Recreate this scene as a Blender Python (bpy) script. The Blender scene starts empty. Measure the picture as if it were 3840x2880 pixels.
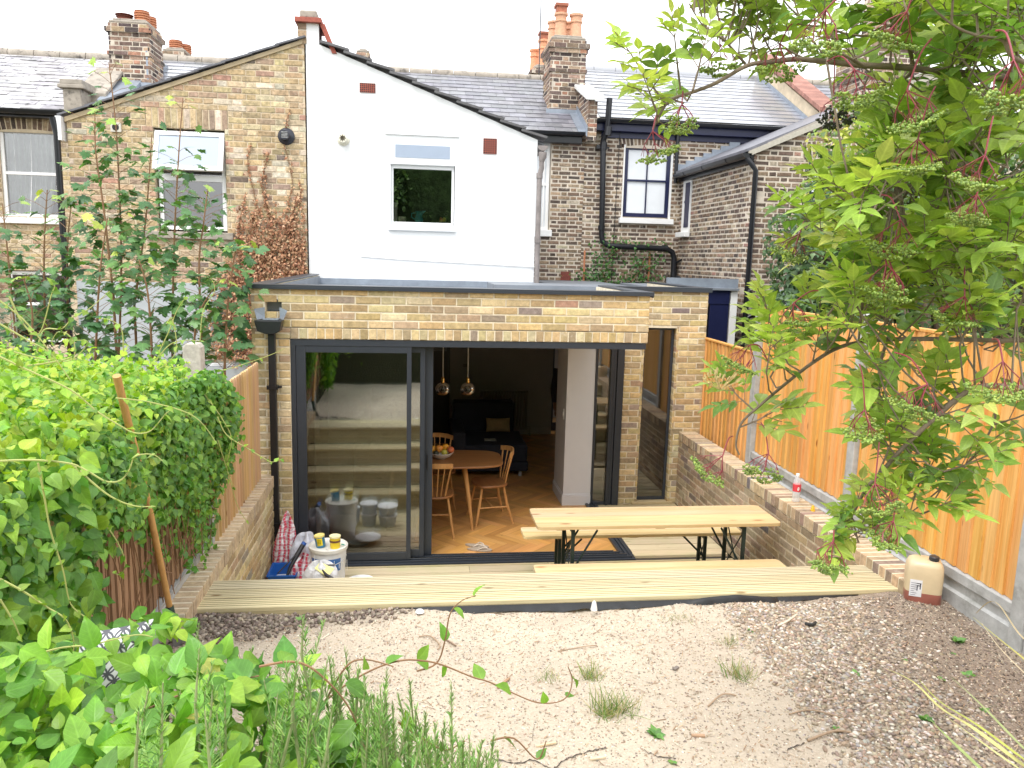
import bpy, bmesh, math, random
import numpy as np
from mathutils import Vector, Matrix
sc = bpy.context.scene
COL = sc.collection
PI = math.pi
R = math.radians
# ---------------------------------------------------------------- camera, sky, sun, exposure
EYE = Vector((0, 0, 2.88))
RT = Matrix(((0.99177, -0.00573, -0.12790), (-0.12561, 0.15781, -0.97945), (0.02580, 0.98745, 0.15579)))
def _axes():
    f, W, H = 2950., 3840, 2880
    d = lambda x, y: Vector((x - W/2, -(y - H/2), -f)).normalized()
    Y = d(1554, 958); h = d(2554, 983.8)
    up = h.cross(Y).normalized(); X = Y.cross(up)
    return Matrix((X, Y, up))
RT = _axes()
cam = bpy.data.cameras.new('camera'); camo = bpy.data.objects.new('camera', cam); COL.objects.link(camo)
camo.matrix_world = Matrix.Translation(EYE) @ RT.to_4x4()
cam.sensor_width = 36; cam.lens = 36*2950/3840; cam.clip_start = .05; cam.clip_end = 500
sc.camera = camo
SUN_EL, SUN_AZ = 58, 215          # azimuth the light comes from, clockwise from +Y
w = bpy.data.worlds.new('World'); sc.world = w; w.use_nodes = True
nt = w.node_tree; bg = nt.nodes['Background']
sky = nt.nodes.new('ShaderNodeTexSky'); sky.sky_type = 'NISHITA'; sky.sun_disc = False
sky.sun_elevation = R(SUN_EL); sky.sun_rotation = R(SUN_AZ); sky.dust_density = 4; sky.air_density = 1.2
hs = nt.nodes.new('ShaderNodeHueSaturation'); hs.inputs['Saturation'].default_value = .18
mx = nt.nodes.new('ShaderNodeMix'); mx.data_type = 'RGBA'; mx.inputs[0].default_value = .65
mx.inputs[7].default_value = (10.5, 10.7, 11.0, 1)
nt.links.new(sky.outputs[0], hs.inputs['Color']); nt.links.new(hs.outputs[0], mx.inputs[6])
nt.links.new(mx.outputs[2], bg.inputs[0]); bg.inputs[1].default_value = .13
sl = bpy.data.lights.new('sun', 'SUN'); sl.energy = 1.0; sl.angle = R(22); sl.color = (1, .965, .91)
so = bpy.data.objects.new('sun', sl); COL.objects.link(so)
sd = Vector((math.sin(R(SUN_AZ))*math.cos(R(SUN_EL)), math.cos(R(SUN_AZ))*math.cos(R(SUN_EL)), math.sin(R(SUN_EL))))
so.rotation_euler = sd.to_track_quat('Z', 'Y').to_euler(); so.location = (0, -5, 12)
sc.view_settings.view_transform = 'Standard'; sc.view_settings.look = 'None'
sc.view_settings.exposure = 1.0; sc.view_settings.gamma = 1
sc.cycles.max_bounces = 8; sc.cycles.transparent_max_bounces = 12
rnd = random.Random(7)
U = rnd.uniform
# ---------------------------------------------------------------- places measured from the photograph (v px of a 2212 px wide copy)
def ray(x, y):
    return (RT @ Vector((x*1.736-1920, -(y*1.736-1440), -2950)).normalized())
def atY(x, y, Y): r = ray(x, y); return EYE + r*(Y/r.y)
def atX(x, y, X): r = ray(x, y); return EYE + r*(X/r.x)
def atZ(x, y, Z): r = ray(x, y); return EYE + r*((Z-EYE.z)/r.z)
# ---------------------------------------------------------------- objects
def tag(o, label=None, cat=None, group=None, kind=None):
    if label: o['label'] = label
    if cat: o['category'] = cat
    if group: o['group'] = group
    if kind: o['kind'] = kind
    return o
def empty(name, loc, label, cat, group=None, rz=0):
    o = bpy.data.objects.new(name, None); COL.objects.link(o); o.empty_display_size = .1
    o.location = loc; o.rotation_euler = (0, 0, rz)
    return tag(o, label, cat, group)
def dup(root, loc=None, rz=None, label=None, group=None):
    r = root.copy(); COL.objects.link(r)
    if loc is not None: r.location = loc
    if rz is not None: r.rotation_euler = (0, 0, rz)
    if label: r['label'] = label
    if group: r['group'] = group
    for ch in list(root.children):
        c = ch.copy(); COL.objects.link(c); c.parent = r; c.matrix_parent_inverse = ch.matrix_parent_inverse
        for g in list(ch.children):
            d = g.copy(); COL.objects.link(d); d.parent = c; d.matrix_parent_inverse = g.matrix_parent_inverse
    return r
class M:
    """collects shapes, builds ONE mesh object"""
    def __init__(s): s.v = []; s.f = []; s.c = []; s.mi = []; s.uv = {}; s.blk = []
    def add(s, vs, fs, col=(1, 1, 1), mi=0):
        b = len(s.v); s.v += [tuple(p) for p in vs]
        for f in fs:
            s.f.append([b+i for i in f]); s.c.append(col); s.mi.append(mi)
    def box(s, x0, x1, y0, y1, z0, z1, col=(1, 1, 1), mi=0, T=None):
        vs = [(x0,y0,z0),(x1,y0,z0),(x1,y1,z0),(x0,y1,z0),(x0,y0,z1),(x1,y0,z1),(x1,y1,z1),(x0,y1,z1)]
        if T is not None: vs = [T @ Vector(p) for p in vs]
        s.add(vs, [(0,3,2,1),(4,5,6,7),(0,1,5,4),(1,2,6,5),(2,3,7,6),(3,0,4,7)], col, mi)
    def tube(s, pts, rad, n=8, col=(1, 1, 1), mi=0, cap=True, flat=None):
        pts = [Vector(p) for p in pts]; k = len(pts)
        rs = rad if isinstance(rad, (list, tuple)) else [rad]*k
        ref = None; vs = []
        for i, p in enumerate(pts):
            t = (pts[min(i+1, k-1)] - pts[max(i-1, 0)]).normalized()
            if ref is None:
                ref = Vector((0, 0, 1)) if abs(t.z) < .9 else Vector((1, 0, 0))
            a = t.cross(ref)
            a = a.normalized() if a.length > 1e-6 else t.orthogonal().normalized()
            b = a.cross(t); ref = b
            for j in range(n):
                q = 2*PI*j/n + PI/n
                vs.append(p + a*(math.cos(q)*rs[i]) + b*(math.sin(q)*rs[i]*(flat or 1)))
        fs = [(i*n+j, i*n+(j+1) % n, (i+1)*n+(j+1) % n, (i+1)*n+j) for i in range(k-1) for j in range(n)]
        if cap: fs += [tuple(range(n))[::-1], tuple((k-1)*n+j for j in range(n))]
        s.add(vs, fs, col, mi)
    def lathe(s, prof, n=20, loc=(0, 0, 0), col=(1, 1, 1), mi=0, T=None, sx=1, sy=1):
        vs = []
        for r, z in prof:
            for j in range(n):
                q = 2*PI*j/n
                p = Vector((math.cos(q)*r*sx, math.sin(q)*r*sy, z))
                vs.append((T @ p) if T is not None else p + Vector(loc))
        k = len(prof)
        fs = [(i*n+j, i*n+(j+1) % n, (i+1)*n+(j+1) % n, (i+1)*n+j) for i in range(k-1) for j in range(n)]
        if prof[0][0] > 1e-5: fs.append(tuple(range(n))[::-1])
        if prof[-1][0] > 1e-5: fs.append(tuple((k-1)*n+j for j in range(n)))
        s.add(vs, fs, col, mi)
    def prism(s, poly, y0, y1, ax='y', col=(1, 1, 1), mi=0, T=None):
        """poly in the two other axes (order x,z for ax y; y,z for ax x; x,y for ax z)"""
        def P(a, b, c):
            p = (a, c, b) if ax == 'y' else (c, a, b) if ax == 'x' else (a, b, c)
            return T @ Vector(p) if T is not None else p
        n = len(poly)
        vs = [P(a, b, y0) for a, b in poly] + [P(a, b, y1) for a, b in poly]
        fs = [tuple(range(n)), tuple(range(2*n-1, n-1, -1))] + [(j, n+j, n+(j+1) % n, (j+1) % n) for j in range(n)]
        s.add(vs, fs, col, mi)
    def block(s, V, F, C):          # numpy block: verts (n,3), faces (m,k), colours (m,3)
        s.blk.append((V, F, C))
    def build(s, name, mats, parent=None, smooth=None, bevel=0, recalc=True, loc=None):
        me = bpy.data.meshes.new(name)
        if s.v: me.from_pydata(s.v, [], s.f)
        if recalc and s.v and not s.blk:
            bm = bmesh.new(); bm.from_mesh(me); bmesh.ops.recalc_face_normals(bm, faces=bm.faces); bm.to_mesh(me); bm.free()
        if not isinstance(mats, (list, tuple)): mats = [mats]
        for m in mats: me.materials.append(m)
        if len(mats) > 1: me.polygons.foreach_set('material_index', s.mi)
        ca = me.color_attributes.new('Col', 'FLOAT_COLOR', 'CORNER')
        tot = np.array([len(f) for f in s.f]); cc = np.array(s.c, float).reshape(-1, 3)
        arr = np.ones((int(tot.sum()), 4), np.float32); arr[:, :3] = np.repeat(cc, tot, axis=0)
        ca.data.foreach_set('color', arr.ravel())
        o = bpy.data.objects.new(name, me); COL.objects.link(o)
        if smooth:
            me.polygons.foreach_set('use_smooth', [True]*len(me.polygons)); me.set_sharp_from_angle(angle=R(smooth))
        if bevel:
            b = o.modifiers.new('bevel', 'BEVEL'); b.width = bevel; b.segments = 2; b.limit_method = 'ANGLE'; b.angle_limit = R(40)
            b.harden_normals = False
        if parent: attach(o, parent)
        return o
def attach(o, parent):
    o.parent = parent
    # meshes are modelled in world space; cancel the parent's transform
    m = Matrix.Identity(4); p = parent
    chain = []
    while p is not None: chain.append(p); p = p.parent
    for q in reversed(chain): m = m @ (q.matrix_parent_inverse @ q.matrix_basis)
    o.matrix_parent_inverse = m.inverted()
def npmesh(name, V, F, C, mats, parent=None, UV=None, smooth=False):
    """V (n,3), F (m,k) one face size, C (m,3) colour per face, UV (n,2) per vertex"""
    me = bpy.data.meshes.new(name); n, (m, k) = len(V), F.shape
    me.vertices.add(n); me.vertices.foreach_set('co', V.astype(np.float32).ravel())
    me.loops.add(m*k); me.loops.foreach_set('vertex_index', F.astype(np.int32).ravel())
    me.polygons.add(m); me.polygons.foreach_set('loop_start', np.arange(0, m*k, k, dtype=np.int32))
    me.polygons.foreach_set('loop_total', np.full(m, k, np.int32))
    me.update(calc_edges=True)
    ca = me.color_attributes.new('Col', 'FLOAT_COLOR', 'CORNER')
    a = np.ones((m*k, 4), np.float32); a[:, :3] = np.repeat(C, k, axis=0); ca.data.foreach_set('color', a.ravel())
    if UV is not None:
        ul = me.uv_layers.new(name='UVMap'); ul.data.foreach_set('uv', UV[F.ravel()].astype(np.float32).ravel())
    if smooth: me.polygons.foreach_set('use_smooth', [True]*m)
    for q in (mats if isinstance(mats, (list, tuple)) else [mats]): me.materials.append(q)
    o = bpy.data.objects.new(name, me); COL.objects.link(o)
    if parent: attach(o, parent)
    return o
# ---------------------------------------------------------------- materials
def nodes(name):
    m = bpy.data.materials.new(name); m.use_nodes = True; t = m.node_tree
    return m, t, t.nodes['Principled BSDF']
def nn(t, kind, **kw):
    n = t.nodes.new(kind)
    for k, v in kw.items():
        if k in ('operation', 'blend_type', 'data_type', 'attribute_name', 'feature', 'noise_dimensions', 'bands_direction', 'wave_type'): setattr(n, k, v)
        else: n.inputs[k.replace('_', ' ')].default_value = v
    return n
def mixc(t, fac, a, b, blend='MIX'):
    m = t.nodes.new('ShaderNodeMix'); m.data_type = 'RGBA'; m.blend_type = blend
    for i, x in ((0, fac), (6, a), (7, b)):
        if hasattr(x, 'links'): t.links.new(x, m.inputs[i])
        else: m.inputs[i].default_value = x if i == 0 else (*x, 1)
    return m.outputs[2]
def ramp(t, fac, stops):
    r = t.nodes.new('ShaderNodeValToRGB'); e = r.color_ramp.elements
    while len(e) < len(stops): e.new(.5)
    for i, (p, c) in enumerate(stops):
        e[i].position = p; e[i].color = (*((c,)*3 if not hasattr(c, '__len__') else c), 1)
    t.links.new(fac, r.inputs[0]); return r.outputs[0]
def coords(t, scale=(1, 1, 1), rot=(0, 0, 0), kind='Object'):
    tc = t.nodes.new('ShaderNodeTexCoord'); mp = t.nodes.new('ShaderNodeMapping')
    mp.inputs['Scale'].default_value = scale; mp.inputs['Rotation'].default_value = rot
    t.links.new(tc.outputs[kind], mp.inputs[0]); return mp.outputs[0]
def noise(t, vec, scale, detail=4, rough=.6):
    n = nn(t, 'ShaderNodeTexNoise', Scale=scale, Detail=detail, Roughness=rough); t.links.new(vec, n.inputs['Vector']); return n.outputs[0]
def bump(t, p, h, strength=.3, dist=.01):
    b = nn(t, 'ShaderNodeBump', Strength=strength, Distance=dist); t.links.new(h, b.inputs['Height'])
    t.links.new(b.outputs[0], p.inputs['Normal'])
def mk(name, col=(.8, .8, .8), rough=.6, metal=0, attr=False, var=.15, vs=6, bs=0, bstr=.3, bd=.005, spec=.5, dark=None, dscale=3, dlo=.55, dhi=.7, trans=0, sss=0, coat=0):
    m, t, p = nodes(name)
    v = coords(t)
    c = None
    if attr:
        a = nn(t, 'ShaderNodeAttribute', attribute_name='Col'); c = mixc(t, 1, a.outputs[0], col, 'MULTIPLY')
    if var:
        f = ramp(t, noise(t, v, vs, 5), [(.3, 1-var), (.7, 1+var*.6)])
        c = mixc(t, 1, c if c is not None else col, f, 'MULTIPLY')
    if dark:
        f = ramp(t, noise(t, v, dscale, 6, .65), [(dlo, 0.), (dhi, 1.)])
        c = mixc(t, f, c if c is not None else col, dark)
    if c is not None: t.links.new(c, p.inputs['Base Color'])
    else: p.inputs['Base Color'].default_value = (*col, 1)
    p.inputs['Roughness'].default_value = rough; p.inputs['Metallic'].default_value = metal
    p.inputs['Specular IOR Level'].default_value = spec
    if coat: p.inputs['Coat Weight'].default_value = coat
    if bs: bump(t, p, noise(t, v, bs, 5), bstr, bd)
    return m
def wood(name, a, b, axis=0, rough=.6, attr=True, knots=(.25, .12, .05), kn=1., scale=1., spec=.4, green=None, coat=0):
    m, t, p = nodes(name)
    s = [14*scale]*3; s[axis] = .8*scale
    v = coords(t, tuple(s)); n1 = noise(t, v, 1.6, 6, .65)
    s2 = [60*scale]*3; s2[axis] = 1.5*scale
    n2 = noise(t, coords(t, tuple(s2)), 1.5, 3)
    c = mixc(t, ramp(t, n1, [(.3, 0.), (.72, 1.)]), a, b)
    c = mixc(t, .5, c, ramp(t, n2, [(.3, .72), (.7, 1.1)]), 'MULTIPLY')
    if kn:
        s3 = [9.]*3; s3[axis] = 2.6
        vo = nn(t, 'ShaderNodeTexVoronoi', Scale=1.); t.links.new(coords(t, tuple(s3)), vo.inputs['Vector'])
        k = ramp(t, vo.outputs['Distance'], [(.05*kn, 1.), (.11*kn, 0.)])
        c = mixc(t, k, c, knots)
    if green:
        c = mixc(t, ramp(t, noise(t, coords(t), 2.2, 5), [(.45, 0.), (.7, .7)]), c, green)
    if attr:
        at = nn(t, 'ShaderNodeAttribute', attribute_name='Col'); c = mixc(t, 1, c, at.outputs[0], 'MULTIPLY')
    t.links.new(c, p.inputs['Base Color']); p.inputs['Roughness'].default_value = rough
    p.inputs['Specular IOR Level'].default_value = spec; p.inputs['Coat Weight'].default_value = coat
    bump(t, p, n2, .25, .002)
    return m
def brickmat(name, mottle=.35, stain=(.9, .86, .78), st=.12):
    m, t, p = nodes(name); v = coords(t)
    a = nn(t, 'ShaderNodeAttribute', attribute_name='Col')
    c = mixc(t, 1, a.outputs[0], ramp(t, noise(t, v, 22, 6, .7), [(.25, 1-mottle), (.75, 1+mottle)]), 'MULTIPLY')
    c = mixc(t, ramp(t, noise(t, v, 9, 6, .75), [(.6, 0.), (.78, st*3)]), c, stain)
    c = mixc(t, ramp(t, noise(t, v, 60, 3, .6), [(.66, 0.), (.8, .4)]), c, (.10, .08, .06))
    t.links.new(c, p.inputs['Base Color']); p.inputs['Roughness'].default_value = .9; p.inputs['Specular IOR Level'].default_value = .2
    bump(t, p, noise(t, v, 55, 6, .7), .7, .006)
    return m
def glassmat(name, ior=1.8, tint=(.93, .96, .95), rough=0):
    m = bpy.data.materials.new(name); m.use_nodes = True; t = m.node_tree; t.nodes.clear()
    o = t.nodes.new('ShaderNodeOutputMaterial'); fr = nn(t, 'ShaderNodeFresnel', IOR=ior)
    tr = t.nodes.new('ShaderNodeBsdfTransparent'); tr.inputs[0].default_value = (*tint, 1)
    gl = t.nodes.new('ShaderNodeBsdfGlossy'); gl.inputs['Roughness'].default_value = rough
    mx = t.nodes.new('ShaderNodeMixShader')
    t.links.new(fr.outputs[0], mx.inputs[0]); t.links.new(tr.outputs[0], mx.inputs[1]); t.links.new(gl.outputs[0], mx.inputs[2])
    t.links.new(mx.outputs[0], o.inputs[0]); return m
def leafmat(name, trans=.38, rough=.42, vein=.25, tcol=(1.0, 1.15, .35), gloss=.5):
    m, t, p = nodes(name)
    a = nn(t, 'ShaderNodeAttribute', attribute_name='Col'); c = a.outputs[0]
    uv = t.nodes.new('ShaderNodeTexCoord'); sp = t.nodes.new('ShaderNodeSeparateXYZ'); t.links.new(uv.outputs['UV'], sp.inputs[0])
    ab = nn(t, 'ShaderNodeMath', operation='ABSOLUTE'); t.links.new(sp.outputs[0], ab.inputs[0])
    mid = ramp(t, ab.outputs[0], [(.0, 1.), (.05, 0.)])
    m1 = nn(t, 'ShaderNodeMath', operation='SUBTRACT'); t.links.new(sp.outputs[1], m1.inputs[0]); t.links.new(ab.outputs[0], m1.inputs[1])
    m2 = nn(t, 'ShaderNodeMath', operation='MULTIPLY'); t.links.new(m1.outputs[0], m2.inputs[0]); m2.inputs[1].default_value = 42
    m3 = nn(t, 'ShaderNodeMath', operation='SINE'); t.links.new(m2.outputs[0], m3.inputs[0])
    sv = ramp(t, m3.outputs[0], [(.75, 0.), (1., .6)])
    vn = nn(t, 'ShaderNodeMath', operation='MAXIMUM'); t.links.new(mid, vn.inputs[0]); t.links.new(sv, vn.inputs[1])
    vf = nn(t, 'ShaderNodeMath', operation='MULTIPLY'); t.links.new(vn.outputs[0], vf.inputs[0]); vf.inputs[1].default_value = vein
    lite = mixc(t, 1, c, (1.7, 1.6, 1.8), 'MULTIPLY')
    c = mixc(t, vf.outputs[0], c, lite)
    c = mixc(t, 1, c, ramp(t, noise(t, coords(t), 30, 4), [(.3, .8), (.7, 1.15)]), 'MULTIPLY')
    t.links.new(c, p.inputs['Base Color']); p.inputs['Roughness'].default_value = rough; p.inputs['Specular IOR Level'].default_value = gloss
    b = nn(t, 'ShaderNodeBump', Strength=.35, Distance=.002, Invert=True) if False else t.nodes.new('ShaderNodeBump')
    b.inputs['Strength'].default_value = .3; b.inputs['Distance'].default_value = .002; b.invert = True
    t.links.new(vn.outputs[0], b.inputs['Height']); t.links.new(b.outputs[0], p.inputs['Normal'])
    tl = t.nodes.new('ShaderNodeBsdfTranslucent'); t.links.new(mixc(t, 1, c, tcol, 'MULTIPLY'), tl.inputs[0])
    mx = t.nodes.new('ShaderNodeMixShader'); mx.inputs[0].default_value = trans
    t.links.new(p.outputs[0], mx.inputs[1]); t.links.new(tl.outputs[0], mx.inputs[2])
    t.links.new(mx.outputs[0], t.nodes['Material Output'].inputs[0]); return m
MB = brickmat('brick'); MBO = brickmat('old brick', .55, (.85, .8, .7), .2)
MORT = mk('mortar pale', (.70, .62, .47), .95, var=.2, vs=12, bs=80, bstr=.5, bd=.003, spec=.1)
MORTG = mk('mortar weathered', (.60, .53, .44), .95, var=.25, vs=5, bs=70, bstr=.5, bd=.004, spec=.1)
MORTY = mk('mortar buff', (.62, .52, .38), .95, var=.25, vs=5, bs=70, bstr=.5, bd=.004, spec=.1)
RENDER = mk('white render', (.83, .84, .85), .85, var=.03, vs=2, bs=8, bstr=.35, bd=.01, spec=.2)
GREYR = mk('grey paint render', (.42, .45, .47), .8, var=.1, vs=3, bs=30, bstr=.2)
WHITE = mk('white paint', (.8, .8, .79), .45, var=.04, vs=10)
UPVC = mk('white plastic', (.82, .83, .84), .3, var=.02)
ANTH = mk('anthracite aluminium', (.030, .036, .047), .38, var=.08, vs=20, spec=.5)
BLACK = mk('black plastic', (.012, .013, .017), .3, var=.1)
NAVY = mk('navy paint', (.012, .016, .06), .35, var=.1)
CONC = mk('concrete', (.42, .42, .41), .9, var=.2, vs=14, bs=60, bstr=.5, bd=.004, spec=.2, dark=(.27, .27, .25), dscale=5)
STONE = mk('weathered stone', (.36, .32, .27), .9, var=.25, vs=8, bs=40, bstr=.6, dark=(.10, .09, .08), dscale=7)
LEAD = mk('lead flashing', (.30, .34, .40), .42, metal=.35, var=.2, vs=7, bs=14, bstr=.4)
MEMB = mk('grey roof membrane', (.20, .22, .25), .5, var=.2, vs=3)
GLASS = glassmat('door glass', 2.9); GLASSW = glassmat('window glass', 2.6)
FROST = mk('frosted glass', (.34, .40, .50), .3, var=.03)
TERRA = mk('terracotta', (.50, .20, .10), .8, attr=True, var=.2, vs=20, bs=50)
TERRAB = mk('airbrick clay', (.36, .10, .07), .85, var=.25, vs=30)
PLAINC = mk('tinted plastic', (1, 1, 1), .4, attr=True, var=.08, vs=25)
MATTC = mk('tinted matt', (1, 1, 1), .8, attr=True, var=.15, vs=25, bs=40, bstr=.3)
def clear(): pass
# ---------------------------------------------------------------- brickwork: every brick is a little block over a mortar slab
PAL = {
 'new': [((.52,.375,.165),5),((.55,.42,.21),5),((.45,.325,.16),4),((.38,.28,.16),2),((.44,.31,.19),1.3),((.30,.24,.18),.7),((.46,.27,.17),.2),((.22,.175,.15),.25),((.58,.47,.27),2.5)],
 'yellow': [((.50,.37,.19),5),((.46,.33,.175),5),((.55,.43,.26),4),((.46,.29,.19),1.6),((.36,.25,.17),1.4),((.22,.165,.13),.35),((.60,.50,.36),1.5),((.47,.25,.17),.4)],
 'dark': [((.20,.135,.09),5),((.27,.18,.11),4),((.13,.09,.07),4),((.33,.24,.15),2),((.10,.075,.06),2),((.32,.18,.13),.3),((.40,.32,.22),.9)],
 'chim': [((.26,.17,.12),4),((.16,.11,.09),4),((.35,.23,.155),3),((.38,.18,.11),.6),((.08,.06,.055),2.5),((.44,.30,.18),1.5)],
 'cope': [((.42,.30,.17),4),((.50,.38,.24),3),((.33,.235,.15),2.5),((.28,.20,.155),1.),((.46,.33,.20),3),((.19,.16,.16),.18)],
}
def pick(pal):
    P = PAL[pal]; t = U(0, sum(w for _, w in P)); k = 0
    for c, wt in P:
        t -= wt
        if t <= 0: break
    j = U(.82, 1.18); c = (c[0]*j*U(.94, 1.06), c[1]*j*U(.96, 1.04), c[2]*j*U(.93, 1.07)); k = .12 if pal == 'new' else .16; g = k*sum(c)/3; return tuple(g+(1-k)*q for q in c)
def one_brick(m, T, u0, u1, z0, z1, d, col, cham=.004, jit=.002):
    """front face at n = 0 (outwards +n), body d deep"""
    n0 = U(-jit, jit); j = lambda: U(-jit*.7, jit*.7)
    a = [(u0+j(), z0+j()), (u1+j(), z0+j()), (u1+j(), z1+j()), (u0+j(), z1+j())]
    cx, cz = (u0+u1)/2, (z0+z1)/2
    inn = [(x + (cham if x < cx else -cham), z + (cham if z < cz else -cham)) for x, z in a]
    vs = [T @ Vector((x, -d, z)) for x, z in a] + [T @ Vector((x, n0-cham, z)) for x, z in a] + [T @ Vector((x, n0+U(-.001, .001), z)) for x, z in inn]
    fs = [(8, 9, 10, 11)] + [(4+i, 4+(i+1) % 4, 8+(i+1) % 4, 8+i) for i in range(4)] + [(i, (i+1) % 4, 4+(i+1) % 4, 4+i) for i in range(4)]
    m.add(vs, fs, col, 0)
def subtract(iv, a, b):
    out = []
    for s, e in iv:
        if b <= s or a >= e: out.append((s, e)); continue
        if a > s: out.append((s, a))
        if b < e: out.append((b, e))
    return out
def wall(m, T, L, z0, z1, holes=(), pal='new', bond='stretcher', course=.075, bl=.225, joint=.013, depth=.1, jit=.002, skip=None, slab=True, u0=0, edge=False, rec=.006, palf=None):
    """T maps (u, n, z) to the world: u along the wall, n outwards. holes = (u0,u1,z0,z1). skip(u,z) drops bricks; materials: 0 brick, 1 mortar"""
    nrow = max(1, round((z1-z0)/course)); ch = (z1-z0)/nrow
    for r in range(nrow):
        a, b = z0+r*ch, z0+(r+1)*ch
        if bond == 'header': seq = [bl]; off = 0 if r % 2 else bl/2
        elif bond == 'flemish': seq = [bl, bl*.52]; off = 0 if r % 2 else bl*.76
        else: seq = [bl]; off = 0 if r % 2 else bl/2
        u = u0-off; k = 0
        while u < L:
            w = seq[k % len(seq)]; k += 1
            s, e = max(u, u0), min(u+w, L); u += w
            iv = [(s, e)] if e-s > .03 else []
            for h in holes:
                if min(b, h[3])-max(a, h[2]) > ch*.45: iv = subtract(iv, h[0], h[1])
            for s2, e2 in iv:
                if e2-s2 < .03: continue
                cu, cz = (s2+e2)/2, (a+b)/2
                if skip and skip(cu, cz): continue
                J = joint/2
                one_brick(m, T, s2+(J if s2 > u0+1e-4 else 0), e2-(J if e2 < L-1e-4 else 0), a+J, b-J, .03, pick(palf(cu, cz) if palf else pal), jit=jit, cham=.004 if joint < .014 else .006)
    if slab: mortar(m, T, u0, L, z0, z1, holes, depth, rec)
def mortar(m, T, L0, L1, z0, z1, holes, depth, rec):
    us = sorted({L0, L1, *[h[0] for h in holes], *[h[1] for h in holes]}); zs = sorted({z0, z1, *[h[2] for h in holes], *[h[3] for h in holes]})
    us = [x for x in us if L0 <= x <= L1]; zs = [x for x in zs if z0 <= x <= z1]
    e = .003
    def solid(i, j):
        if i < 0 or j < 0 or i >= len(us)-1 or j >= len(zs)-1: return False
        cu, cz = (us[i]+us[i+1])/2, (zs[j]+zs[j+1])/2
        return not any(h[0] < cu < h[1] and h[2] < cz < h[3] for h in holes)
    P = lambda u, n, z: T @ Vector((u, n, z))
    for i in range(len(us)-1):
        for j in range(len(zs)-1):
            if not solid(i, j): continue
            a, b, c, d = us[i], us[i+1], zs[j], zs[j+1]
            A, B, C, D = (a+e if not solid(i-1, j) else a), (b-e if not solid(i+1, j) else b), (c+e if not solid(i, j-1) else c), (d-e if not solid(i, j+1) else d)
            f, k = -rec, -depth
            m.add([P(A,f,C), P(B,f,C), P(B,f,D), P(A,f,D)], [(0,1,2,3)], mi=1)
            m.add([P(A,k,C), P(B,k,C), P(B,k,D), P(A,k,D)], [(3,2,1,0)], mi=1)
            if not solid(i-1, j): m.add([P(A,f,C), P(A,f,D), P(A,k,D), P(A,k,C)], [(0,1,2,3)], mi=1)
            if not solid(i+1, j): m.add([P(B,f,C), P(B,k,C), P(B,k,D), P(B,f,D)], [(0,1,2,3)], mi=1)
            if not solid(i, j-1): m.add([P(A,f,C), P(A,k,C), P(B,k,C), P(B,f,C)], [(0,1,2,3)], mi=1)
            if not solid(i, j+1): m.add([P(A,f,D), P(B,f,D), P(B,k,D), P(A,k,D)], [(0,1,2,3)], mi=1)
def TF(x, y, z=0, face='front'):
    """front faces -Y (u = +X); right faces +X (u = +Y); left faces -X (u = +Y)"""
    if face == 'front': return Matrix(((1,0,0,x),(0,-1,0,y),(0,0,1,z),(0,0,0,1)))
    if face == 'right': return Matrix(((0,1,0,x),(1,0,0,y),(0,0,1,z),(0,0,0,1)))
    if face == 'left': return Matrix(((0,-1,0,x),(1,0,0,y),(0,0,1,z),(0,0,0,1)))
def soldier(m, T, u0, u1, z0, z1, w=.075, pal='new', joint=.010, depth=.1, arch=0, slab=True, fan=0):
    n = max(1, round((u1-u0)/w)); ww = (u1-u0)/n; J = joint/2
    for i in range(n):
        a, b = u0+i*ww+J, u0+(i+1)*ww-J; t = (i+.5)/n*2-1; dz = -arch*t*t
        K = T
        if fan:
            cu = (a+b)/2; K = T @ Matrix.Translation((cu, 0, z0)) @ Matrix.Rotation(fan*t, 4, 'Y') @ Matrix.Translation((-cu, 0, -z0))
        one_brick(m, K, a, b, z0+J+dz, z1-J+dz, .03, pick(pal), cham=.005)
    if slab: mortar(m, T, u0, u1, z0-(arch if arch else 0), z1, (), depth, .006)
def cut(o, co, no):
    """remove everything on the +no side of a plane and close the mortar slab"""
    bm = bmesh.new(); bm.from_mesh(o.data)
    g = bmesh.ops.bisect_plane(bm, geom=bm.verts[:]+bm.edges[:]+bm.faces[:], plane_co=co, plane_no=no, clear_outer=True)
    bm.to_mesh(o.data); bm.free()
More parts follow.
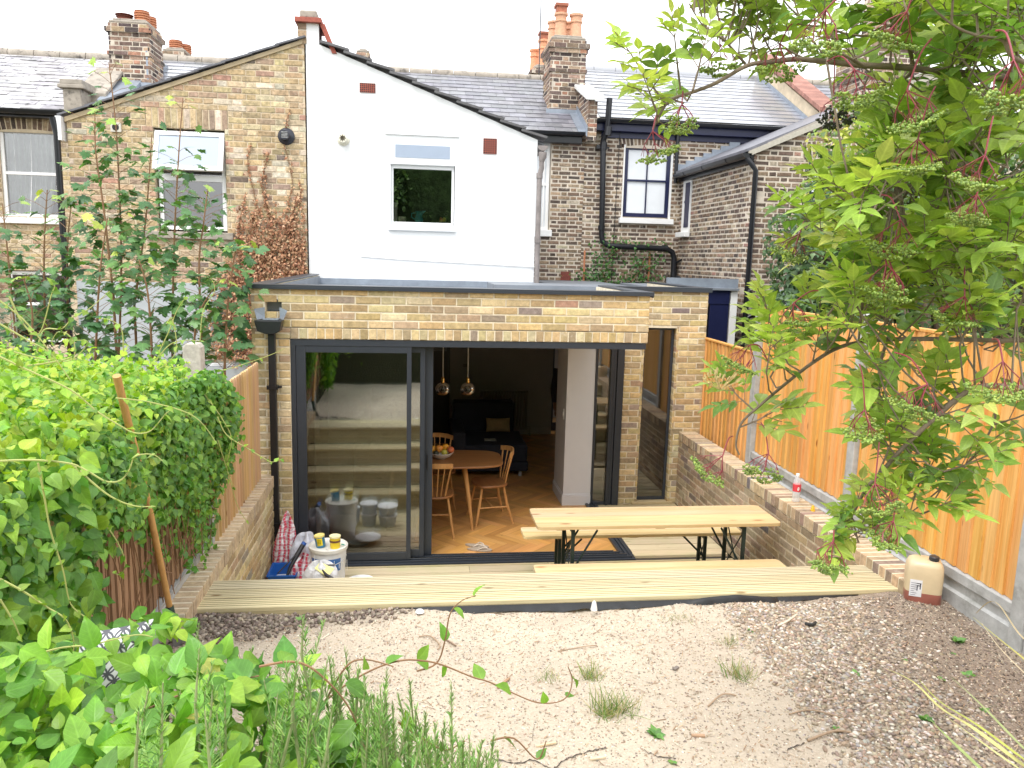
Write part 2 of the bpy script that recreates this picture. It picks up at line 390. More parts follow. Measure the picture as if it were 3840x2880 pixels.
# ---------------------------------------------------------------- ground
def grid_sheet(name, x0, x1, y0, y1, nx, ny, hf, mat, skirt=0):
    X, Y = np.meshgrid(np.linspace(x0, x1, nx), np.linspace(y0, y1, ny)); Z = hf(X, Y)
    V = np.stack([X.ravel(), Y.ravel(), Z.ravel()], 1)
    i = np.arange(nx-1)[None, :] + nx*np.arange(ny-1)[:, None]; i = i.ravel()
    F = np.stack([i, i+1, i+nx+1, i+nx], 1)
    return npmesh(name, V, F, np.ones((len(F), 3)), mat, smooth=True)
def earthmat():
    m, t, p = nodes('garden earth'); v = coords(t)
    sand = mixc(t, ramp(t, noise(t, v, 1.6, 6), [(.35, 0.), (.65, 1.)]), (.62, .54, .42), (.53, .455, .36))
    sand = mixc(t, ramp(t, noise(t, v, 5, 6, .7), [(.5, 0.), (.7, .55)]), sand, (.35, .295, .235))
    grit = mixc(t, ramp(t, noise(t, v, 90, 4, .7), [(.4, 0.), (.62, 1.)]), (.34, .27, .21), (.66, .56, .45))
    sand = mixc(t, .42, sand, grit); sand = mixc(t, ramp(t, noise(t, v, .9, 3, .5), [(.42, 0.), (.62, .55)]), sand, (.45, .385, .305))
    soil = mixc(t, ramp(t, noise(t, v, 12, 6, .7), [(.3, 0.), (.7, 1.)]), (.10, .075, .058), (.21, .165, .13))
    soil = mixc(t, .35, soil, grit)
    sp = t.nodes.new('ShaderNodeSeparateXYZ'); t.links.new(v, sp.inputs[0])
    # dark soil: a band along the right-hand fence and a strip below the top step on the left
    def lin(ax, ay, c):   # ax*x + ay*y + c
        a = nn(t, 'ShaderNodeMath', operation='MULTIPLY'); t.links.new(sp.outputs[0], a.inputs[0]); a.inputs[1].default_value = ax
        b = nn(t, 'ShaderNodeMath', operation='MULTIPLY_ADD'); t.links.new(sp.outputs[1], b.inputs[0]); b.inputs[1].default_value = ay; t.links.new(a.outputs[0], b.inputs[2])
        d = nn(t, 'ShaderNodeMath', operation='ADD'); t.links.new(b.outputs[0], d.inputs[0]); d.inputs[1].default_value = c
        return d.outputs[0]
    def wob(s, amt, q):
        n = nn(t, 'ShaderNodeMath', operation='MULTIPLY_ADD'); t.links.new(noise(t, v, s, 5, .65), n.inputs[0]); n.inputs[1].default_value = amt; t.links.new(q, n.inputs[2]); return n.outputs[0]
    right = ramp(t, wob(3, .5, lin(1.0, -.16, -2.0)), [(.28, 0.), (.52, 1.)])
    left = ramp(t, wob(4, .5, lin(-.36, 1.0, -4.62)), [(.0, 0.), (.22, .8)])
    grav = ramp(t, wob(3, .3, lin(1.0, -.03, -1.85)), [(.08, 0.), (.25, .75)])
    c = mixc(t, grav, sand, (.25, .20, .155)); c = mixc(t, left, c, soil); c = mixc(t, right, c, soil)
    # the old concrete path edge and drying cracks
    vo = nn(t, 'ShaderNodeTexVoronoi', feature='DISTANCE_TO_EDGE', Scale=1.5); t.links.new(mixc(t, .06, v, nn(t, 'ShaderNodeTexNoise', Scale=4., Detail=5.).outputs[1]) if False else v, vo.inputs['Vector'])
    t.links.new(c, p.inputs['Base Color']); p.inputs['Roughness'].default_value = .97; p.inputs['Specular IOR Level'].default_value = .1
    h = mixc(t, .5, noise(t, v, 110, 5, .7), noise(t, v, 25, 5, .7)); bump(t, p, h, .8, .012); return m
EARTH = earthmat()
rs = np.random.RandomState(3)
_ph = rs.uniform(0, 6.28, (14, 3)); _fr = rs.uniform(.6, 9, 14); _dr = rs.uniform(0, 6.28, 14)
def undul(X, Y, a=1.):
    Z = np.zeros_like(X, dtype=float)
    for i in range(14):
        Z += np.sin((X*np.cos(_dr[i])+Y*np.sin(_dr[i]))*_fr[i]+_ph[i, 0])/(_fr[i]**.9+1)
    return Z*a
def gz(x, y): return float(surf(x, y))
def surf(x, y):
    j = np.clip(np.round((np.asarray(x)+2.2)/5.64*419).astype(int), 0, 419); i = np.clip(np.round((np.asarray(y)+1.5)/6.03*449).astype(int), 0, 449)
    return ZG[i, j]
GM = mk('rough ground far', (.13, .11, .07), .95, var=.3, vs=.6, dark=(.07, .10, .03), dscale=.5)
m = M(); m.add([(-150,-150,-.06),(150,-150,-.06),(150,150,-.06),(-150,150,-.06)], [(0,1,2,3)])
tag(m.build('ground', GM), kind='structure')
def hz(X, Y):
    Z = .775 + undul(X, Y, .008) + rs.uniform(-.0025, .0025, X.shape)
    for k_, amp in ((3, .010), (7, .016), (16, .022)):
        q = rs.normal(0, 1, X.shape)
        for ax in (0, 1):
            for _ in range(2): q = sum(np.roll(q, i, ax) for i in range(-k_, k_+1))/(2*k_+1)
        q = q/q.std(); Z = Z + amp*.22*np.clip(q, -2, 2.5)
    global ZG; ZG = Z
    return np.where(Y > 4.515, .72, Z)
tag(grid_sheet('garden_ground', -2.2, 3.44, -1.5, 4.53, 420, 450, hz, EARTH), kind='structure')
m = M(); m.box(-12, -1.40, -15, 6.6, -.05, .74); m.box(3.43, 14, -15, 6.6, -.05, .74); m.box(-1.4, 3.43, -15, -1.4, -.05, .77); m.box(-1.4, 3.43, -1.45, 4.48, -.05, .68)
tag(m.build('raised_ground', mk('earth and lawn', (.20, .16, .10), .95, var=.3, vs=1.5, dark=(.08, .13, .03), dscale=.8, dlo=.4, dhi=.6)), kind='structure')
# ---------------------------------------------------------------- decking and steps
DECKW = wood('deck timber', (.50, .41, .26), (.62, .52, .34), 0, .75, knots=(.22, .15, .07), kn=1.1, green=(.44, .43, .22))
DECKN = wood('new step timber', (.58, .49, .30), (.69, .60, .40), 0, .75, knots=(.25, .17, .08), kn=1.15)
def grooved(x0, x1, y0, y1, z0, z1, mm, top=True, n=5, g=.006, first=True):
    """a deck board running along x with machined grooves, shade painted in, on its top (or front)"""
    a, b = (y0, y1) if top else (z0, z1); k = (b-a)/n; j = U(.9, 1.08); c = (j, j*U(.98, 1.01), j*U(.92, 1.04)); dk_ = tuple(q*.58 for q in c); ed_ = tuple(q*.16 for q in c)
    P = (lambda q, d: (q, z1+d)) if top else (lambda q, d: (y1+d, q))
    segs = []; last = a
    for i in range(n):
        s = a+i*k; e0, e1 = s+.17*k, s+.83*k
        segs += [(e0, 0, e1, 0, c)]
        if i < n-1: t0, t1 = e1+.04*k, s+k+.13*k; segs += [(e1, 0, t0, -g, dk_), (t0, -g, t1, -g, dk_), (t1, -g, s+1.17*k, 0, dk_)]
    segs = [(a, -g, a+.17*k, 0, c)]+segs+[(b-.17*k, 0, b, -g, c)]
    for p, d0, q, d1, cc in segs:
        A, B = P(p, d0), P(q, d1); mm.add([(x0, *A), (x1, *A), (x1, *B), (x0, *B)], [(0, 1, 2, 3)], cc)
    A, B = P(a, -g), P(b, -g); C, D = ((y1, z0), (y0, z0)) if top else ((y0, z1), (y0, z0))
    for q_, (A_, B_) in enumerate(((B, C), (C, D), (D, A))): mm.add([(x0, *A_), (x1, *A_), (x1, *B_), (x0, *B_)], [(0, 1, 2, 3)], ed_ if q_ == 2 and not first else c)  # near side of later boards painted dark as shade of the gap
    for x in (x0, x1): mm.add([(x, *A), (x, *B), (x, *C), (x, *D)], [(0, 1, 2, 3)], c)
dk = empty('timber_deck', (1, 6, 0), 'pale softwood deck boards between the two brick walls in front of the glass doors', 'deck')
m = M(); y = 5.52; k = 0
while y < 8.97:
    b = y+.142; j = U(.82, 1.1); c = (j, j*U(.97, 1.02), j*U(.9, 1.05)); z = U(-.001, .001)
    if y < 7.08:
        s = -1.25; cuts = sorted([U(.3, 1.1), U(2, 2.6)]) if k % 2 else [U(1.2, 1.9)]
        for q in cuts+[3.144]:
            j2 = U(.86, 1.1); m.box(s+.001, q-.001, y, min(b, 7.095), -.03, z, (c[0]*j2, c[1]*j2, c[2]*j2)); s = q
    else: m.box(2.18, 3.144, y, b, -.03, z, c)
    y += .154; k += 1
m.build('boards', DECKW, dk, bevel=.003)
m = M(); m.box(-1.25, 3.144, 5.5, 8.98, -.055, -.031); m.build('gap_shade_base', MATTC, dk).data.materials[0] = mk('deck gap shade', (.05, .04, .03), .9)  # dark sheet under the boards, shade of the gaps put into its colour
st = empty('timber_steps', (1, 5, 0), 'grooved new timber steps spanning between the brick walls, top tread level with the bare garden', 'steps')
TY = [(4.50, 4.905, .818), (4.90, 5.15, .612), (5.145, 5.395, .408), (5.39, 5.64, .204)]
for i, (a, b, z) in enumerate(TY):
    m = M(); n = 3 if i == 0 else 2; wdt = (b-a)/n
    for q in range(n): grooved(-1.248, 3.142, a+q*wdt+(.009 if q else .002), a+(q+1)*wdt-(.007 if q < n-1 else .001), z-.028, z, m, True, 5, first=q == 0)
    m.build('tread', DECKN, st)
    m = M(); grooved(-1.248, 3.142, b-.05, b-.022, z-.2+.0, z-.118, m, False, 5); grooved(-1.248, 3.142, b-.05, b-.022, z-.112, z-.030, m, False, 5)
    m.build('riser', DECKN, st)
m = M(); m.box(-1.248, 3.142, 4.502, 4.53, .735, .788, (.8, .78, .7)); m.box(-1.24, 3.13, 4.53, 4.84, 0, .77, (.1, .1, .1)); m.box(-1.24, 3.13, 4.84, 5.09, 0, .56, (.1, .1, .1)); m.box(-1.24, 3.13, 5.09, 5.33, 0, .35, (.1, .1, .1))  # boxes under the treads coloured near black to paint in gap shade
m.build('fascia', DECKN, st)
# ---------------------------------------------------------------- garden retaining walls
def retain(name, label, T, y0, y1, face, x_in, wid):
    root = empty(name, (x_in, (y0+y1)/2, 0), label, 'garden wall')
    m = M(); H = .785; wall(m, T, y1-y0, 0, H, (), 'cope' if face == 'left' else 'new', 'stretcher', course=.0715, depth=wid-.01, jit=.002)
    if face == 'left':           # a few glazed blue bricks
        pass
    # end towards the garden
    Tn = Matrix(((1 if face == 'left' else -1, 0, 0, x_in), (0, -1, 0, y0), (0, 0, 1, 0), (0, 0, 0, 1)))
    wall(m, Tn, wid-.01, 0, H, (), 'new', 'stretcher', course=.0715, slab=False)
    m.build('wall', [MB, MORT], root)
    m = M(); n = round((y1-y0)/.0745); w_ = (y1-y0)/n
    for i in range(n):
        a, b = y0+i*w_+.007, y0+(i+1)*w_-.007; s = 1 if face == 'left' else -1
        X0, X1 = x_in-s*.006+U(-.003, .003), x_in+s*wid+U(-.003, .003)
        z = .89+U(-.002, .002); c = pick('cope'); k_ = sum(c)/.85; c = tuple((.35*q+.65*w_c/max(k_, .01)*k_)*1.05 for q, w_c in zip(c, (.50, .39, .26))) if face == 'right' else (c[0]*1.15, c[1]*1.15, c[2]*1.15)
        m.box(min(X0, X1), max(X0, X1), a, b, H+.005, z, c, 0)
    s = 1 if face == 'left' else -1
    m.box(min(x_in, x_in+s*(wid-.005)), max(x_in, x_in+s*(wid-.005)), y0+.004, y1-.004, H, .888, mi=1)
    m.build('coping', [MB, MORT], root, bevel=.004)
    return root
retain('retaining_wall', 'low buff brick wall with brick on edge coping below the orange fence, right of the deck', TF(3.144, 4.36, 0, 'left'), 4.36, 8.90, 'left', 3.144, .205)
retain('retaining_wall', 'low buff brick wall with brick on edge coping beside the paint tubs, left of the deck', TF(-1.25, 4.28, 0, 'right'), 4.28, 7.14, 'right', -1.25, .125)
# ---------------------------------------------------------------- the brick extension
ex = empty('brick_extension', (.4, 8, 0), 'flat roofed buff brick rear extension with dark sliding corner doors', 'house extension')
XL, XR, YF, YB = -1.42, 2.178, 7.14, 8.85
m = M()
T = TF(XL, YF)
wall(m, T, XR-XL, 0, 2.12, [(.33, XR-XL+1, 0, 2.12)], 'new', course=.0707, depth=.12)
m2 = T
soldier(m, T, .33, XR-XL, 2.12, 2.222, .0765, depth=.28)
wall(m, T, .33, 2.12, 2.222, (), 'new', course=.051, depth=.12)
wall(m, T, XR-XL, 2.222, 2.582, [(.115, .26, 2.36, 2.47)], 'new', course=.072, depth=.12)
# return face of the cantilevered corner, left flank and the set back front
Tr = TF(XR, YF, 0, 'right'); soldier(m, Tr, .0, YB-YF, 2.12, 2.222, .0765, depth=.12); wall(m, Tr, YB-YF, 2.222, 2.582, (), 'new', course=.072, depth=.12)
Tl = TF(XL, YF, 0, 'left'); wall(m, Tl, 11.1-YF, 0, 2.582, (), 'new', course=.0717, depth=.12)
Ts = TF(XR, YB)
wall(m, Ts, 3.40-XR, 0, 2.575, [(-.1, .25, 0, 2.12), (.487, .862, 0, 2.118)], 'new', course=.0715, depth=.12)
Tj = TF(2.665, YB, 0, 'right'); wall(m, TF(3.04, YB+.1, 0, 'left') @ Matrix.Translation((-.1, 0, 0)), .1, 0, 2.118, (), 'new', course=.0715, depth=.01)
wall(m, Tj, .1, 0, 2.118, (), 'new', course=.0715, depth=.01)
wall(m, TF(3.40, YB, 0, 'right'), 11-YB, 0, 2.575, (), 'new', course=.0715, depth=.1)
m.build('wall', [MB, MORT], ex)
m = M()   # trims on the parapets
m.box(XL-.03, XR+.03, YF-.035, YF+.13, 2.585, 2.60); m.box(XL-.03, XR+.03, YF-.035, YF-.02, 2.560, 2.5855)
m.box(XL-.03, XL+.13, YF+.132, 11.12, 2.585, 2.60); m.box(XR-.1, XR+.03, YF+.132, YB, 2.585, 2.60); m.box(XR+.018, XR+.03, YF-.02, YB-.04, 2.548, 2.5845)
m.box(XR+.032, 3.43, YB-.035, YB+.13, 2.578, 2.594); m.box(XR+.032, 3.43, YB-.035, YB-.02, 2.54, 2.5785); m.box(3.30, 3.43, YB+.132, 11, 2.578, 2.594)
m.build('parapet_trim', ANTH, ex, bevel=.002)
m = M(); m.box(XL+.12, XR-.1, YF+.12, 11.14, 2.36, 2.46); m.box(XR-.1, 3.30, YB+.12, 11.0, 2.36, 2.47)
m.box(XL+.12, XL+.14, YF+.14, 11.1, 2.46, 2.57); m.box(XR-.1, 3.29, 10.98, 14.2, 2.36, 2.5)
m.box(1.0, 2.6, 9.9, 10.9, 2.47, 2.545)
m.build('roof', MEMB, ex)
m = M(); m.box(-1.3, 1.70, 11.105, 11.135, 2.46, 2.545); m.build('flashing', LEAD, ex, bevel=.003)
# rooflight kerb edge, soffit
m = M(); m.box(XL+.12, XR-.1, YF+.2, YB+.1, 2.10, 2.118); m.build('soffit', ANTH, ex)
# sliding doors: fixed outer frame
m = M()
m.box(-1.09, XR-.012, YF+.012, YF+.30, 2.060, 2.116)
m.box(-1.09, -1.048, YF+.012, YF+.30, .03, 2.06)
m.box(XR-.07, XR-.012, YF+.30, YB-.02, 2.060, 2.116)
m.build('door_frame', ANTH, ex, bevel=.003)
m = M()
for a, b, z in ((7.105, 7.135, .012), (7.135, 7.15, .03), (7.15, 7.175, .018), (7.175, 7.19, .034), (7.19, 7.23, .02), (7.23, 7.245, .036), (7.245, 7.285, .022), (7.285, 7.30, .03)):
    m.box(-1.09, 2.165-(a-7.105), a, b, -.02, z)
for a, b, z in ((2.135, 2.165, .012), (2.12, 2.135, .03), (2.095, 2.12, .018), (2.08, 2.095, .034), (2.055, 2.08, .02), (2.03, 2.055, .03)):
    m.box(a, b, 7.105+(2.165-b)+.001, YB-.02, -.02, z+.001)
m.build('door_track', ANTH, ex, bevel=.002)
STEEL = mk('brushed rail', (.55, .56, .58), .25, metal=1, var=.05)
m = M(); m.box(-.9, 2.09, 7.180, 7.184, .034, .040); m.box(.18, 2.06, 7.236, 7.240, .036, .042); m.build('rail', STEEL, ex)
def pane_door(x0, x1, y, jl, jr, sides=.05, ztop=2.062, zb=.032, rail_t=.062, rail_b=.075, handle=False):
    m = M()
    m.box(x0, x0+jl, y, y+.04, zb, ztop); m.box(x1-jr, x1, y, y+.04, zb, ztop)
    m.box(x0+jl, x1-jr, y+.001, y+.039, ztop-rail_t, ztop); m.box(x0+jl, x1-jr, y+.001, y+.039, zb, zb+rail_b)
    o = m.build('sliding_door', ANTH, ex, bevel=.003)
    m = M()
    for q in (.012, .028): m.add([(x0+jl, y+q, zb+rail_b), (x1-jr, y+q, zb+rail_b), (x1-jr, y+q, ztop-rail_t), (x0+jl, y+q, ztop-rail_t)], [(0, 1, 2, 3)])
    m.build('glass_pane', GLASS, o, recalc=False)
    if handle:
        m = M(); m.box(x1-jr+.018, x1-jr+.032, y-.012, y-.001, .88, 1.03); m.build('handle', BLACK, o, bevel=.003)
    return o
pane_door(-1.045, -.02, YF+.016, .083, .042)
pane_door(-.98, .105, YF+.072, .08, .045)
pane_door(-.86, .18, YF+.13, .08, .075, handle=True)
# stacked side panels where the corner track meets the pier
m = M(); m.box(2.268, 2.300, YB-.04, YB+.1, .0, 2.10); m.box(2.305, 2.340, YB-.02, YB+.1, .0, 2.10); m.box(2.345, 2.425, YB-.035, YB+.1, .0, 2.10); m.box(2.09, 2.118, YB-.03, YB+.05, 0, 2.10); m.box(2.118, 2.268, YB-.02, YB+.04, 0, .04)
o = m.build('side_door', ANTH, ex, bevel=.003)
m = M(); m.add([(2.118, YB, .04), (2.268, YB, .04), (2.268, YB, 2.1), (2.118, YB, 2.1)], [(0, 1, 2, 3)]); m.build('glass_pane', GLASS, o, recalc=False)
m = M(); y = YB+.07
for a, b, c, d in ((2.67, 2.69, .03, 2.112), (3.005, 3.036, .03, 2.112), (2.69, 3.005, 2.092, 2.112), (2.69, 3.005, .03, .065)): m.box(a, b, y, y+.05, c, d)
o = m.build('narrow_window', ANTH, ex, bevel=.002)
m = M(); m.add([(2.69, y+.012, .065), (3.005, y+.012, .065), (3.005, y+.012, 2.092), (2.69, y+.012, 2.092)], [(0, 1, 2, 3)]); m.build('glass_pane', glassmat('tinted glass', 2.6, (.45, .5, .5)), o, recalc=False)
m = M(); m.box(2.60, 3.10, YB-.02, YB+.12, .0, .029, (.9, .85, .75)); m.build('threshold_board', DECKW, ex, bevel=.003)
# rainwater hopper and downpipe
m = M(); m.box(-1.268, -1.206, YF-.085, YF-.025, .02, 2.17)
dp = m.build('downpipe', BLACK, ex, bevel=.008)
m = M(); m.prism([(-1.37, 2.293), (-1.135, 2.293), (-1.155, 2.20), (-1.20, 2.175), (-1.275, 2.175), (-1.345, 2.20)], YF-.15, YF-.012, 'y'); m.build('hopper', BLACK, dp, bevel=.006)
for z in (1.68, .42):
    m = M(); m.box(-1.285, -1.19, YF-.095, YF-.012, z, z+.03); m.tube([(-1.17, YF-.03, z+.015), (-1.19, YF-.05, z+.015)], .012); m.build('bracket', BLACK, dp)
m = M(); W_ = lambda x, z, y=YF-.02: (x, y, z)
m.box(-1.30, -1.17, YF-.12, YF+.1, 2.296, 2.306)
m.add([W_(-1.30, 2.30), W_(-1.30, 2.40), (-1.385, YF-.05, 2.385), (-1.355, YF-.09, 2.295)], [(0, 1, 2, 3)])
m.add([W_(-1.17, 2.30), W_(-1.17, 2.40), (-1.10, YF-.05, 2.375), (-1.13, YF-.09, 2.295)], [(0, 1, 2, 3)])
o = m.build('lead_chute', LEAD, ex); s = o.modifiers.new('thick', 'SOLIDIFY'); s.thickness = .004
# ---- interior of the extension
PAINT = mk('interior paint', (.44, .42, .41), .75, var=.03); PAINTW = mk('interior grey white', (.60, .60, .61), .7, var=.02)
m = M(); m.box(-1.28, -1.27, 7.44, 12.6, 0, 2.09); m.box(-1.28, 2.27, 12.62, 12.7, 0, 2.09); m.box(2.24, 2.27, 9.4, 12.62, 0, 2.09) if False else None
m.box(3.28, 3.29, 9.0, 14, 0, 2.09); m.box(2.44, 2.66, 8.96, 9.0, 0, 2.09); m.box(2.27, 4, 14, 14.1, 0, 2.09)
m.box(-1.28, .70, 12.3, 12.61, 0, 2.09)
m.build('interior_wall', PAINT, ex)
m = M(); m.box(1.76, 2.088, 8.83, 9.45, 0, 2.10); m.box(2.122, 2.264, 8.93, 9.45, 0, 2.1)
cw = m.build('wall_end', PAINTW, ex)
m = M(); m.box(1.745, 2.088, 8.815, 9.46, 0, .12); m.box(1.75, 2.088, 8.82, 9.455, .12, .14); m.box(2.122, 2.264, 8.915, 8.929, 0, .13); m.build('skirting_board', PAINTW, cw, bevel=.003)
m = M(); m.box(-1.27, 2.26, 12.600, 12.619, 0, .12); m.build('skirting_board', PAINT, ex)
m = M(); m.box(1.752, 1.759, 8.93, 8.97, 1.02, 1.14); m.box(1.745, 1.752, 8.945, 8.955, 1.06, 1.10); m.build('light_switch', UPVC, ex)
m = M(); m.box(-1.27, 2.15, YF+.31, YB+.02, 2.09, 2.099); m.box(-1.27, 3.29, YB+.13, 14, 2.09, 2.099); m.box(-1.28, 3.35, YB+.1, 14.1, 2.12, 2.15); m.build('ceiling', PAINTW, ex)
PARQ = wood('oak floor', (.42, .20, .065), (.54, .28, .10), 0, .28, knots=(.2, .09, .03), kn=.8, spec=.5, coat=.15)
m = M()
bw, bL = .082, .41; s2 = math.sqrt(.5); FX, FY = .5, 9.
for i in range(-60, 60):
    for j in range(-12, 13):
        for k in (0, 1):
            ox = i*bw + j*bL; oy = i*bw - j*bL
            P = (ox, ox+bL, oy, oy+bw) if k == 0 else (ox-bw, ox, oy, oy+bL)
            cx, cy = (P[0]+P[1])/2, (P[2]+P[3])/2
            wx, wy = (cx+cy)*s2+FX, (-cx+cy)*s2+FY
            if -1.3 < wx < 3.4 and 7.2 < wy < 14:
                j_ = U(.78, 1.15); z = .004+U(0, .0004); e = .0006
                m.add([(P[0]+e, P[2]+e, z), (P[1]-e, P[2]+e, z), (P[1]-e, P[3]-e, z), (P[0]+e, P[3]-e, z)], [(0, 1, 2, 3)], (j_, j_*U(.95, 1.05), j_*U(.85, 1.1)), mi=k)
PA = wood('oak block one', (.56, .27, .085), (.68, .37, .13), 0, .3, knots=(.2, .09, .03), kn=.5, coat=.2)
PB2 = wood('oak block two', (.56, .27, .085), (.68, .37, .13), 1, .3, knots=(.2, .09, .03), kn=.5, coat=.2)
o = m.build('parquet_floor', [PA, PB2], None, recalc=False)
RZ = Matrix.Translation((FX, FY, 0)) @ Matrix.Rotation(-PI/4, 4, 'Z')
bm = bmesh.new(); bm.from_mesh(o.data)
def bis(cond, co, no):
    inv = RZ.inverted(); n = (inv.to_3x3() @ Vector(no)); c = inv @ Vector(co)
    g = [f for f in bm.faces if cond(RZ @ f.calc_center_median())] if cond else bm.faces[:]
    ge = {e for f in g for e in f.edges}; gv = {v for f in g for v in f.verts}
    bmesh.ops.bisect_plane(bm, geom=list(gv)+list(ge)+list(g), plane_co=c, plane_no=n, clear_outer=True)
bis(None, (0, 7.3, 0), (0, -1, 0)); bis(None, (-1.27, 0, 0), (-1, 0, 0)); bis(None, (3.27, 0, 0), (1, 0, 0))
bis(lambda p: p.y < 8.98, (2.03, 0, 0), (1, 0, 0))
bm.to_mesh(o.data); bm.free()
o.matrix_basis = RZ; attach(o, ex)
m = M(); m.box(-1.27, 2.03, 7.30, 14, -.05, .003, (.35, .18, .07)); m.box(2.03, 3.3, 8.96, 14, -.05, .003, (.35, .18, .07)); m.build('floor_base', MATTC, ex)
m = M(); m.box(2.03, 2.165, 7.12, 8.95, -.05, -.021); m.box(2.0, 2.18, 7.3, 8.95, -.05, .0035); m.build('sill_base', ANTH, ex)
# ---------------------------------------------------------------- neighbouring houses
SLATE = mk('slate', (.20, .20, .22), .40, attr=True, var=.3, vs=8, bs=30, bstr=.35, spec=.6)
SLATEN = mk('slate new', (.25, .26, .29), .3, attr=True, var=.08, vs=6, bs=20, bstr=.05, spec=1., coat=1.)
SLATEN.node_tree.nodes['Principled BSDF'].inputs['Coat IOR'].default_value = 2.1; SLATEN.node_tree.nodes['Principled BSDF'].inputs['Coat Roughness'].default_value = .22
def slates(m, x0, x1, ye, ze, yr, zr, wd=.28, rows=None, jit=.004, jx=.01):
    L = math.hypot(yr-ye, zr-ze); rows = rows or round(L/.22); e = L/rows
    dy, dz = (yr-ye)/L, (zr-ze)/L; ny, nz = -dz, dy
    for r in range(rows):
        s0 = r*e; s1 = min((r+1)*e+.03, L); u = x0-(wd/2 if r % 2 else 0)
        while u < x1:
            a, b = max(u, x0), min(u+wd-.004, x1); u += wd
            if b-a < .02: continue
            j = U(.8, 1.2); q = U(-jit, jit); t = .012; c = (j, j*U(.97, 1.02), j*U(.96, 1.05))
            z0 = .014+q; z1 = .003
            d0 = U(-jx, jx)
            P = lambda x, s, h: (x, ye+dy*s+ny*h, ze+dz*s+nz*h)
            vs = [P(a, s0+d0, z0), P(b, s0+d0+U(-jx, jx)*.4, z0), P(b, s1, z1), P(a, s1, z1), P(a, s0+d0, z0-t), P(b, s0+d0, z0-t)]
            m.add(vs, [(0, 1, 2, 3), (4, 5, 1, 0), (0, 3, 4), (1, 5, 2)], c)
    P = lambda x, s, h: (x, ye+dy*s+ny*h, ze+dz*s+nz*h)
    m.add([P(x0, 0, -.01), P(x1, 0, -.01), P(x1, L, -.01), P(x0, L, -.01)], [(0, 1, 2, 3)], (.3, .3, .3))
def window(par, x0, x1, z0, z1, y, fw=.05, mat=UPVC, bars=(), vbars=(), pane=None, name='window', sill=None, depth=.05, back=None, sillmat=None):
    m = M(); m.box(x0, x0+fw, y, y+depth, z0, z1); m.box(x1-fw, x1, y, y+depth, z0, z1)
    m.box(x0+fw, x1-fw, y+.001, y+depth-.001, z1-fw, z1); m.box(x0+fw, x1-fw, y+.001, y+depth-.001, z0, z0+fw)
    for z, h in bars: m.box(x0+fw, x1-fw, y-.004, y+depth-.004, z-h/2, z+h/2)
    for x, h in vbars: m.box(x-h/2, x+h/2, y-.002, y+depth-.006, z0+fw, z1-fw)
    o = m.build(name, mat, par, bevel=.004)
    m = M(); yy = y+depth*.5
    m.add([(x0+fw, yy, z0+fw), (x1-fw, yy, z0+fw), (x1-fw, yy, z1-fw), (x0+fw, yy, z1-fw)], [(0, 1, 2, 3)])
    m.build('pane', pane or GLASSW, o, recalc=False)
    if sill:
        m = M(); m.box(x0-sill[0], x1+sill[0], y-sill[1], y+.02, z0-sill[2], z0-.002); m.build('sill', sillmat or mat, o, bevel=.006)
    if back:
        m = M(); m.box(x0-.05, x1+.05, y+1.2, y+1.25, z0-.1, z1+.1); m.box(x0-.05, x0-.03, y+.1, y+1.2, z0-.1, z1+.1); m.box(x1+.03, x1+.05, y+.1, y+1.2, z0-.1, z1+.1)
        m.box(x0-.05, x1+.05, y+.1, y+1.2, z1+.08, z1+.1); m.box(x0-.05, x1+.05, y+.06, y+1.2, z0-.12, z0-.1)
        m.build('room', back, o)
    return o
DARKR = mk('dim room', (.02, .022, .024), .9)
CURT = mk('grey curtain', (.90, .90, .92), .85, var=.12, vs=5, bs=0)
BLIND = mk('white blind', (.72, .75, .78), .8, var=.03)
def curtain(par, x0, x1, z0, z1, y, gather=0):
    n = 60; vs = []; fs = []
    for j in range(9):
        z = z1+(z0-z1)*j/8
        for i in range(n):
            u = i/(n-1); s = 1-gather*(j/8)**2*.5
            x = x0+(x1-x0)*u*s; vs.append((x, y+.022*math.sin(i*.95+.2*j)+.012*math.sin(i*.37), z))
    for j in range(8):
        for i in range(n-1): fs.append((j*n+i, j*n+i+1, (j+1)*n+i+1, (j+1)*n+i))
    m = M(); m.add(vs, fs); m.build('curtain', CURT, par, smooth=80, recalc=False)
def airbrick(par, x0, x1, z0, z1, y, nx, nz, name='airbrick'):
    m = M(); hx, hz_ = (x1-x0)/nx, (z1-z0)/nz; k = .32
    m.box(x0, x1, y-.004, y, z0, z1, mi=1)
    for i in range(nx+1): m.box(x0+i*hx-(hx*k/2 if 0 < i else 0), x0+i*hx+(hx*k/2 if i < nx else 0), y-.014, y-.0045, z0, z1)
    for j in range(nz+1): m.box(x0, x1, y-.0135, y-.005, z0+j*hz_-(hz_*k/2 if j else 0), z0+j*hz_+(hz_*k/2 if j < nz else 0))
    return m.build(name, [TERRAB, BLACK], par)
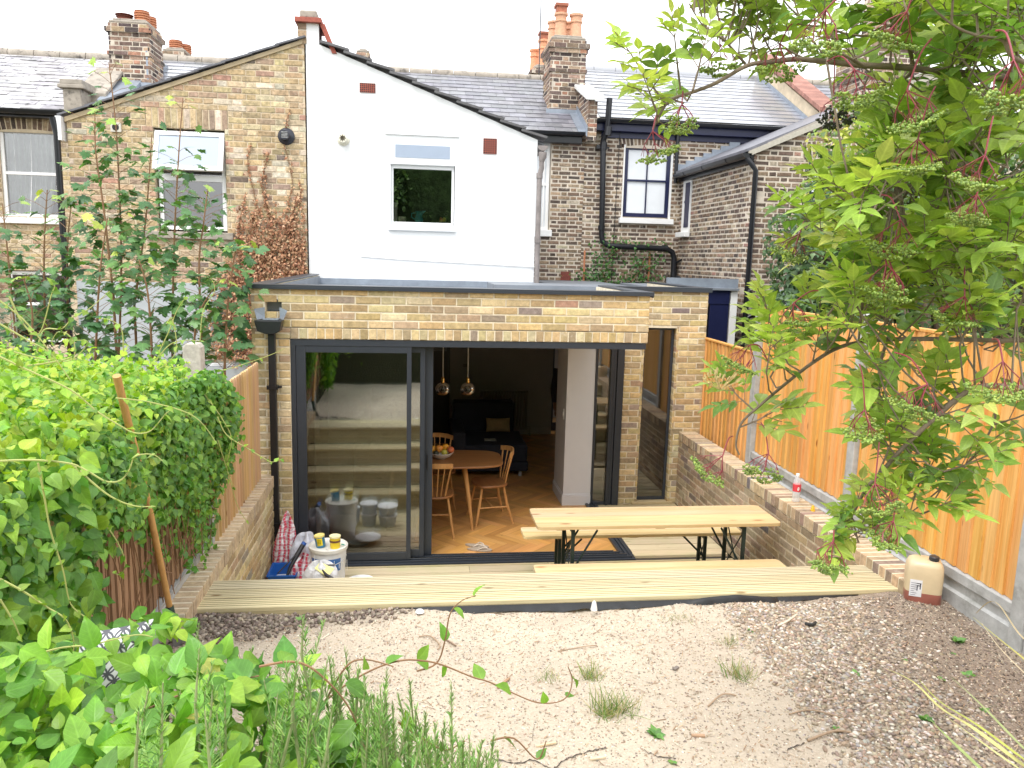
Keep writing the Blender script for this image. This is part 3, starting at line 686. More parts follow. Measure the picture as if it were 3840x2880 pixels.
def pots(par, x, y, z, h, r, col, cap=False, name='chimney_pot', squat=False):
    m = M(); 
    if squat:
        prof = [(r, 0), (r, h*.1)]
        for i in range(4): a = h*(.15+i*.2); prof += [(r*1.08, a), (r*1.08, a+h*.11), (r*.9, a+h*.12), (r*.9, a+h*.19)]
        prof += [(r*1.02, h*.97), (r*.9, h), (.01, h*1.02)]
    else: prof = [(r*1.05, 0), (r*.92, h*.45), (r*.9, h*.62), (r*1.05, h*.64), (r*1.05, h*.69), (r*.92, h*.71), (r*.94, h*.86), (r*1.15, h*.9), (r*1.15, h*.98), (r*.8, h), (r*.75, h*.7), (.01, h*.7)]
    m.lathe(prof, 20, (x, y, z), col)
    if cap: m.box(x-r*.85, x+r*.85, y-r*.85, y+r*.85, z+h, z+h+.1, (.8, .7, .8)); m.box(x-r*1.05, x+r*1.05, y-r*1.05, y+r*1.05, z+h+.1, z+h+.15, (.7, .6, .7))
    return m.build(name, TERRA, par, smooth=40)
def stack(par, x0, x1, y0, y1, z0, z1, bands=(), name='chimney'):
    m = M()
    wall(m, TF(x0, y0), x1-x0, z0, z1, (), 'chim', 'flemish', depth=.1, joint=.014, jit=.004)
    wall(m, TF(x1, y0, 0, 'right'), y1-y0, z0, z1, (), 'chim', 'stretcher', depth=.1, joint=.014, jit=.004)
    wall(m, TF(x0, y0, 0, 'left'), y1-y0, z0, z1, (), 'chim', 'stretcher', depth=.1, joint=.014, jit=.004)
    wall(m, TF(x0, y1) @ Matrix(((1,0,0,0),(0,-1,0,0),(0,0,1,0),(0,0,0,1))), x1-x0, z0, z1, (), 'chim', depth=.1)
    for b0, b1, p in bands:
        wall(m, TF(x0-p, y0-p), x1-x0+2*p, b0, b1, (), 'chim', depth=.1, joint=.012, jit=.005)
        wall(m, TF(x1+p, y0-p, 0, 'right'), y1-y0+2*p, b0, b1, (), 'chim', depth=.1, joint=.012)
        wall(m, TF(x0-p, y0-p, 0, 'left'), y1-y0+2*p, b0, b1, (), 'chim', depth=.1, joint=.012)
        m.box(x0-p+.01, x1+p-.01, y0-p+.01, y1+p-.01, b0+.004, b1-.001, (.5, .45, .4), 1)
    o = m.build(name, [MBO, MORTG], par)
    m = M(); m.box(x0+.01, x1-.01, y0+.01, y1-.01, z1-.002, z1+.05); m.box(x0+.06, x1-.06, y0+.06, y1-.06, z1+.05, z1+.09); m.build('flaunching', STONE, o, bevel=.02)
    return o
def ridge(par, x0, x1, y, z, mat=STONE, name='ridge_tiles'):
    m = M(); n = max(1, round((x1-x0)/.45)); w_ = (x1-x0)/n
    for i in range(n): m.tube([(x0+i*w_, y, z-.03), (x0+(i+1)*w_-.012, y, z-.03)], .10+U(-.004, .004), 10)
    return m.build(name, mat, par, smooth=40)
def gutter(par, x0, x1, y, z, r=.06, mat=BLACK, name='gutter'):
    m = M(); pr = [(y-r*math.cos(a), z-r*math.sin(a)) for a in [PI*i/8 for i in range(9)]]
    pr += [(p[0]*.999+y*.001-(.006 if p[0] > y else -.006), p[1]+.006) for p in pr[::-1]]
    m.prism(pr, x0, x1, 'x')
    x = x0+.3
    while x < x1: m.prism([(y-r-.004, z+.003), (y-r*.7, z-r*.85), (y, z-r-.008), (y+r, z-r*.5), (y+r, z), (y-r*.5, z-r*.4)], x, x+.05, 'x'); x += .95
    return m.build(name, mat, par, smooth=40)
def verge(par, p0, p1, y0, th=.03, n=10, mat=SLATE, col=(.7, .7, .7), step=.012, name='verge_slates', dep=.5):
    """overlapping slates seen end on along a sloping verge"""
    (xa, za), (xb, zb) = p0, p1; L = math.hypot(xb-xa, zb-za); ux, uz = (xb-xa)/L, (zb-za)/L; nx, nz = (-uz, ux) if ux > 0 else (uz, -ux)
    m = M()
    for i in range(n):
        a, b = i*L/n, (i+1)*L/n+.05; h = step
        q = lambda s, t: (xa+ux*s+nx*t, za+uz*s+nz*t)
        m.prism([q(a, h if ux*uz > 0 else .0), q(b, 0 if ux*uz > 0 else h), q(b, th if ux*uz > 0 else th+h), q(a, th+h if ux*uz > 0 else th)], y0+U(-.006, .006), y0+dep, 'y', col=col)
    return m.build(name, mat, par)
YW, YM = 11.15, 14.3
# ======== the white rendered house (ours)
wh = empty('rendered_house', (.1, 12, 0), 'white rendered house end with a stepped slate verge above the flat roof', 'house')
m = M(); mortar(m, TF(-1.26, YW), 0, 2.945, 2.3, 5.9, [(.935, 1.805, 3.30, 4.42)], .25, 0)
o = m.build('wall', [RENDER, RENDER], wh); cut(o, (-1.24, 0, 5.58), Vector((1.09, 0, 2.95)).normalized())
m = M(); m.box(-1.43, -1.2599, YW+.0005, YW+.35, 2.3, 5.84); m.build('pier', RENDER, wh)
m = M(); mortar(m, TF(1.685, YW+.01, 0, 'right'), 0, 3.15, 2.3, 4.50, [(1.9, 2.3, 3.3, 4.3)], .2, 0); m.build('side_wall', [RENDER, RENDER], wh)
verge(wh, (-1.24, 5.60), (1.74, 4.495), YW-.07, .03, 10, SLATE, (.55, .53, .5), .042, dep=.35)
m = M(); m.prism([(-1.3, 5.60), (1.85, 4.43), (1.85, 4.46), (-1.3, 5.63)], YW+.3, YM, 'y', col=(.8, .8, .8)); m.build('outrigger_roof', SLATE, wh)
m = M(); m.box(-1.56, -1.22, YW-.07, YW+.6, 5.84, 5.90); m.prism([(-1.25, 5.84), (-1.18, 5.84), (-1.03, 5.48), (-1.09, 5.48)], YW-.02, YW+.5, 'y'); m.build('tile_creasing', TERRAB, wh, bevel=.004)
m = M(); m.box(-1.50, -1.28, YW-.02, YW+.5, 5.90, 6.0); m.build('cap_stone', STONE, wh, bevel=.02)
m = M(); wall(m, TF(-1.53, YW-.01), .11, 5.58, 5.84, (), 'chim', depth=.1); m.build('brick_pier', [MBO, MORTG], wh)
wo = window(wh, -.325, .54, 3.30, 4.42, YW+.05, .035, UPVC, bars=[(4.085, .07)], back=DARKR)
wo.name = 'window'
m = M(); m.box(-.34, .545, YW-.005, YW+.045, 4.10, 4.44); mo = m.build('top_light', UPVC, wo, bevel=.006)
m = M(); m.box(-.265, .475, YW-.009, YW-.0055, 4.19, 4.36); mo2 = m.build('frosted_pane', FROST, wo)
m = M(); m.box(-.36, .57, YW-.05, YW+.05, 3.215, 3.262); m.build('sill', RENDER, wo, bevel=.008)
m = M(); m.box(-.40, .60, YW-.022, YW+.0, 4.488, 4.50); m.build('drip_bead', RENDER, wh)
airbrick(wh, -.735, -.53, 5.01, 5.13, YW, 8, 5); airbrick(wh, .93, 1.115, 4.285, 4.49, YW, 6, 7)
m = M(); Tm = Matrix.Translation((-.955, YW, 4.395)) @ Matrix.Rotation(PI/2, 4, 'X')
m.lathe([(.085, 0), (.085, .012), (.055, .03), (.055, .13), (.03, .13), (.03, .02)], 24, T=Tm, col=(.75, .72, .6)); fl = m.build('flue_terminal', PLAINC, wh, smooth=35)
m = M()
for i in range(4): m.box(-.955-.045, -.955+.045, YW-.136, YW-.13, 4.393, 4.399, T=Matrix.Translation((-.955, 0, 4.395)) @ Matrix.Rotation(i*PI/4, 4, 'Y') @ Matrix.Translation((.955, 0, -4.395)), col=(.1, .08, .05))
m.build('guard', PLAINC, fl)
m = M(); m.tube([(-.735, YW-.01, 2.85), (-.2, YW-.012, 2.822), (.8, YW-.012, 2.79), (1.66, YW-.015, 2.765), (1.70, YW-.02, 2.76)], .008, 6); m.build('cable', WHITE, wh)
GREYP = mk('grey iron pipe', (.24, .21, .20), .6, var=.3, vs=9)
m = M(); m.tube([(1.735, YW-.06, 4.20), (1.74, YW-.06, 4.12), (1.715, YW-.05, 4.02), (1.715, YW-.05, 3.2), (1.72, YW-.05, 2.4)], .036, 12); m.tube([(1.715, YW-.05, 3.18), (1.715, YW-.05, 3.10)], .045, 12); m.tube([(1.715, YW-.05, 4.05), (1.715, YW-.05, 3.98)], .044, 12)
m.tube([(1.75, YW-.06, 4.33), (1.748, YW-.06, 4.27), (1.735, YW-.06, 4.20)], [.055, .055, .036], 12)
dp = m.build('downpipe', GREYP, wh, smooth=40)
gutter(wh, 1.66, 1.80, YW+.0, 4.41, .06, GREYP) if False else None
m = M(); pr = [(1.75-.07*math.cos(PI*i/8), 4.42-.07*math.sin(PI*i/8)) for i in range(9)]; m.prism(pr, YW-.06, YM-.2, 'y'); m.build('gutter', GREYP, wh, smooth=40)
# main rear wall, roof
PR = .532
m = M(); wall(m, TF(1.70, YM), 1.32, 2.2, 5.02, [(.0, .71, 3.38, 5.02)], 'dark', 'flemish', joint=.02, course=.072, jit=.004, depth=.15); m.build('main_wall', [MBO, MORTG], wh)
window(wh, 1.72, 2.40, 3.40, 5.0, YM+.06, .06, WHITE, bars=[(4.2, .05)], vbars=[(2.30, .03)], pane=BLIND, sill=(.06, .10, .12))
airbrick(wh, 2.655, 2.84, 2.49, 2.66, YM, 9, 7)
m = M(); m.box(1.55, 2.93, YM-.16, YM-.01, 4.90, 5.06); m.build('fascia', BLACK, wh, bevel=.01); gutter(wh, 1.3, 2.95, YM-.22, 5.08, .06)
m = M(); slates(m, -1.45, 3.0, YM-.2, 5.08, 16.85, 5.08+2.75*PR, .30, jit=.002, jx=.003); m.build('roof', SLATE, wh)
ridge(wh, -1.45, 3.0, 16.87, 6.56)
m = M(); m.box(1.95, 2.14, 15.9, 16.0, 6.0, 6.06, T=None); m.build('roof_vent', BLACK, wh, bevel=.015)
ch = stack(wh, 2.46, 3.12, 15.0, 15.8, 5.35, 6.86, [(6.28, 6.35, .025), (6.62, 6.70, .03), (6.70, 6.79, .06)])
for x, y, h, cp in ((2.66, 15.2, .44, 1), (2.95, 15.2, .44, 0), (2.60, 15.6, .40, 0), (2.90, 15.6, .40, 0)): pots(ch, x, y, 6.92, h, .112, (1.35, 1.9, 2.4) if not cp else (1.3, 1.8, 2.2), cp)
# brick party parapet with white coping running down from the chimney
m = M(); wall(m, TF(3.0, YM-.25), .16, 4.95, 5.62, (), 'chim', course=.075, depth=.12, joint=.014); wall(m, TF(3.0, YM-.25, 0, 'left'), 1.2, 4.95, 6.1, (), 'chim', joint=.014, depth=.12)
pw = m.build('party_parapet', [MBO, MORTG], wh); cut(pw, (0, YM-.25, 5.62), Vector((0, -.42, 1)).normalized())
m = M(); m.prism([(YM-.42, 5.60), (YM+.9, 6.08), (YM+.9, 6.15), (YM-.42, 5.68)], 2.92, 3.24, 'x'); m.build('coping', mk('white coping', (.7, .7, .68), .7, var=.15), pw, bevel=.01)
m = M(); m.prism([(YM-.25, 5.02), (YM+.95, 5.66), (YM+.95, 5.82), (YM-.25, 5.2)], 2.975, 2.995, 'x'); m.prism([(YM-.2, 5.1), (YM+.95, 5.70), (YM+.95, 5.72), (YM-.2, 5.12)], 2.84, 2.975, 'x'); m.box(2.40, 3.0, 14.95, 14.99, 5.45, 5.62); m.build('lead_flashing', LEAD, pw)
# ======== left brick house
lh = empty('yellow_brick_house', (-3, 12, 0), 'yellow stock brick house end with a tilted open top light and dead ivy', 'house')
m = M(); LX = -4.45; T = TF(LX, YW)
HW = (1.06, 1.955, 3.12, 4.44)
wall(m, T, 3.0, 2.42, 5.75, [HW, (.97, 2.0, 4.44, 4.70)], 'yellow', 'flemish', joint=.013, course=.0765, bl=.24, jit=.003, depth=.25)
soldier(m, T, .97, 2.0, 4.44, 4.70, .082, 'yellow', .013, depth=.25)
wall(m, T, 3.0, 0.7, 2.42, [(1.7, 1.98, 1.2, 1.74)], 'yellow', 'flemish', joint=.013, slab=True, depth=.25) if False else None
lw_ = m.build('wall', [MBO, MORTY], lh); cut(lw_, (LX, 0, 4.50), Vector((-1.11, 0, 3.0)).normalized())
m = M(); mortar(m, T, 0, 3.0, -.05, 2.44, [(1.6, 2.0, 1.3, 1.75)], .24, -.012); m.build('rendered_base', [GREYR, GREYR], lh)
window(lh, -2.86, -2.46, 1.3, 1.75, YW+.03, .04, UPVC)
m = M(); mortar(m, TF(LX, YW+.02, 0, 'left'), 0, 3.2, -.05, 4.5, (), .2, 0); m.build('side_wall', [MBO, MORTY], lh)
verge(lh, (LX-.08, 4.52), (-1.47, 5.64), YW-.06, .022, 9, SLATE, (.6, .6, .62), .012, dep=.4)
m = M(); m.prism([(LX-.02, 4.46), (-1.47, 5.58), (-1.47, 5.63), (LX-.02, 4.52)], YW-.022, YW+.03, 'y', col=(.5, .4, .26)); m.build('verge_mortar', mk('mortar fillet', (1, 1, 1), .9, attr=True, var=.2), lh)
m = M(); m.prism([(LX-.12, 4.46), (-1.4, 5.60), (-1.4, 5.64), (LX-.12, 4.49)], YW+.3, YM, 'y', col=(.8, .8, .8)); m.build('outrigger_roof', SLATE, lh)
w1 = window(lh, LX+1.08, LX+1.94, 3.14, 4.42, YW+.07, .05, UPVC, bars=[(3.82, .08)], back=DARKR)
# the top light hangs open, hinged at the head
m = M(); K = Matrix.Translation((0, YW+.06, 4.40)) @ Matrix.Rotation(R(-20), 4, 'X') @ Matrix.Translation((0, -YW-.06, -4.40))
for q in ((LX+1.07, LX+1.13, 3.86, 4.40), (LX+1.89, LX+1.95, 3.86, 4.40), (LX+1.13, LX+1.89, 3.86, 3.92), (LX+1.13, LX+1.89, 4.34, 4.40)): m.box(q[0], q[1], YW+.02, YW+.06, q[2], q[3], T=K)
sash = m.build('open_casement', UPVC, w1, bevel=.004)
m = M(); m.box(LX+1.13, LX+1.89, YW+.035, YW+.04, 3.92, 4.34, T=K); m.build('casement_glass', FROST, w1)
m = M(); m.box(LX+.90, LX+2.04, YW-.07, YW+.05, 3.02, 3.115); m.build('sill', STONE, w1, bevel=.01)
m = M(); m.lathe([(.11, 0), (.11, .01), (.085, .035), (.06, .05), (.06, .16), (.045, .16), (.045, .05)], 24, T=Matrix.Translation((-1.70, YW, 4.40)) @ Matrix.Rotation(PI/2, 4, 'X'), col=(.03, .032, .045)); fl = m.build('flue_terminal', PLAINC, lh, smooth=35)
m = M()
for i in range(5): m.box(-1.74, -1.66, YW-.163, YW-.16, 4.365+i*.017, 4.371+i*.017, col=(.5, .5, .5))
m.build('guard', PLAINC, fl)
m = M(); m.box(-3.91, -3.78, YW-.03, YW, 4.36, 4.48, (.6, .57, .5)); vv = m.build('vent_plate', MATTC, lh, bevel=.004)
m = M(); m.tube([(-3.845, YW-.034, 4.42), (-3.845, YW-.03, 4.42)], .042, 20, (.02, .02, .02)); m.build('vent_hole', MATTC, vv)
m = M(); m.tube([(LX-.13, YW-.1, 4.50), (LX-.1, YW-.07, 4.30), (LX-.1, YW-.07, .3)], .04, 12); m.build('downpipe', BLACK, lh, smooth=40)
m = M(); m.box(LX-.10, LX-.03, YW-.1, YW+.1, 4.22, 4.52, (.8, .8, .82)); m.build('bargeboard_end', PLAINC, lh, bevel=.004)
m = M(); wall(m, TF(-5.6, YM), 1.2, 2, 5.0, (), 'dark', 'flemish', joint=.016, depth=.15); m.build('main_wall', [MBO, MORTY], lh)
m = M(); slates(m, -5.05, -1.4, YM-.2, 5.08, 16.9, 5.08+2.75*PR, .32, jit=.002, jx=.003); m.build('roof', SLATEN, lh); ridge(lh, -5.05, -1.4, 16.9, 6.56)
cl = stack(lh, -5.30, -4.62, 15.2, 15.95, 5.3, 6.74, [(6.20, 6.27, .025), (6.58, 6.67, .045)])
pots(cl, -5.08, 15.4, 6.80, .12, .13, (.28, .18, .18), squat=False); pots(cl, -4.80, 15.45, 6.81, .20, .12, (1, 1, 1), squat=True); pots(cl, -4.78, 15.8, 6.81, .2, .11, (1, 1, 1), squat=True)
c2 = stack(lh, -5.40, -4.92, 18.6, 19.3, 6.2, 7.09, [(6.85, 6.95, .04)]); pots(c2, -5.18, 18.85, 7.14, .22, .13, (1, 1, 1), squat=True); pots(c2, -5.05, 19.1, 7.14, .2, .12, (1, 1, 1), squat=True)
m = M(); m.box(-5.60, -5.32, 13.95, 14.35, 4.95, 5.38, (1, 1, 1)); m.box(-5.66, -5.26, 13.9, 14.5, 5.38, 5.44); m.box(-5.63, -5.29, 13.92, 14.5, 5.44, 5.52)
m.prism([(14.35, 5.15), (15.3, 5.65), (15.3, 5.93), (14.35, 5.33)], -5.50, -5.15, 'x'); m.prism([(14.35, 5.33), (15.3, 5.93), (15.3, 6.0), (14.35, 5.40)], -5.56, -5.09, 'x'); m.build('stone_parapet', STONE, lh, bevel=.012)
m = M(); m.prism([(14.2, 5.20), (15.25, 5.76), (15.25, 5.82), (14.2, 5.27)], -5.18, -4.78, 'x'); m.box(-5.1, -4.6, 15.12, 15.18, 5.55, 5.75); m.box(-4.69, -4.66, 15.2, 16.4, 5.6, 6.3); m.build('lead_flashing', LEAD, lh)
# ======== far left house
fl_ = empty('terrace_house', (-7, 15, 0), 'terrace house with mossy grey slates and grey curtains in a white sash window, far left', 'house')
m = M(); T = TF(-9.5, YM); h1 = (2.72, 3.62, 3.33, 4.78); h2 = (2.70, 3.64, 1.2, 2.46)
wall(m, T, 4.0, 2.0, 5.1, [h1, h2, (2.62, 3.72, 4.78, 4.97)], 'yellow', 'flemish', joint=.014, depth=.2, jit=.004); soldier(m, T, 2.62, 3.72, 4.76, 5.0, .08, 'dark', .016, depth=.2, arch=.05, fan=.25); mortar(m, T, 0, 4, -.05, 2.0, [h2], .2, 0)
m.build('wall', [MBO, MORTY], fl_)
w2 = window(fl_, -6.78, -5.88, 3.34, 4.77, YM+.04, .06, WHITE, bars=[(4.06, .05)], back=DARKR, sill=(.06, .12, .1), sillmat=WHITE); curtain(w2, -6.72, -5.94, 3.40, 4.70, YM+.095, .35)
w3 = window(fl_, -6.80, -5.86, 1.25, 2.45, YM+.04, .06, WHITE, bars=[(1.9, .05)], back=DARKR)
m = M(); slates(m, -10.5, -5.4, YM-.25, 5.05, 16.9, 5.05+2.7*PR, .30, jit=.008, jx=.02)
m.build('roof', mk('old slate', (.42, .41, .42), .6, attr=True, var=.35, vs=6, bs=30, bstr=.5, dark=(.06, .06, .065), dscale=9, dlo=.58, dhi=.66), fl_)
ridge(fl_, -10.5, -5.35, 16.9, 6.52); gutter(fl_, -10.5, -5.2, YM-.3, 5.03, .07)
m = M(); m.box(-9.5, -5.3, YM-.2, YM-.02, 4.93, 5.0); m.build('fascia', BLACK, fl_)
m = M(); m.tube([(-6.98, YM-.15, 4.95), (-6.98, YM-.12, 4.2), (-6.98, YM-.12, 1)], .05, 10); m.build('downpipe', BLACK, fl_, smooth=40)
m = M(); m.tube([(-5.35, YM-.28, 4.98), (-5.3, YM-.2, 4.85), (-4.75, YM-.2, 4.75)], .045, 10); m.build('swan_neck', BLACK, fl_, smooth=40)
# ======== right house with the blue sash window
rh = empty('blue_window_house', (5, 14, 0), 'dark stock brick house with navy sash window, black soil pipes and shiny new slates', 'house')
m = M(); T = TF(3.02, YM); hW = (.72, 1.61, 3.66, 4.96)
wall(m, T, 4.3, 2.0, 5.24, [hW, (.62, 1.72, 4.96, 5.20), (2.86, 3.32, 4.78, 5.14), (.78, 1.72, 2.0, 2.50)], 'dark', 'flemish', joint=.024, course=.0735, bl=.225, jit=.004, depth=.2)
soldier(m, T, .62, 1.72, 4.94, 5.20, .07, 'dark', .022, depth=.2, arch=.05, fan=.28); soldier(m, T, .80, 1.80, 2.52, 2.75, .07, 'dark', .022, arch=.06, fan=.3, slab=False)
m.build('wall', [MBO, MORTG], rh)
ws = window(rh, 3.76, 4.62, 3.68, 4.94, YM+.03, .07, NAVY, bars=[(4.33, .035)], vbars=[(4.19, .022)], pane=BLIND)
m = M(); m.box(3.735, 3.762, YM-.004, YM+.04, 3.66, 4.95); m.box(4.622, 4.66, YM-.004, YM+.04, 3.66, 4.95); m.box(3.69, 4.70, YM-.09, YM+.04, 3.56, 3.655); m.build('sill', WHITE, ws, bevel=.006)
window(rh, 5.88, 6.34, 4.80, 5.13, YM+.02, .03, NAVY, pane=NAVY)
window(rh, 3.82, 4.72, 2.0, 2.50, YM+.02, .03, BLACK, pane=BLACK)
m = M(); slates(m, 3.22, 7.25, YM-.2, 5.36, 16.75, 5.36+2.65*PR, .42, jit=.001, jx=.001); m.build('roof', SLATEN, rh); ridge(rh, 3.2, 7.25, 16.78, 6.78, SLATEN)
gutter(rh, 3.16, 7.1, YM-.22, 5.33, .06); m = M(); m.box(3.06, 7.1, YM-.15, YM-.01, 5.15, 5.33); m.box(3.3, 7.0, YM-.022, YM-.0105, 5.05, 5.15); m.build('fascia', NAVY, rh, bevel=.004)
m = M(); y = YM-.12
m.tube([(3.37, y-.12, 5.68), (3.35, y-.12, 5.12), (3.32, y, 5.0), (3.32, y, 4.9), (3.36, y, 3.34), (3.38, y, 3.22), (3.50, y, 3.14), (4.58, y, 3.12), (4.70, y, 3.06), (4.74, y, 2.95), (4.75, y, 2.3)], .052, 14)
for p, q in (((3.375, y-.12, 5.2), (3.365, y-.12, 5.05)), ((3.325, y, 4.95), (3.325, y, 4.82)), ((3.35, y, 3.5), (3.35, y, 3.42)), ((4.5, y, 3.125), (4.6, y, 3.12)), ((4.75, y, 2.7), (4.75, y, 2.58))): m.tube([p, q], .064, 14)
m.tube([(4.75, y, 2.85), (4.85, y-.2, 2.95), (5.0, y-.35, 2.98)], .02, 8); m.tube([(4.75, y, 2.62), (4.9, y-.2, 2.60), (5.1, y-.4, 2.58)], .025, 8)
m.build('soil_pipe', BLACK, rh, smooth=40)
m = M(); m.box(3.20, 3.26, y-.01, y+.1, 4.84, 4.9); m.box(3.26, 3.44, y+.03, y+.06, 4.85, 4.88); m.build('pipe_bracket', BLACK, rh)
m = M(); m.tube([(4.70, YM-.06, 5.28), (4.70, YM-.06, 4.3)], .035, 10); m.build('downpipe', BLACK, rh, smooth=40)
m = M(); m.tube([(3.64, YM-.03, 5.2), (3.62, YM-.03, 4.0), (3.60, YM-.03, 2.4)], .006, 5); m.build('cable', BLACK, rh)
# its outrigger
OX = 4.83; m = M()
wall(m, TF(OX, YW, 0, 'left'), YM-YW, -.05, 4.44, [(2.55, 2.98, 3.40, 4.36)], 'dark', 'stretcher', joint=.022, course=.0735, bl=.17, jit=.004, depth=.2)
T = TF(OX, YW); hw = (.84, 1.7, 3.9, 4.43)
wall(m, T, 3.25, -.05, 5.75, [hw, (.74, 1.8, 4.43, 4.68)], 'dark', 'flemish', joint=.02, course=.0735, bl=.235, jit=.004, depth=.2); soldier(m, T, .74, 1.8, 4.43, 4.68, .07, 'dark', .022, depth=.2, arch=.04, fan=.2)
ow = m.build('outrigger_wall', [MBO, MORTG], rh); cut(ow, (OX, 0, 4.52), Vector((-.44, 0, 1)).normalized())
window(rh, OX+.85, OX+1.68, 3.9, 4.42, YW+.03, .045, NAVY, pane=BLIND)
# roof of the outrigger: slates rise to the right; gutter and downpipe on its left side
m = M(); m.prism([(OX-.14, 4.46), (8.1, 4.46+3.37*.44), (8.1, 4.50+3.37*.44), (OX-.14, 4.50)], YW-.02, YM, 'y', col=(.7, .7, .75)); m.build('outrigger_roof', SLATE, rh)
m = M(); m.prism([(OX-.10, 4.40), (8.1, 4.40+3.33*.44), (8.1, 4.47+3.33*.44), (OX-.10, 4.475)], YW-.06, YW+.0, 'y', col=(.46, .43, .36)); m.prism([(5.0, 4.56), (8.1, 4.56+3.1*.44), (8.1, 4.70+3.1*.44), (5.0, 4.60)], YW-.03, YW+.2, 'y', col=(.34, .31, .27)); m.build('verge', MATTC, rh)
m = M(); pr = [(OX-.13-.07*math.cos(PI*i/8), 4.44-.07*math.sin(PI*i/8)) for i in range(9)]; m.prism(pr, YW-.06, YM-.1, 'y')
for y in (YW+.6, YW+1.6, YW+2.5): m.prism([(a*1.0+(a-OX+.13)*.1, b-.004) for a, b in pr], y, y+.06, 'y')
m.box(OX-.05, OX-.01, YW, YM, 4.32, 4.45); m.build('gutter', BLACK, rh, smooth=35)
m = M(); m.tube([(OX-.12, YW-.02, 4.38), (OX-.05, YW-.06, 4.28), (OX+.01, YW-.06, 4.2), (OX+.01, YW-.06, .1)], .038, 12); m.tube([(OX+.01, YW-.06, 2.2), (OX-.2, YW-.1, 2.33), (OX-.5, YW, 2.55)], .03, 10); m.tube([(OX+.01, YW-.06, 2.08), (OX+.3, YW-.1, 2.25)], .03, 10)
m.tube([(OX+.01, YW-.06, 2.45), (OX+.06, YW-.08, 2.5)], .05, 10); m.build('downpipe', BLACK, rh, smooth=40)
m = M()
for i in range(12): y = YM-.02-i*.0; 
for i in range(7): m.box(OX-.10+i*.16, OX+.10+i*.16, YM-.034+.002*(i % 2), YM-.005, 4.50+i*.0712, 4.64+i*.0712)
m.build('stepped_flashing', LEAD, rh)
ns = M(); ns.box(OX-.012, OX+.05, 13.72, 14.13, 3.42, 4.32)
sw = ns.build('side_window', WHITE, rh); m = M(); m.box(OX-.02, OX-.0125, 13.76, 13.98, 3.50, 4.28); m.box(OX-.024, OX-.02, 13.74, 14.0, 3.93, 3.97); m.build('pane', NAVY, sw); m = M(); m.box(OX-.1, OX+.0, 13.68, 14.17, 3.33, 3.415); m.build('sill', WHITE, sw, bevel=.006)
# party parapet with red tile coping, and next roof
m = M(); wall(m, TF(7.22, 13.9), .3, 5.1, 5.7, (), 'new', joint=.014); m.prism([(13.9, 5.55), (16.8, 7.15), (16.8, 6.6), (13.9, 5.1)], 7.22, 7.5, 'x', (.5, .45, .33), 1)
pp = m.build('party_parapet', [MBO, MORTY], rh)
m = M(); L = 3.3; n = 44
for i in range(n):
    s = i/n; y = 13.85+2.95*s; z = 5.60+1.61*s; m.prism([(y, z), (y+.055, z+.03), (y+.055, z+.11), (y, z+.08)], 7.16, 7.56, 'x', (U(.8, 1.1),)*3)
m.build('tile_coping', mk('red brick coping', (.38, .19, .15), .85, attr=True, var=.2), pp)
m = M(); m.prism([(13.95, 5.22), (16.8, 6.75), (16.8, 6.9), (13.95, 5.36)], 7.20, 7.218, 'x'); m.build('lead_flashing', LEAD, pp)
m = M(); m.box(7.25, 7.48, 13.80, 13.90, 5.08, 5.72, (.60, .55, .42)); m.build('stone_block', MATTC, pp, bevel=.02)
nh = empty('next_terrace_house', (9.5, 15, 0), 'grey slate roof of the next house, half hidden behind the elder tree', 'house')
m = M(); slates(m, 7.52, 12.5, YM-.1, 5.30, 16.75, 6.72, .35, jit=.002, jx=.003); m.build('roof', SLATE, nh); ridge(nh, 7.5, 12.5, 16.78, 6.76); m = M(); m.box(7.52, 12.5, YM, YM+.2, 0, 5.28); m.build('wall', MORTG, nh)
# lead-clad bay and navy glazed lean-to behind the right of the extension
by = empty('glazed_lean_to', (3.95, 11.3, 0), 'navy framed glazed lean-to with lead topped roof behind the extension', 'lean-to')
m = M(); m.box(3.42, 3.52, 10.9, 10.98, 0, 2.42); m.box(4.22, 4.50, 10.9, 10.98, 0, 2.42); m.box(3.42, 4.50, 10.89, 10.99, 2.30, 2.50); m.box(3.52, 4.22, 10.905, 10.975, 1.1, 1.2); m.box(3.42, 3.5, 10.98, 12.5, 2.3, 2.5); m.build('frame', NAVY, by, bevel=.004)
m = M(); m.add([(3.52, 10.94, 1.2), (4.22, 10.94, 1.2), (4.22, 10.94, 2.3), (3.52, 10.94, 2.3)], [(0, 1, 2, 3)]); m.build('pane', glassmat('lean to glass', 2.4, (.3, .3, .3)), by, recalc=False)
m = M(); m.prism([(3.30, 2.5), (4.62, 2.5), (4.62, 2.53), (3.30, 2.53)], 10.85, 12.5, 'y'); m.build('roof', MEMB, by); m = M(); m.box(3.6, 4.66, 11.0, 11.06, 2.53, 2.66); m.build('flashing', LEAD, by)
m = M(); m.box(4.52, 4.62, 10.9, 11.1, 0, 2.5); m.build('white_post', WHITE, by); m = M(); m.box(3.5, 4.7, 11.4, 11.5, 0, 2.3, (.10, .08, .06)); m.build('back_wall', MATTC, by)
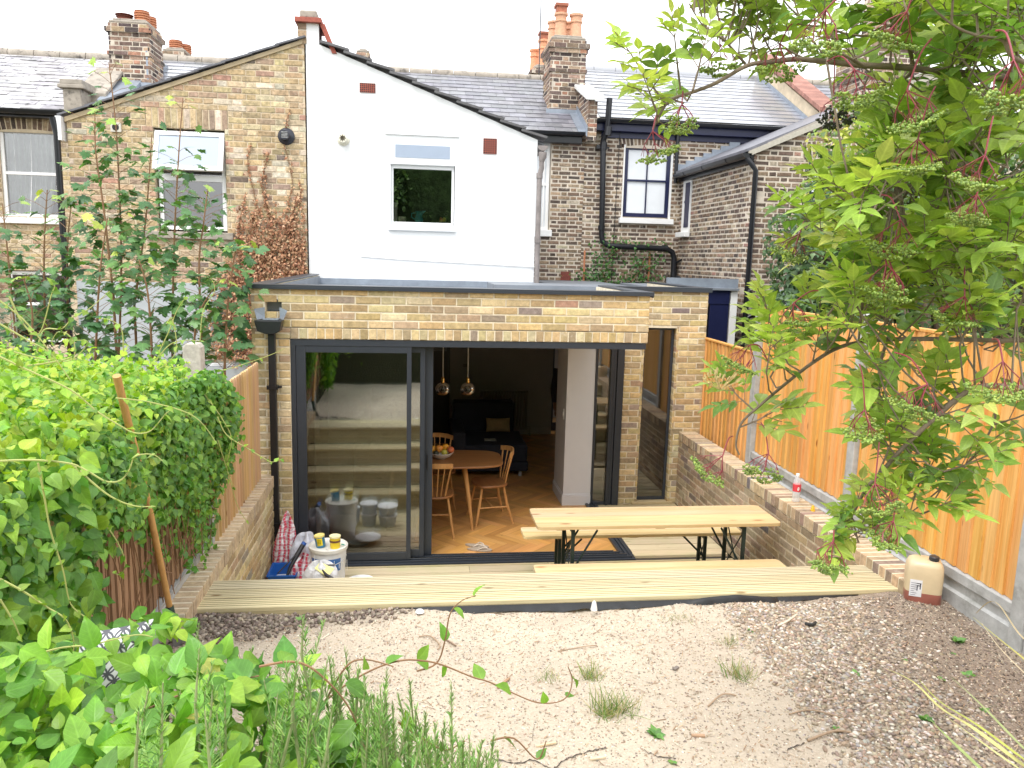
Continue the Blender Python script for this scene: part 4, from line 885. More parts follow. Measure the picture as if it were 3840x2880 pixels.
# chimney with a sagging lead sheet seen over the fence, blue-grey
ld = M(); ld.box(4.92, 5.9, 10.7, 11.1, 2.22, 2.26); pts = []
lo = empty('porch_roof', (5.4, 11, 2.3), 'small slated porch roof dressed with crumpled lead beside the black downpipe', 'porch'); ld.build('roof', SLATE, lo)
n = 14; vs = [(4.95+.9*i/n, 10.68+.35*j/6, 2.27+.20*(j/6)*min(1, .3+i/5)+.010*math.sin(i*2.3+j*1.3)+.10*i/n) for j in range(7) for i in range(n+1)]
m = M(); m.add(vs, [(j*(n+1)+i, j*(n+1)+i+1, (j+1)*(n+1)+i+1, (j+1)*(n+1)+i) for j in range(6) for i in range(n)]); m.build('lead_sheet', LEAD, lo, smooth=60, recalc=False)
m = M(); m.box(4.9, 5.9, 10.75, 10.85, 2.08, 2.2); m.box(4.95, 5.9, 10.9, 11.0, 0, 2.08, (.3, .3, .3)); m.build('fascia', NAVY, lo)
# distant stacks
far = empty('distant_house', (3.2, 21, 0), 'blackened brick chimney with aerial rising behind the big chimney of four pots', 'house')
fc = stack(far, 2.72, 3.35, 19.0, 19.9, 6.3, 7.26, [(6.95, 7.02, .05), (7.12, 7.2, .08)]); pots(fc, 2.98, 19.25, 7.33, .62, .12, (1.5, 1.7, 1.9), 1); pots(fc, 2.85, 19.7, 7.33, .5, .12, (1.5, 1.7, 1.9), 0)
m = M(); m.tube([(2.82, 18.8, 6.3), (2.82, 18.8, 9.0)], .012, 6); m.tube([(2.7, 18.8, 8.85), (3.9, 18.8, 8.95)], .008, 5)
for i in range(9): x = 2.9+i*.12; m.tube([(x, 18.8, 8.76), (x, 18.8, 8.98)], .005, 4)
m.box(2.75, 2.88, 18.75, 18.85, 8.82, 8.98); m.build('aerial', BLACK, far); m = M(); m.box(0, 8, 20, 24, 0, 6.4); m.build('wall', MORTG, far)
f2 = empty('distant_chimney', (-.9, 24, 0), 'small worn brick chimney stub peeping over the white house verge', 'chimney')
stack(f2, -1.33, -1.03, 19.0, 19.5, 5.6, 7.38, (), name='stack')
f3 = empty('tall_chimney', (7, 12, 0), 'tall red and black brick chimney behind the elder branches', 'chimney')
stack(f3, 7.15, 8.10, 12.5, 13.4, 4.5, 6.45, [(5.9, 6.0, .05), (6.36, 6.45, .04)], name='lower_stack'); stack(f3, 7.50, 8.08, 12.55, 13.3, 6.45, 7.6, [(7.0, 7.1, .04)], name='upper_stack')
# ---------------------------------------------------------------- fences
ORANGE = wood('stained feather edge', (.65, .305, .068), (.83, .51, .18), 2, .65, knots=(.25, .09, .02), kn=1.0)
PALEF = wood('weathered feather edge', (.54, .36, .17), (.68, .49, .27), 2, .75, knots=(.28, .15, .07), kn=.8)
OLDF = wood('old brown slat', (.28, .155, .085), (.42, .26, .15), 2, .85, kn=.6)
def panel(name, label, X, y0, y1, z0, z1, mat, side=-1, rail=True, bw=.105, group=None):
    """feather edge panel in the plane x = X, boards facing side (-1 = towards the garden on the left)"""
    r = empty(name, (X, (y0+y1)/2, z0), label, 'fence panel', group)
    m = M(); y = y0
    while y < y1-.02:
        b = min(y+bw+.018, y1); j = U(.85, 1.09); c = (j, j*U(.93, 1.05), j*U(.8, 1.2)); dy = U(-.004, .004)
        s = side; zt = z1+U(-.003, .003)
        P = [(X, y), (X, b), (X+s*.006, b), (X+s*.026, y+.002)] 
        m.prism(P if s > 0 else P[::-1], z0+U(0, .006), zt, 'z', col=c); y += bw+dy
    m.build('boards', mat, r)
    if rail:
        m = M(); m.box(X-.03, X+.03, y0, y1, z1+.001, z1+.022, (.9, .8, .7)); m.build('capping', mat, r, bevel=.004)
    m = M(); s = -side
    for z in (z0+.15, (z0+z1)/2, z1-.15): m.box(min(X+s*.002, X+s*.04), max(X+s*.002, X+s*.04), y0, y1, z-.03, z+.03, (.9, .85, .8))
    m.build('rails', mat, r); return r
FX_ = 3.42
posts = [(9.09, 2.10), (7.42, 2.53), (5.58, 2.55), (3.77, 2.56), (1.94, 2.56)]
plabels = ['short orange fence panel nearest the brick extension, between the two farthest concrete posts', 'tall orange fence panel behind the sauce coloured water bottle label, second from the extension',
           'orange fence panel above the plastic jerrycan, hung over by elder leaves', 'orange fence panel cut by the right edge of the photo']
plabels[1] = 'tall orange fence panel standing behind the water bottle with the red label'
for i in range(4):
    ya, yb = posts[i+1][0]+.055, posts[i][0]-.055
    z0, z1 = (.80, 1.99) if i == 0 else (1.022, 2.44+.01*i)
    panel('wooden_fence', plabels[i], FX_, ya, yb, z0, z1, ORANGE, -1, group='orange fence panels on the right')
    if i:
        g = M(); s = [(FX_-.045, .70), (FX_-.045, .875), (FX_-.02, .885), (FX_-.02, .94), (FX_-.04, .95), (FX_-.04, 1.012), (FX_-.03, 1.02), (FX_+.02, 1.02), (FX_+.02, .70)]
        g.prism(s, ya+.002, yb-.002, 'y')
        tag(g.build('gravel_board', CONC, bevel=.003), ['', 'concrete gravel board beside the brick coping, behind the water bottle', 'concrete gravel board running behind the plastic jerrycan', 'concrete gravel board at the right edge of the photo'][i], 'gravel board', 'concrete gravel boards on the right')
pl = ['concrete fence post against the brick extension, at the far end of the orange fence', 'concrete fence post where the orange fence steps up', 'concrete fence post in the middle of the orange fence behind the elder', 'concrete fence post at the right edge of the photo by the bare soil', 'concrete fence post just past the right edge']
for i, (y, z) in enumerate(posts):
    m = M(); m.box(FX_-.055, FX_+.055, y-.05, y+.05, .2, z-.03)
    m.add([(FX_-.055, y-.05, z-.03), (FX_+.055, y-.05, z-.03), (FX_+.055, y+.05, z-.03), (FX_-.055, y+.05, z-.03), (FX_-.03, y-.025, z), (FX_+.03, y-.025, z), (FX_+.03, y+.025, z), (FX_-.03, y+.025, z)], [(0, 1, 5, 4), (1, 2, 6, 5), (2, 3, 7, 6), (3, 0, 4, 7), (4, 5, 6, 7)])
    tag(m.build('fence_post', CONC, bevel=.004), pl[i], 'fence post', 'concrete posts of the orange fence')
# left fence: pale feather edge by the extension, dark slatted panel nearer
panel('wooden_fence', 'pale weathered feather edge fence panel on the left wall, beside the black hopper downpipe', -1.36, 5.42, 7.0, .86, 1.93, PALEF, 1, rail=False, bw=.085)
pb = empty('slatted_fence', (-1.42, 4.6, .95), 'dark brown old slatted fence panel half buried under the hedge on the left', 'fence panel')
m = M(); y = 3.3
while y < 5.38:
    j = U(.8, 1.2); m.box(-1.405+U(-.004, .004), -1.38+U(-.004, .004), y, y+.045, .955, 1.95, (j, j, j)) if not 4.28 < y < 4.36 else None
    m.box(-1.43, -1.408, y+.04, y+.085, .955, 1.93, (j*.7, j*.7, j*.7)); y += .082
m.build('slats', OLDF, pb); m = M(); m.box(-1.47, -1.432, 3.3, 5.4, 1.1, 1.16); m.box(-1.47, -1.432, 3.3, 5.4, 1.7, 1.76); m.build('rails', OLDF, pb)
m = M(); m.prism([(-1.42, .6), (-1.355, .6), (-1.355, .86), (-1.37, .875), (-1.37, .92), (-1.36, .95), (-1.42, .95)], 3.36, 5.40, 'y'); tag(m.build('gravel_board', CONC, bevel=.003), 'concrete gravel board under the old slatted fence on the left', 'gravel board')
for y, l in ((3.3, 'concrete fence post wrapped in hedge leaves near the patterned cushion'), (5.42, 'concrete fence post where the slatted and pale fences meet')):
    m = M(); m.box(-1.46, -1.36, y-.05, y+.05, .3, 2.0); tag(m.build('fence_post', CONC, bevel=.004), l, 'fence post')
m = M(); c = atY(418, 760, 6.3); x, z = -1.69, 2.17
m.prism([(x-.075, 1.2), (x+.075, 1.2), (x+.068, z-.03), (x+.045, z), (x-.045, z), (x-.068, z-.03)], 6.24, 6.36, 'y'); tag(m.build('fence_post', mk('lichened concrete', (.50, .46, .40), .95, var=.25, vs=20, bs=50, bstr=.6, dark=(.62, .60, .54), dscale=12), bevel=.01), 'stubby pale concrete post top poking above the hedge', 'fence post')
# ---------------------------------------------------------------- beer table and benches
PINE = wood('varnished pine', (.64, .45, .22), (.80, .64, .40), 0, .36, knots=(.34, .15, .06), kn=1.5, coat=.15)
GREENM = mk('dark green steel', (.018, .035, .032), .45, metal=.3, var=.3, dark=(.08, .05, .035), dscale=20, dlo=.62, dhi=.7)
def slab(m, x0, x1, y0, y1, z0, z1, r, col=(1, 1, 1)):
    pts = []
    for cx, cy, a0 in ((x1-r, y1-r, 0), (x0+r, y1-r, 90), (x0+r, y0+r, 180), (x1-r, y0+r, 270)):
        pts += [(cx+r*math.cos(R(a0+i*15)), cy+r*math.sin(R(a0+i*15))) for i in range(7)]
    m.prism(pts, z0, z1, 'z', col)
def leg_frame(par, x, y0, y1, zt, inward, sp=.11):
    m = M(); h = zt
    for y in (y0, y1):
        for dx in (0, sp):
            m.box(x-inward*dx*1.0-.013+(.0), x-inward*dx+.013, y-.013, y+.013, .002, h-.012)
    m.box(x-.012, x+.012, y0, y1, h*.42, h*.42+.022); m.box(x-.011, x+.011, y0+.01, y1-.01, h-.035, h-.012)
    m.build('leg', GREENM, par, bevel=.003)
def folding(name, label, cat, x0, x1, y0, y1, zt, insets, hook):
    r = empty(name, ((x0+x1)/2, (y0+y1)/2, 0), label, cat)
    m = M(); n = 4 if y1-y0 > .35 else 2; w_ = (y1-y0)
    nb = n if n > 2 else 2; rr_ = .035
    def xe(y): d = min(y-y0, y1-y); return 0 if d >= rr_ else rr_-math.sqrt(max(0, rr_*rr_-(rr_-d)**2))
    for q in range(nb):
        a, b = y0+w_*q/nb+(.0012 if q else 0), y0+w_*(q+1)/nb-(.0012 if q < nb-1 else 0); ys = [a+(b-a)*i/24 for i in range(25)]; j = U(.86, 1.08)
        m.prism([(x1-xe(y), y) for y in ys]+[(x0+xe(y), y) for y in ys[::-1]], zt-.027, zt, 'z', (j, j*U(.95, 1.03), j*U(.88, 1.08)))
    m.build('top', PINE, r, bevel=.0015)
    m = M()
    for x in (x0+.2, x1-.2, (x0+x1)/2): m.box(x-.04, x+.04, y0+.04, y1-.04, zt-.045, zt-.0275)
    m.build('batten', PINE, r)
    for x, s in ((x0+insets, 1), (x1-insets, -1)):
        m = M()
        for y in (y0+.05, y1-.05):
            m.box(x-.014, x+.014, y-.014, y+.014, .004, zt-.045); m.box(x-.02, x+.02, y-.02, y+.02, 0, .01)
            m.tube([(x, y, zt*.48), (x+s*.20, y, zt-.05)], .009, 8)
        m.box(x-.009, x+.009, y0+.065, y1-.065, zt*.28, zt*.28+.02); m.box(x-.009, x+.009, y0+.065, y1-.065, zt-.08, zt-.06)
        m.tube([(x, y0+.06, zt*.30), (x, y1-.06, zt-.09)], .006, 6); m.tube([(x, y1-.06, zt*.30), (x, y0+.06, zt-.09)], .006, 6)
        m.build('leg', GREENM, r, bevel=.002)
    return r
folding('beer_table', 'long varnished pine folding table with dark green steel legs on the deck', 'table', .985, 3.03, 5.92, 6.40, .772, .30, 0)
folding('beer_bench', 'varnished pine folding bench behind the long table, nearest the doors', 'bench', .965, 2.97, 6.52, 6.765, .475, .33, 0)
folding('beer_bench', 'varnished pine folding bench in front of the long table, half hidden by the top step', 'bench', .95, 3.0, 5.645, 5.885, .475, .33, 0)
# ---------------------------------------------------------------- inside: dining set
TEAK = wood('warm elm', (.26, .105, .035), (.36, .17, .06), 0, .3, kn=.4, attr=True, coat=.15); BEECH = wood('honey beech', (.48, .23, .075), (.58, .32, .12), 2, .35, kn=0, coat=.1)
dt = empty('dining_table', (.2, 8.3, 0), 'mid century elm dining table with splayed beech legs inside the doors', 'table')
m = M(); pts = []
cx, cy, hx, hy = .18, 8.30, .78, .37
for i in range(64):
    a = 2*PI*i/64; c_, s_ = math.cos(a), math.sin(a); e = 2/4.5
    pts.append((cx+hx*math.copysign(abs(c_)**e, c_), cy+hy*math.copysign(abs(s_)**e, s_)))
m.prism(pts, .700, .722, 'z'); m.build('tabletop', TEAK, dt, bevel=.006)
for x, y, sx, sy in ((.56, 8.12, 1, -1), (.56, 8.50, 1, 1), (-.22, 8.12, -1, -1), (-.22, 8.50, -1, 1)):
    m = M(); m.tube([(x-.02*sx, y, .70), (x+.03*sx, y+.05*sy, .35), (x+.07*sx, y+.09*sy, 0)], [.026, .022, .014], 12); m.build('leg', BEECH, dt, smooth=50)
def chair(loc, rz, label):
    """stick back chair, sitter faces local +Y; backrest on -Y"""
    r = empty('spindle_back_chair', (0, 0, 0), label, 'chair', 'stick back dining chairs')
    m = M(); pts = []
    for i in range(40):
        a = 2*PI*i/40; c_, s_ = math.cos(a), math.sin(a); wx = .205*(1+.10*s_)
        pts.append((wx*math.copysign(abs(c_)**.72, c_), .19*math.copysign(abs(s_)**.72, s_)))
    m.prism(pts, .415, .440, 'z'); m.build('seat', TEAK, r, bevel=.008)
    for sx, sy in ((-1, 1), (1, 1), (-1, -1), (1, -1)):
        m = M(); m.tube([(.135*sx, .12*sy, .42), (.165*sx, .155*sy, .22), (.20*sx, .20*sy+(.02 if sy < 0 else 0)*sy, 0)], [.012, .017, .011], 10); m.build('leg', BEECH, r, smooth=50)
    m = M()
    for sx in (-1, 1): m.tube([(.172*sx, .165, .19), (.172*sx, -.17, .19)], .009, 8)
    m.tube([(-.17, 0, .19), (.17, 0, .19)], .010, 8); m.build('stretcher', BEECH, r, smooth=50)
    bx = [(-.185+.37*i/10) for i in range(11)]
    m = M(); rail = [(x, -.255+.075*(x/.185)**2, .79-.02*(x/.185)**2) for x in bx]
    for i in range(10):
        a, b = rail[i], rail[i+1]
        m.add([(a[0], a[1]-.008, a[2]-.028), (b[0], b[1]-.008, b[2]-.028), (b[0], b[1]-.008, b[2]+.022), (a[0], a[1]-.008, a[2]+.022), (a[0], a[1]+.008, a[2]-.028), (b[0], b[1]+.008, b[2]-.028), (b[0], b[1]+.008, b[2]+.022), (a[0], a[1]+.008, a[2]+.022)], [(0, 1, 2, 3), (7, 6, 5, 4), (3, 2, 6, 7), (0, 4, 5, 1)]+([(0, 3, 7, 4)] if i == 0 else [])+([(1, 5, 6, 2)] if i == 9 else []))
    m.build('top_rail', BEECH, r, smooth=60)
    for k in range(6):
        u = -1+2*k/5; m = M(); x0 = .105*u; x1 = .165*u; y1 = -.255+.075*(x1/.185)**2
        m.tube([(x0, -.145-.02*(1-u*u), .435), (x1, y1, .77)], [.0065, .0065] if abs(u) < .9 else [.011, .009], 8); m.build('spindle', BEECH, r, smooth=50)
    r.location = loc; r.rotation_euler = (0, 0, rz); return r
c1 = chair((.22, 7.985, 0), 0, 'stick back chair with its back to the garden, left of the flip flops')
def place(src, loc, rz, label): return dup(src, loc, rz, label)
place(c1, (.84, 8.38, 0), R(100), 'stick back chair at the right hand end of the dining table')
place(c1, (.28, 8.90, 0), R(180), 'stick back chair on the far side of the dining table behind the fruit bowl')
bw_ = empty('fruit_bowl', (.30, 8.30, .722), 'shallow white bowl piled with fruit on the dining table', 'bowl')
m = M(); m.lathe([(.045, .723), (.05, .732), (.10, .75), (.135, .795), (.13, .797), (.095, .757), (.0, .740)], 32, (.30, 8.29, 0)); m.build('bowl', mk('white glaze', (.8, .79, .76), .15, var=0), bw_, smooth=60)
for x, y, z, r_, c, n, l in ((.275, 8.27, .835, .043, (.75, .30, .05), 'orange', 'big orange in front in the fruit bowl'), (.345, 8.32, .84, .04, (.78, .36, .03), 'orange', 'bright orange at the back right of the fruit bowl'), (.40, 8.27, .822, .038, (.62, .16, .06), 'apple', 'red and yellow apple at the right rim of the fruit bowl'),
    (.205, 8.30, .825, .042, (.78, .38, .04), 'orange', 'orange at the left rim of the fruit bowl'), (.33, 8.22, .806, .034, (.55, .50, .08), 'lime', 'small yellow green lime at the front of the fruit bowl'), (.24, 8.21, .80, .033, (.03, .035, .02), 'avocado', 'dark avocado lying at the front of the fruit bowl')):
    m = M(); m.lathe([(0.002, -r_*.88), (r_*.5, -r_*.9), (r_*.85, -r_*.5), (r_, 0), (r_*.88, r_*.5), (r_*.5, r_*.86), (r_*.12, r_*.88), (0.002, r_*.8)], 20, (x, y, z), c); tag(m.build(n, PLAINC, smooth=60), l, 'fruit')
CGL = glassmat('clear globe glass', 1.7, (.9, .9, .9)); BRASS = mk('brass', (.75, .48, .16), .25, metal=1, var=.05)
for x, l in ((.325, 'clear globe pendant lamp on a white cord, nearer the sliding doors on the left'), (.605, 'clear globe pendant lamp on a white cord, right of its twin')):
    r = empty('pendant_lamp', (x, 8.75, 1.42), l, 'lamp', 'globe pendant lamps'); y = 8.75; z = 1.42
    m = M(); m.tube([(x, y, 2.09), (x, y, z+.10)], .004, 6, (.8, .8, .8)); m.build('cord', PLAINC, r)
    m = M(); m.lathe([(.012, z+.12), (.02, z+.105), (.022, z+.055), (.03, z+.05), (.0, z+.05)], 16, (x, y, 0)); m.build('lamp_holder', BRASS, r, smooth=40)
    m = M(); m.lathe([(.028, z+.06), (.058, z+.045), (.080, z+.012), (.085, z-.015), (.078, z-.05), (.055, z-.075), (.035, z-.080)], 28, (x, y, 0)); o = m.build('globe', CGL, r, smooth=80, recalc=False)
    m = M(); m.lathe([(.008, z+.05), (.012, z+.03), (.026, z-.005), (.02, z-.03), (.001, z-.036)], 16, (x, y, 0), (.6, .4, .2)); m.build('bulb', CGL, r, smooth=60)
RADM = mk('grey radiator', (.32, .30, .28), .5, var=.05)
r = empty('column_radiator', (1.44, 12.5, .0), 'grey column radiator on the back wall of the dark room', 'radiator'); m = M(); x = 1.07
while x < 1.83:
    for dy in (0, .06): m.tube([(x+.022, 12.46+dy, .14), (x+.022, 12.46+dy, .70)], .016, 8)
    m.box(x+.004, x+.042, 12.44, 12.54, .70, .745); m.box(x+.004, x+.042, 12.44, 12.54, .12, .15); x += .046
m.build('columns', RADM, r, smooth=40); m = M(); m.tube([(1.90, 12.5, 0), (1.90, 12.5, .16), (1.82, 12.5, .16)], .012, 8); m.build('valve', RADM, r)
SOFA = mk('dark navy upholstery', (.012, .016, .028), .85, var=.3, bs=60, bstr=.3)
so_ = empty('sofa', (1.0, 10.8, 0), 'dark navy sofa seen from behind the dining table', 'sofa')
for n, b in (('seat_cushion', (.58, 1.50, 10.02, 10.9, .22, .45)), ('backrest', (.55, 1.42, 10.9, 11.15, .1, .86)), ('arm', (.50, .68, 10.0, 11.0, .1, .62)), ('base', (.6, 1.52, 10.04, 10.95, .08, .215))):
    m = M(); m.box(*b); m.build(n, SOFA, so_, bevel=.03)
m = M(); m.box(1.40, 1.44, 10.1, 10.14, 0, .08, (.3, .3, .3)); m.build('foot', PLAINC, so_)
m = M(); K = Matrix.Translation((1.18, 10.76, .56)) @ Matrix.Rotation(R(-18), 4, 'X'); n = 12; vs = []
for sg in (1, -1):
    for j in range(n+1):
        for i in range(n+1):
            u, v_ = i/n*2-1, j/n*2-1; vs.append(K @ Vector((.17*u*(1-.05*(1-v_*v_)), -sg*.05*(1-u**4)*(1-v_**4), .10*v_*(1-.08*(1-u*u)))))
m.add(vs, [(q*(n+1)**2+j*(n+1)+i, q*(n+1)**2+j*(n+1)+i+1, q*(n+1)**2+(j+1)*(n+1)+i+1, q*(n+1)**2+(j+1)*(n+1)+i) for q in (0, 1) for j in range(n) for i in range(n)], (.30, .20, .09)); tag(m.build('cushion', MATTC, smooth=70, recalc=False), 'mustard brown scatter cushion leaning on the dark sofa', 'cushion')
m = M(); m.box(.95, 1.10, 10.25, 10.36, .451, .462, (.35, .34, .30)); tag(m.build('magazine', MATTC), 'pale magazine lying on the dark sofa seat', 'magazine')
kb = empty('kitchen_units', (-1, 11, 0), 'black kitchen units in shadow at the left of the room', 'kitchen units')
m = M(); m.box(-1.25, -.65, 8.6, 12.2, 0, .88); m.build('base_units', BLACK, kb, bevel=.004); m = M(); m.box(-1.26, -.62, 8.58, 12.2, .88, .92, (.2, .2, .2)); m.build('worktop', PLAINC, kb); m = M(); m.box(-.1, .55, 12.0, 12.29, 0, 2.05, (.02, .02, .025)); m.box(-.05, .50, 11.98, 12.0, 1.45, 2.0, (.10, .11, .12)); m.build('tall_unit', PLAINC, kb, bevel=.004)
m = M(); m.box(.79, .86, 12.605, 12.617, 1.12, 1.17, (.25, .25, .25)); tag(m.build('thermostat', PLAINC), 'small grey thermostat on the dark back wall', 'thermostat')
# garden side glazed door at the end of the passage, bright strip of daylight
gd = empty('side_glazed_door', (2.3, 12.95, 0), 'black framed glazed door at the far end, letting in a strip of daylight', 'door')
m = M(); m.box(2.27, 2.34, 12.88, 12.93, 0, 2.09); m.box(2.34, 3.2, 12.88, 12.93, 0, .14); m.box(2.34, 3.2, 12.88, 12.93, 2.0, 2.09); m.box(3.2, 3.28, 12.88, 12.93, 0, 2.09); m.box(2.34, 3.2, 12.89, 12.92, 1.48, 1.52); m.build('frame', ANTH, gd, bevel=.003)
m = M(); m.add([(2.34, 12.905, .14), (3.2, 12.905, .14), (3.2, 12.905, 2.0), (2.34, 12.905, 2.0)], [(0, 1, 2, 3)]); m.build('pane', GLASSW, gd, recalc=False)
# flip flops
for dx, dy, a, l in ((0, 0, 12, 'beige flip flop nearer the door track'), (-.02, .10, 24, 'beige flip flop lying behind its pair')):
    r = empty('flip_flop', (.66+dx, 7.44+dy, .005), l, 'sandal', 'beige flip flops on the parquet'); K = Matrix.Translation((.66+dx, 7.43+dy, .006)) @ Matrix.Rotation(R(-a+0), 4, 'Z')
    m = M(); pts = [(.125*math.cos(t), (.042+.010*math.cos(t))*math.sin(t)) for t in [2*PI*i/24 for i in range(24)]]; m.prism(pts, 0, .016, 'z', (.36, .29, .22), T=K); m.build('sole', MATTC, r, bevel=.003)
    m = M()
    for s in (-1, 1): m.tube([K @ Vector(p) for p in ((.085, 0, .016), (.06, .014*s, .035), (.02, .032*s, .035), (-.02, .043*s, .012))], [.004, .006, .007, .005], 8, (.55, .47, .38))
    m.build('strap', MATTC, r, smooth=50)
# jug, fruit dish, books on the upstairs sill
jg = empty('blue_jug', (.06, 11.33, 3.34), 'turquoise jug on the upstairs window sill', 'jug'); m = M(); m.lathe([(.05, 3.337), (.06, 3.37), (.055, 3.42), (.04, 3.45), (.055, 3.485), (.06, 3.49), (.052, 3.485), (.036, 3.45), (.0, 3.42)], 24, (.06, 11.31, 0), (.04, .42, .44)); m.build('body', PLAINC, jg, smooth=60)
m = M(); m.tube([(.0, 11.31, 3.38), (-.045, 11.31, 3.41), (-.04, 11.31, 3.46), (.01, 11.31, 3.465)], .008, 8, (.04, .42, .44)); m.build('handle', PLAINC, jg, smooth=60); m = M(); m.prism([(.10, 3.44), (.155, 3.50), (.08, 3.49)], 11.29, 11.33, 'y', (.04, .42, .44)); m.build('spout', PLAINC, jg)
for x, c, l in ((.37, (.75, .25, .08), 'orange coloured pear on the upstairs sill'), (.41, (.75, .60, .08), 'yellow pear on the upstairs sill')): m = M(); m.lathe([(.002, 3.35), (.028, 3.36), (.032, 3.38), (.018, 3.41), (.006, 3.42)], 14, (x, 11.30, 0), c); tag(m.build('pear', PLAINC, smooth=60), l, 'fruit')
m = M(); m.box(.30, .52, 11.26, 11.36, 3.338, 3.35, (.12, .12, .12)); m.tube([(.435, 11.31, 3.35), (.435, 11.31, 3.44)], .004, 6, (.1, .1, .1)); m.tube([(.435+.018*math.cos(t), 11.31, 3.458+.018*math.sin(t)) for t in [i*PI/6 for i in range(13)]], .003, 6, (.1, .1, .1)); tag(m.build('cake_stand', PLAINC), 'small dark stand with ring handle on the upstairs sill', 'stand')
m = M(); m.box(-.285, -.24, 11.28, 11.34, 3.34, 3.60, (.62, .60, .52)); tag(m.build('book', MATTC), 'cream book standing at the left of the upstairs sill', 'book'); m = M(); m.lathe([(.05, 3.337), (.055, 3.39), (.05, 3.41), (.0, 3.41)], 20, (-.17, 11.30, 0), (.6, .55, .42)); tag(m.build('candle', MATTC, smooth=50), 'squat cream candle on the upstairs window sill', 'candle')
# ---------------------------------------------------------------- builders' clutter at the left of the deck
LIDW = mk('bucket plastic', (1, 1, 1), .35, attr=True, var=.06, vs=12)
bk = empty('paint_bucket', (-.78, 6.63, 0), 'big white paint bucket with lid and blue label, two tubs on top', 'bucket'); X0, Y0 = -.715, 6.55
m = M(); m.lathe([(.128, .002), (.150, .36), (.150, .385), (.158, .39), (.158, .41), (.15, .415)], 40, (X0, Y0, 0), (.75, .75, .74)); m.build('body', LIDW, bk, smooth=40)
m = M(); m.lathe([(.163, .398), (.165, .425), (.158, .43), (.150, .418), (0, .418)], 40, (X0, Y0, 0), (.78, .76, .70)); m.build('lid', LIDW, bk, smooth=40)
m = M(); vs = []
for i in range(13):
    a = R(-150+i*9); 
    for z, rr in ((.235, .1445), (.345, .1512)): vs.append((X0+rr*math.cos(a), Y0+rr*math.sin(a), z))
m.add(vs, [(2*i, 2*i+2, 2*i+3, 2*i+1) for i in range(12)], (.05, .16, .42)); m.build('label', LIDW, bk, recalc=False)
m = M()
for i in range(22): a = R(-170+i*8); z = .30+.05*math.sin(i*1.7); m.box(-.002, .002, -.004, .004, -.0, .10, (.8, .8, .78), T=Matrix.Translation((X0+.156*math.cos(a), Y0+.156*math.sin(a), z-.06)) @ Matrix.Rotation(U(-.4, .4), 4, 'X')) if i % 2 else None
m.build('drips', LIDW, bk)
m = M(); m.tube([(X0+.158*math.cos(t), Y0+.158*math.sin(t)-.02, .36-.0*t+.06*math.sin(t*1.0)) for t in [R(-170+i*16) for i in range(11)]], .003, 6, (.5, .5, .5)); m.tube([(X0-.0, Y0-.185, .315), (X0+.07, Y0-.175, .31)], .008, 8, (.12, .12, .12)); m.build('handle', LIDW, bk)
def tub(name, label, x, y, z, r_, h, body, lidc, lab=None, tilt=0, band=None):
    e = empty(name, (x, y, z), label, 'tub'); K = Matrix.Translation((x, y, z)) @ Matrix.Rotation(tilt, 4, 'Y')
    m = M(); m.lathe([(r_*.92, 0), (r_, h*.85), (r_*1.02, h*.9)], 28, T=K, col=body); m.build('body', LIDW, e, smooth=40)
    m = M(); m.lathe([(r_*1.05, h*.86), (r_*1.06, h), (r_*.98, h*1.01), (r_*.9, h*.97), (0, h*.97)], 28, T=K, col=lidc); m.build('lid', LIDW, e, smooth=40)
    if lab:
        m = M(); vs = []
        for i in range(9):
            a = R(-120+i*8)
            for zz in (.2, .8): vs.append(K @ Vector((r_*(1.01 if zz < .5 else 1.03)*math.cos(a), r_*(1.01 if zz < .5 else 1.03)*math.sin(a), h*zz)))
        m.add(vs, [(2*i, 2*i+2, 2*i+3, 2*i+1) for i in range(8)], lab); l_ = m.build('label', LIDW, e, recalc=False)
        m = M()
        for rr in range(4):
            for cc in range(3):
                a = R(-112+cc*16); p = Vector((r_*1.045*math.cos(a), r_*1.045*math.sin(a), h*(.3+.12*rr))); m.box(-.004, .004, -.002, .002, -.003, .003, (.25, .2, .02), T=K @ Matrix.Translation(p) @ Matrix.Rotation(a+PI/2, 4, 'Z'))
        m.build('print', LIDW, e)
    if band: m = M(); m.lathe([(r_*1.01, h*.50), (r_*1.025, h*.66)], 28, T=K, col=band); m.build('band', LIDW, e, smooth=60, recalc=False)
tub('filler_tub', 'blue filler tub with yellow label, left one on the paint bucket lid', X0-.058, Y0-.03, .420, .043, .105, (.04, .20, .36), (.85, .72, .25), (.85, .68, .02), R(-8))
tub('filler_tub', 'yellow filler tub with brown band, right one on the paint bucket lid', X0+.062, Y0-.055, .420, .045, .105, (.82, .62, .03), (.85, .78, .45), None, 0, (.16, .07, .04))
m = M(); m.tube([(X0-.015, Y0-.09, .424), (X0+.015, Y0-.13, .424)], .005, 6, (.7, .7, .7)); tag(m.build('spatula', LIDW), 'small white spatula lying on the paint bucket lid', 'spatula')
m = M(); m.tube([(X0+.11, Y0+.0, .426), (X0+.135, Y0-.01, .426)], .004, 6, (.05, .45, .35)); tag(m.build('pencil_stub', LIDW), 'green stub on the paint bucket lid', 'stub')
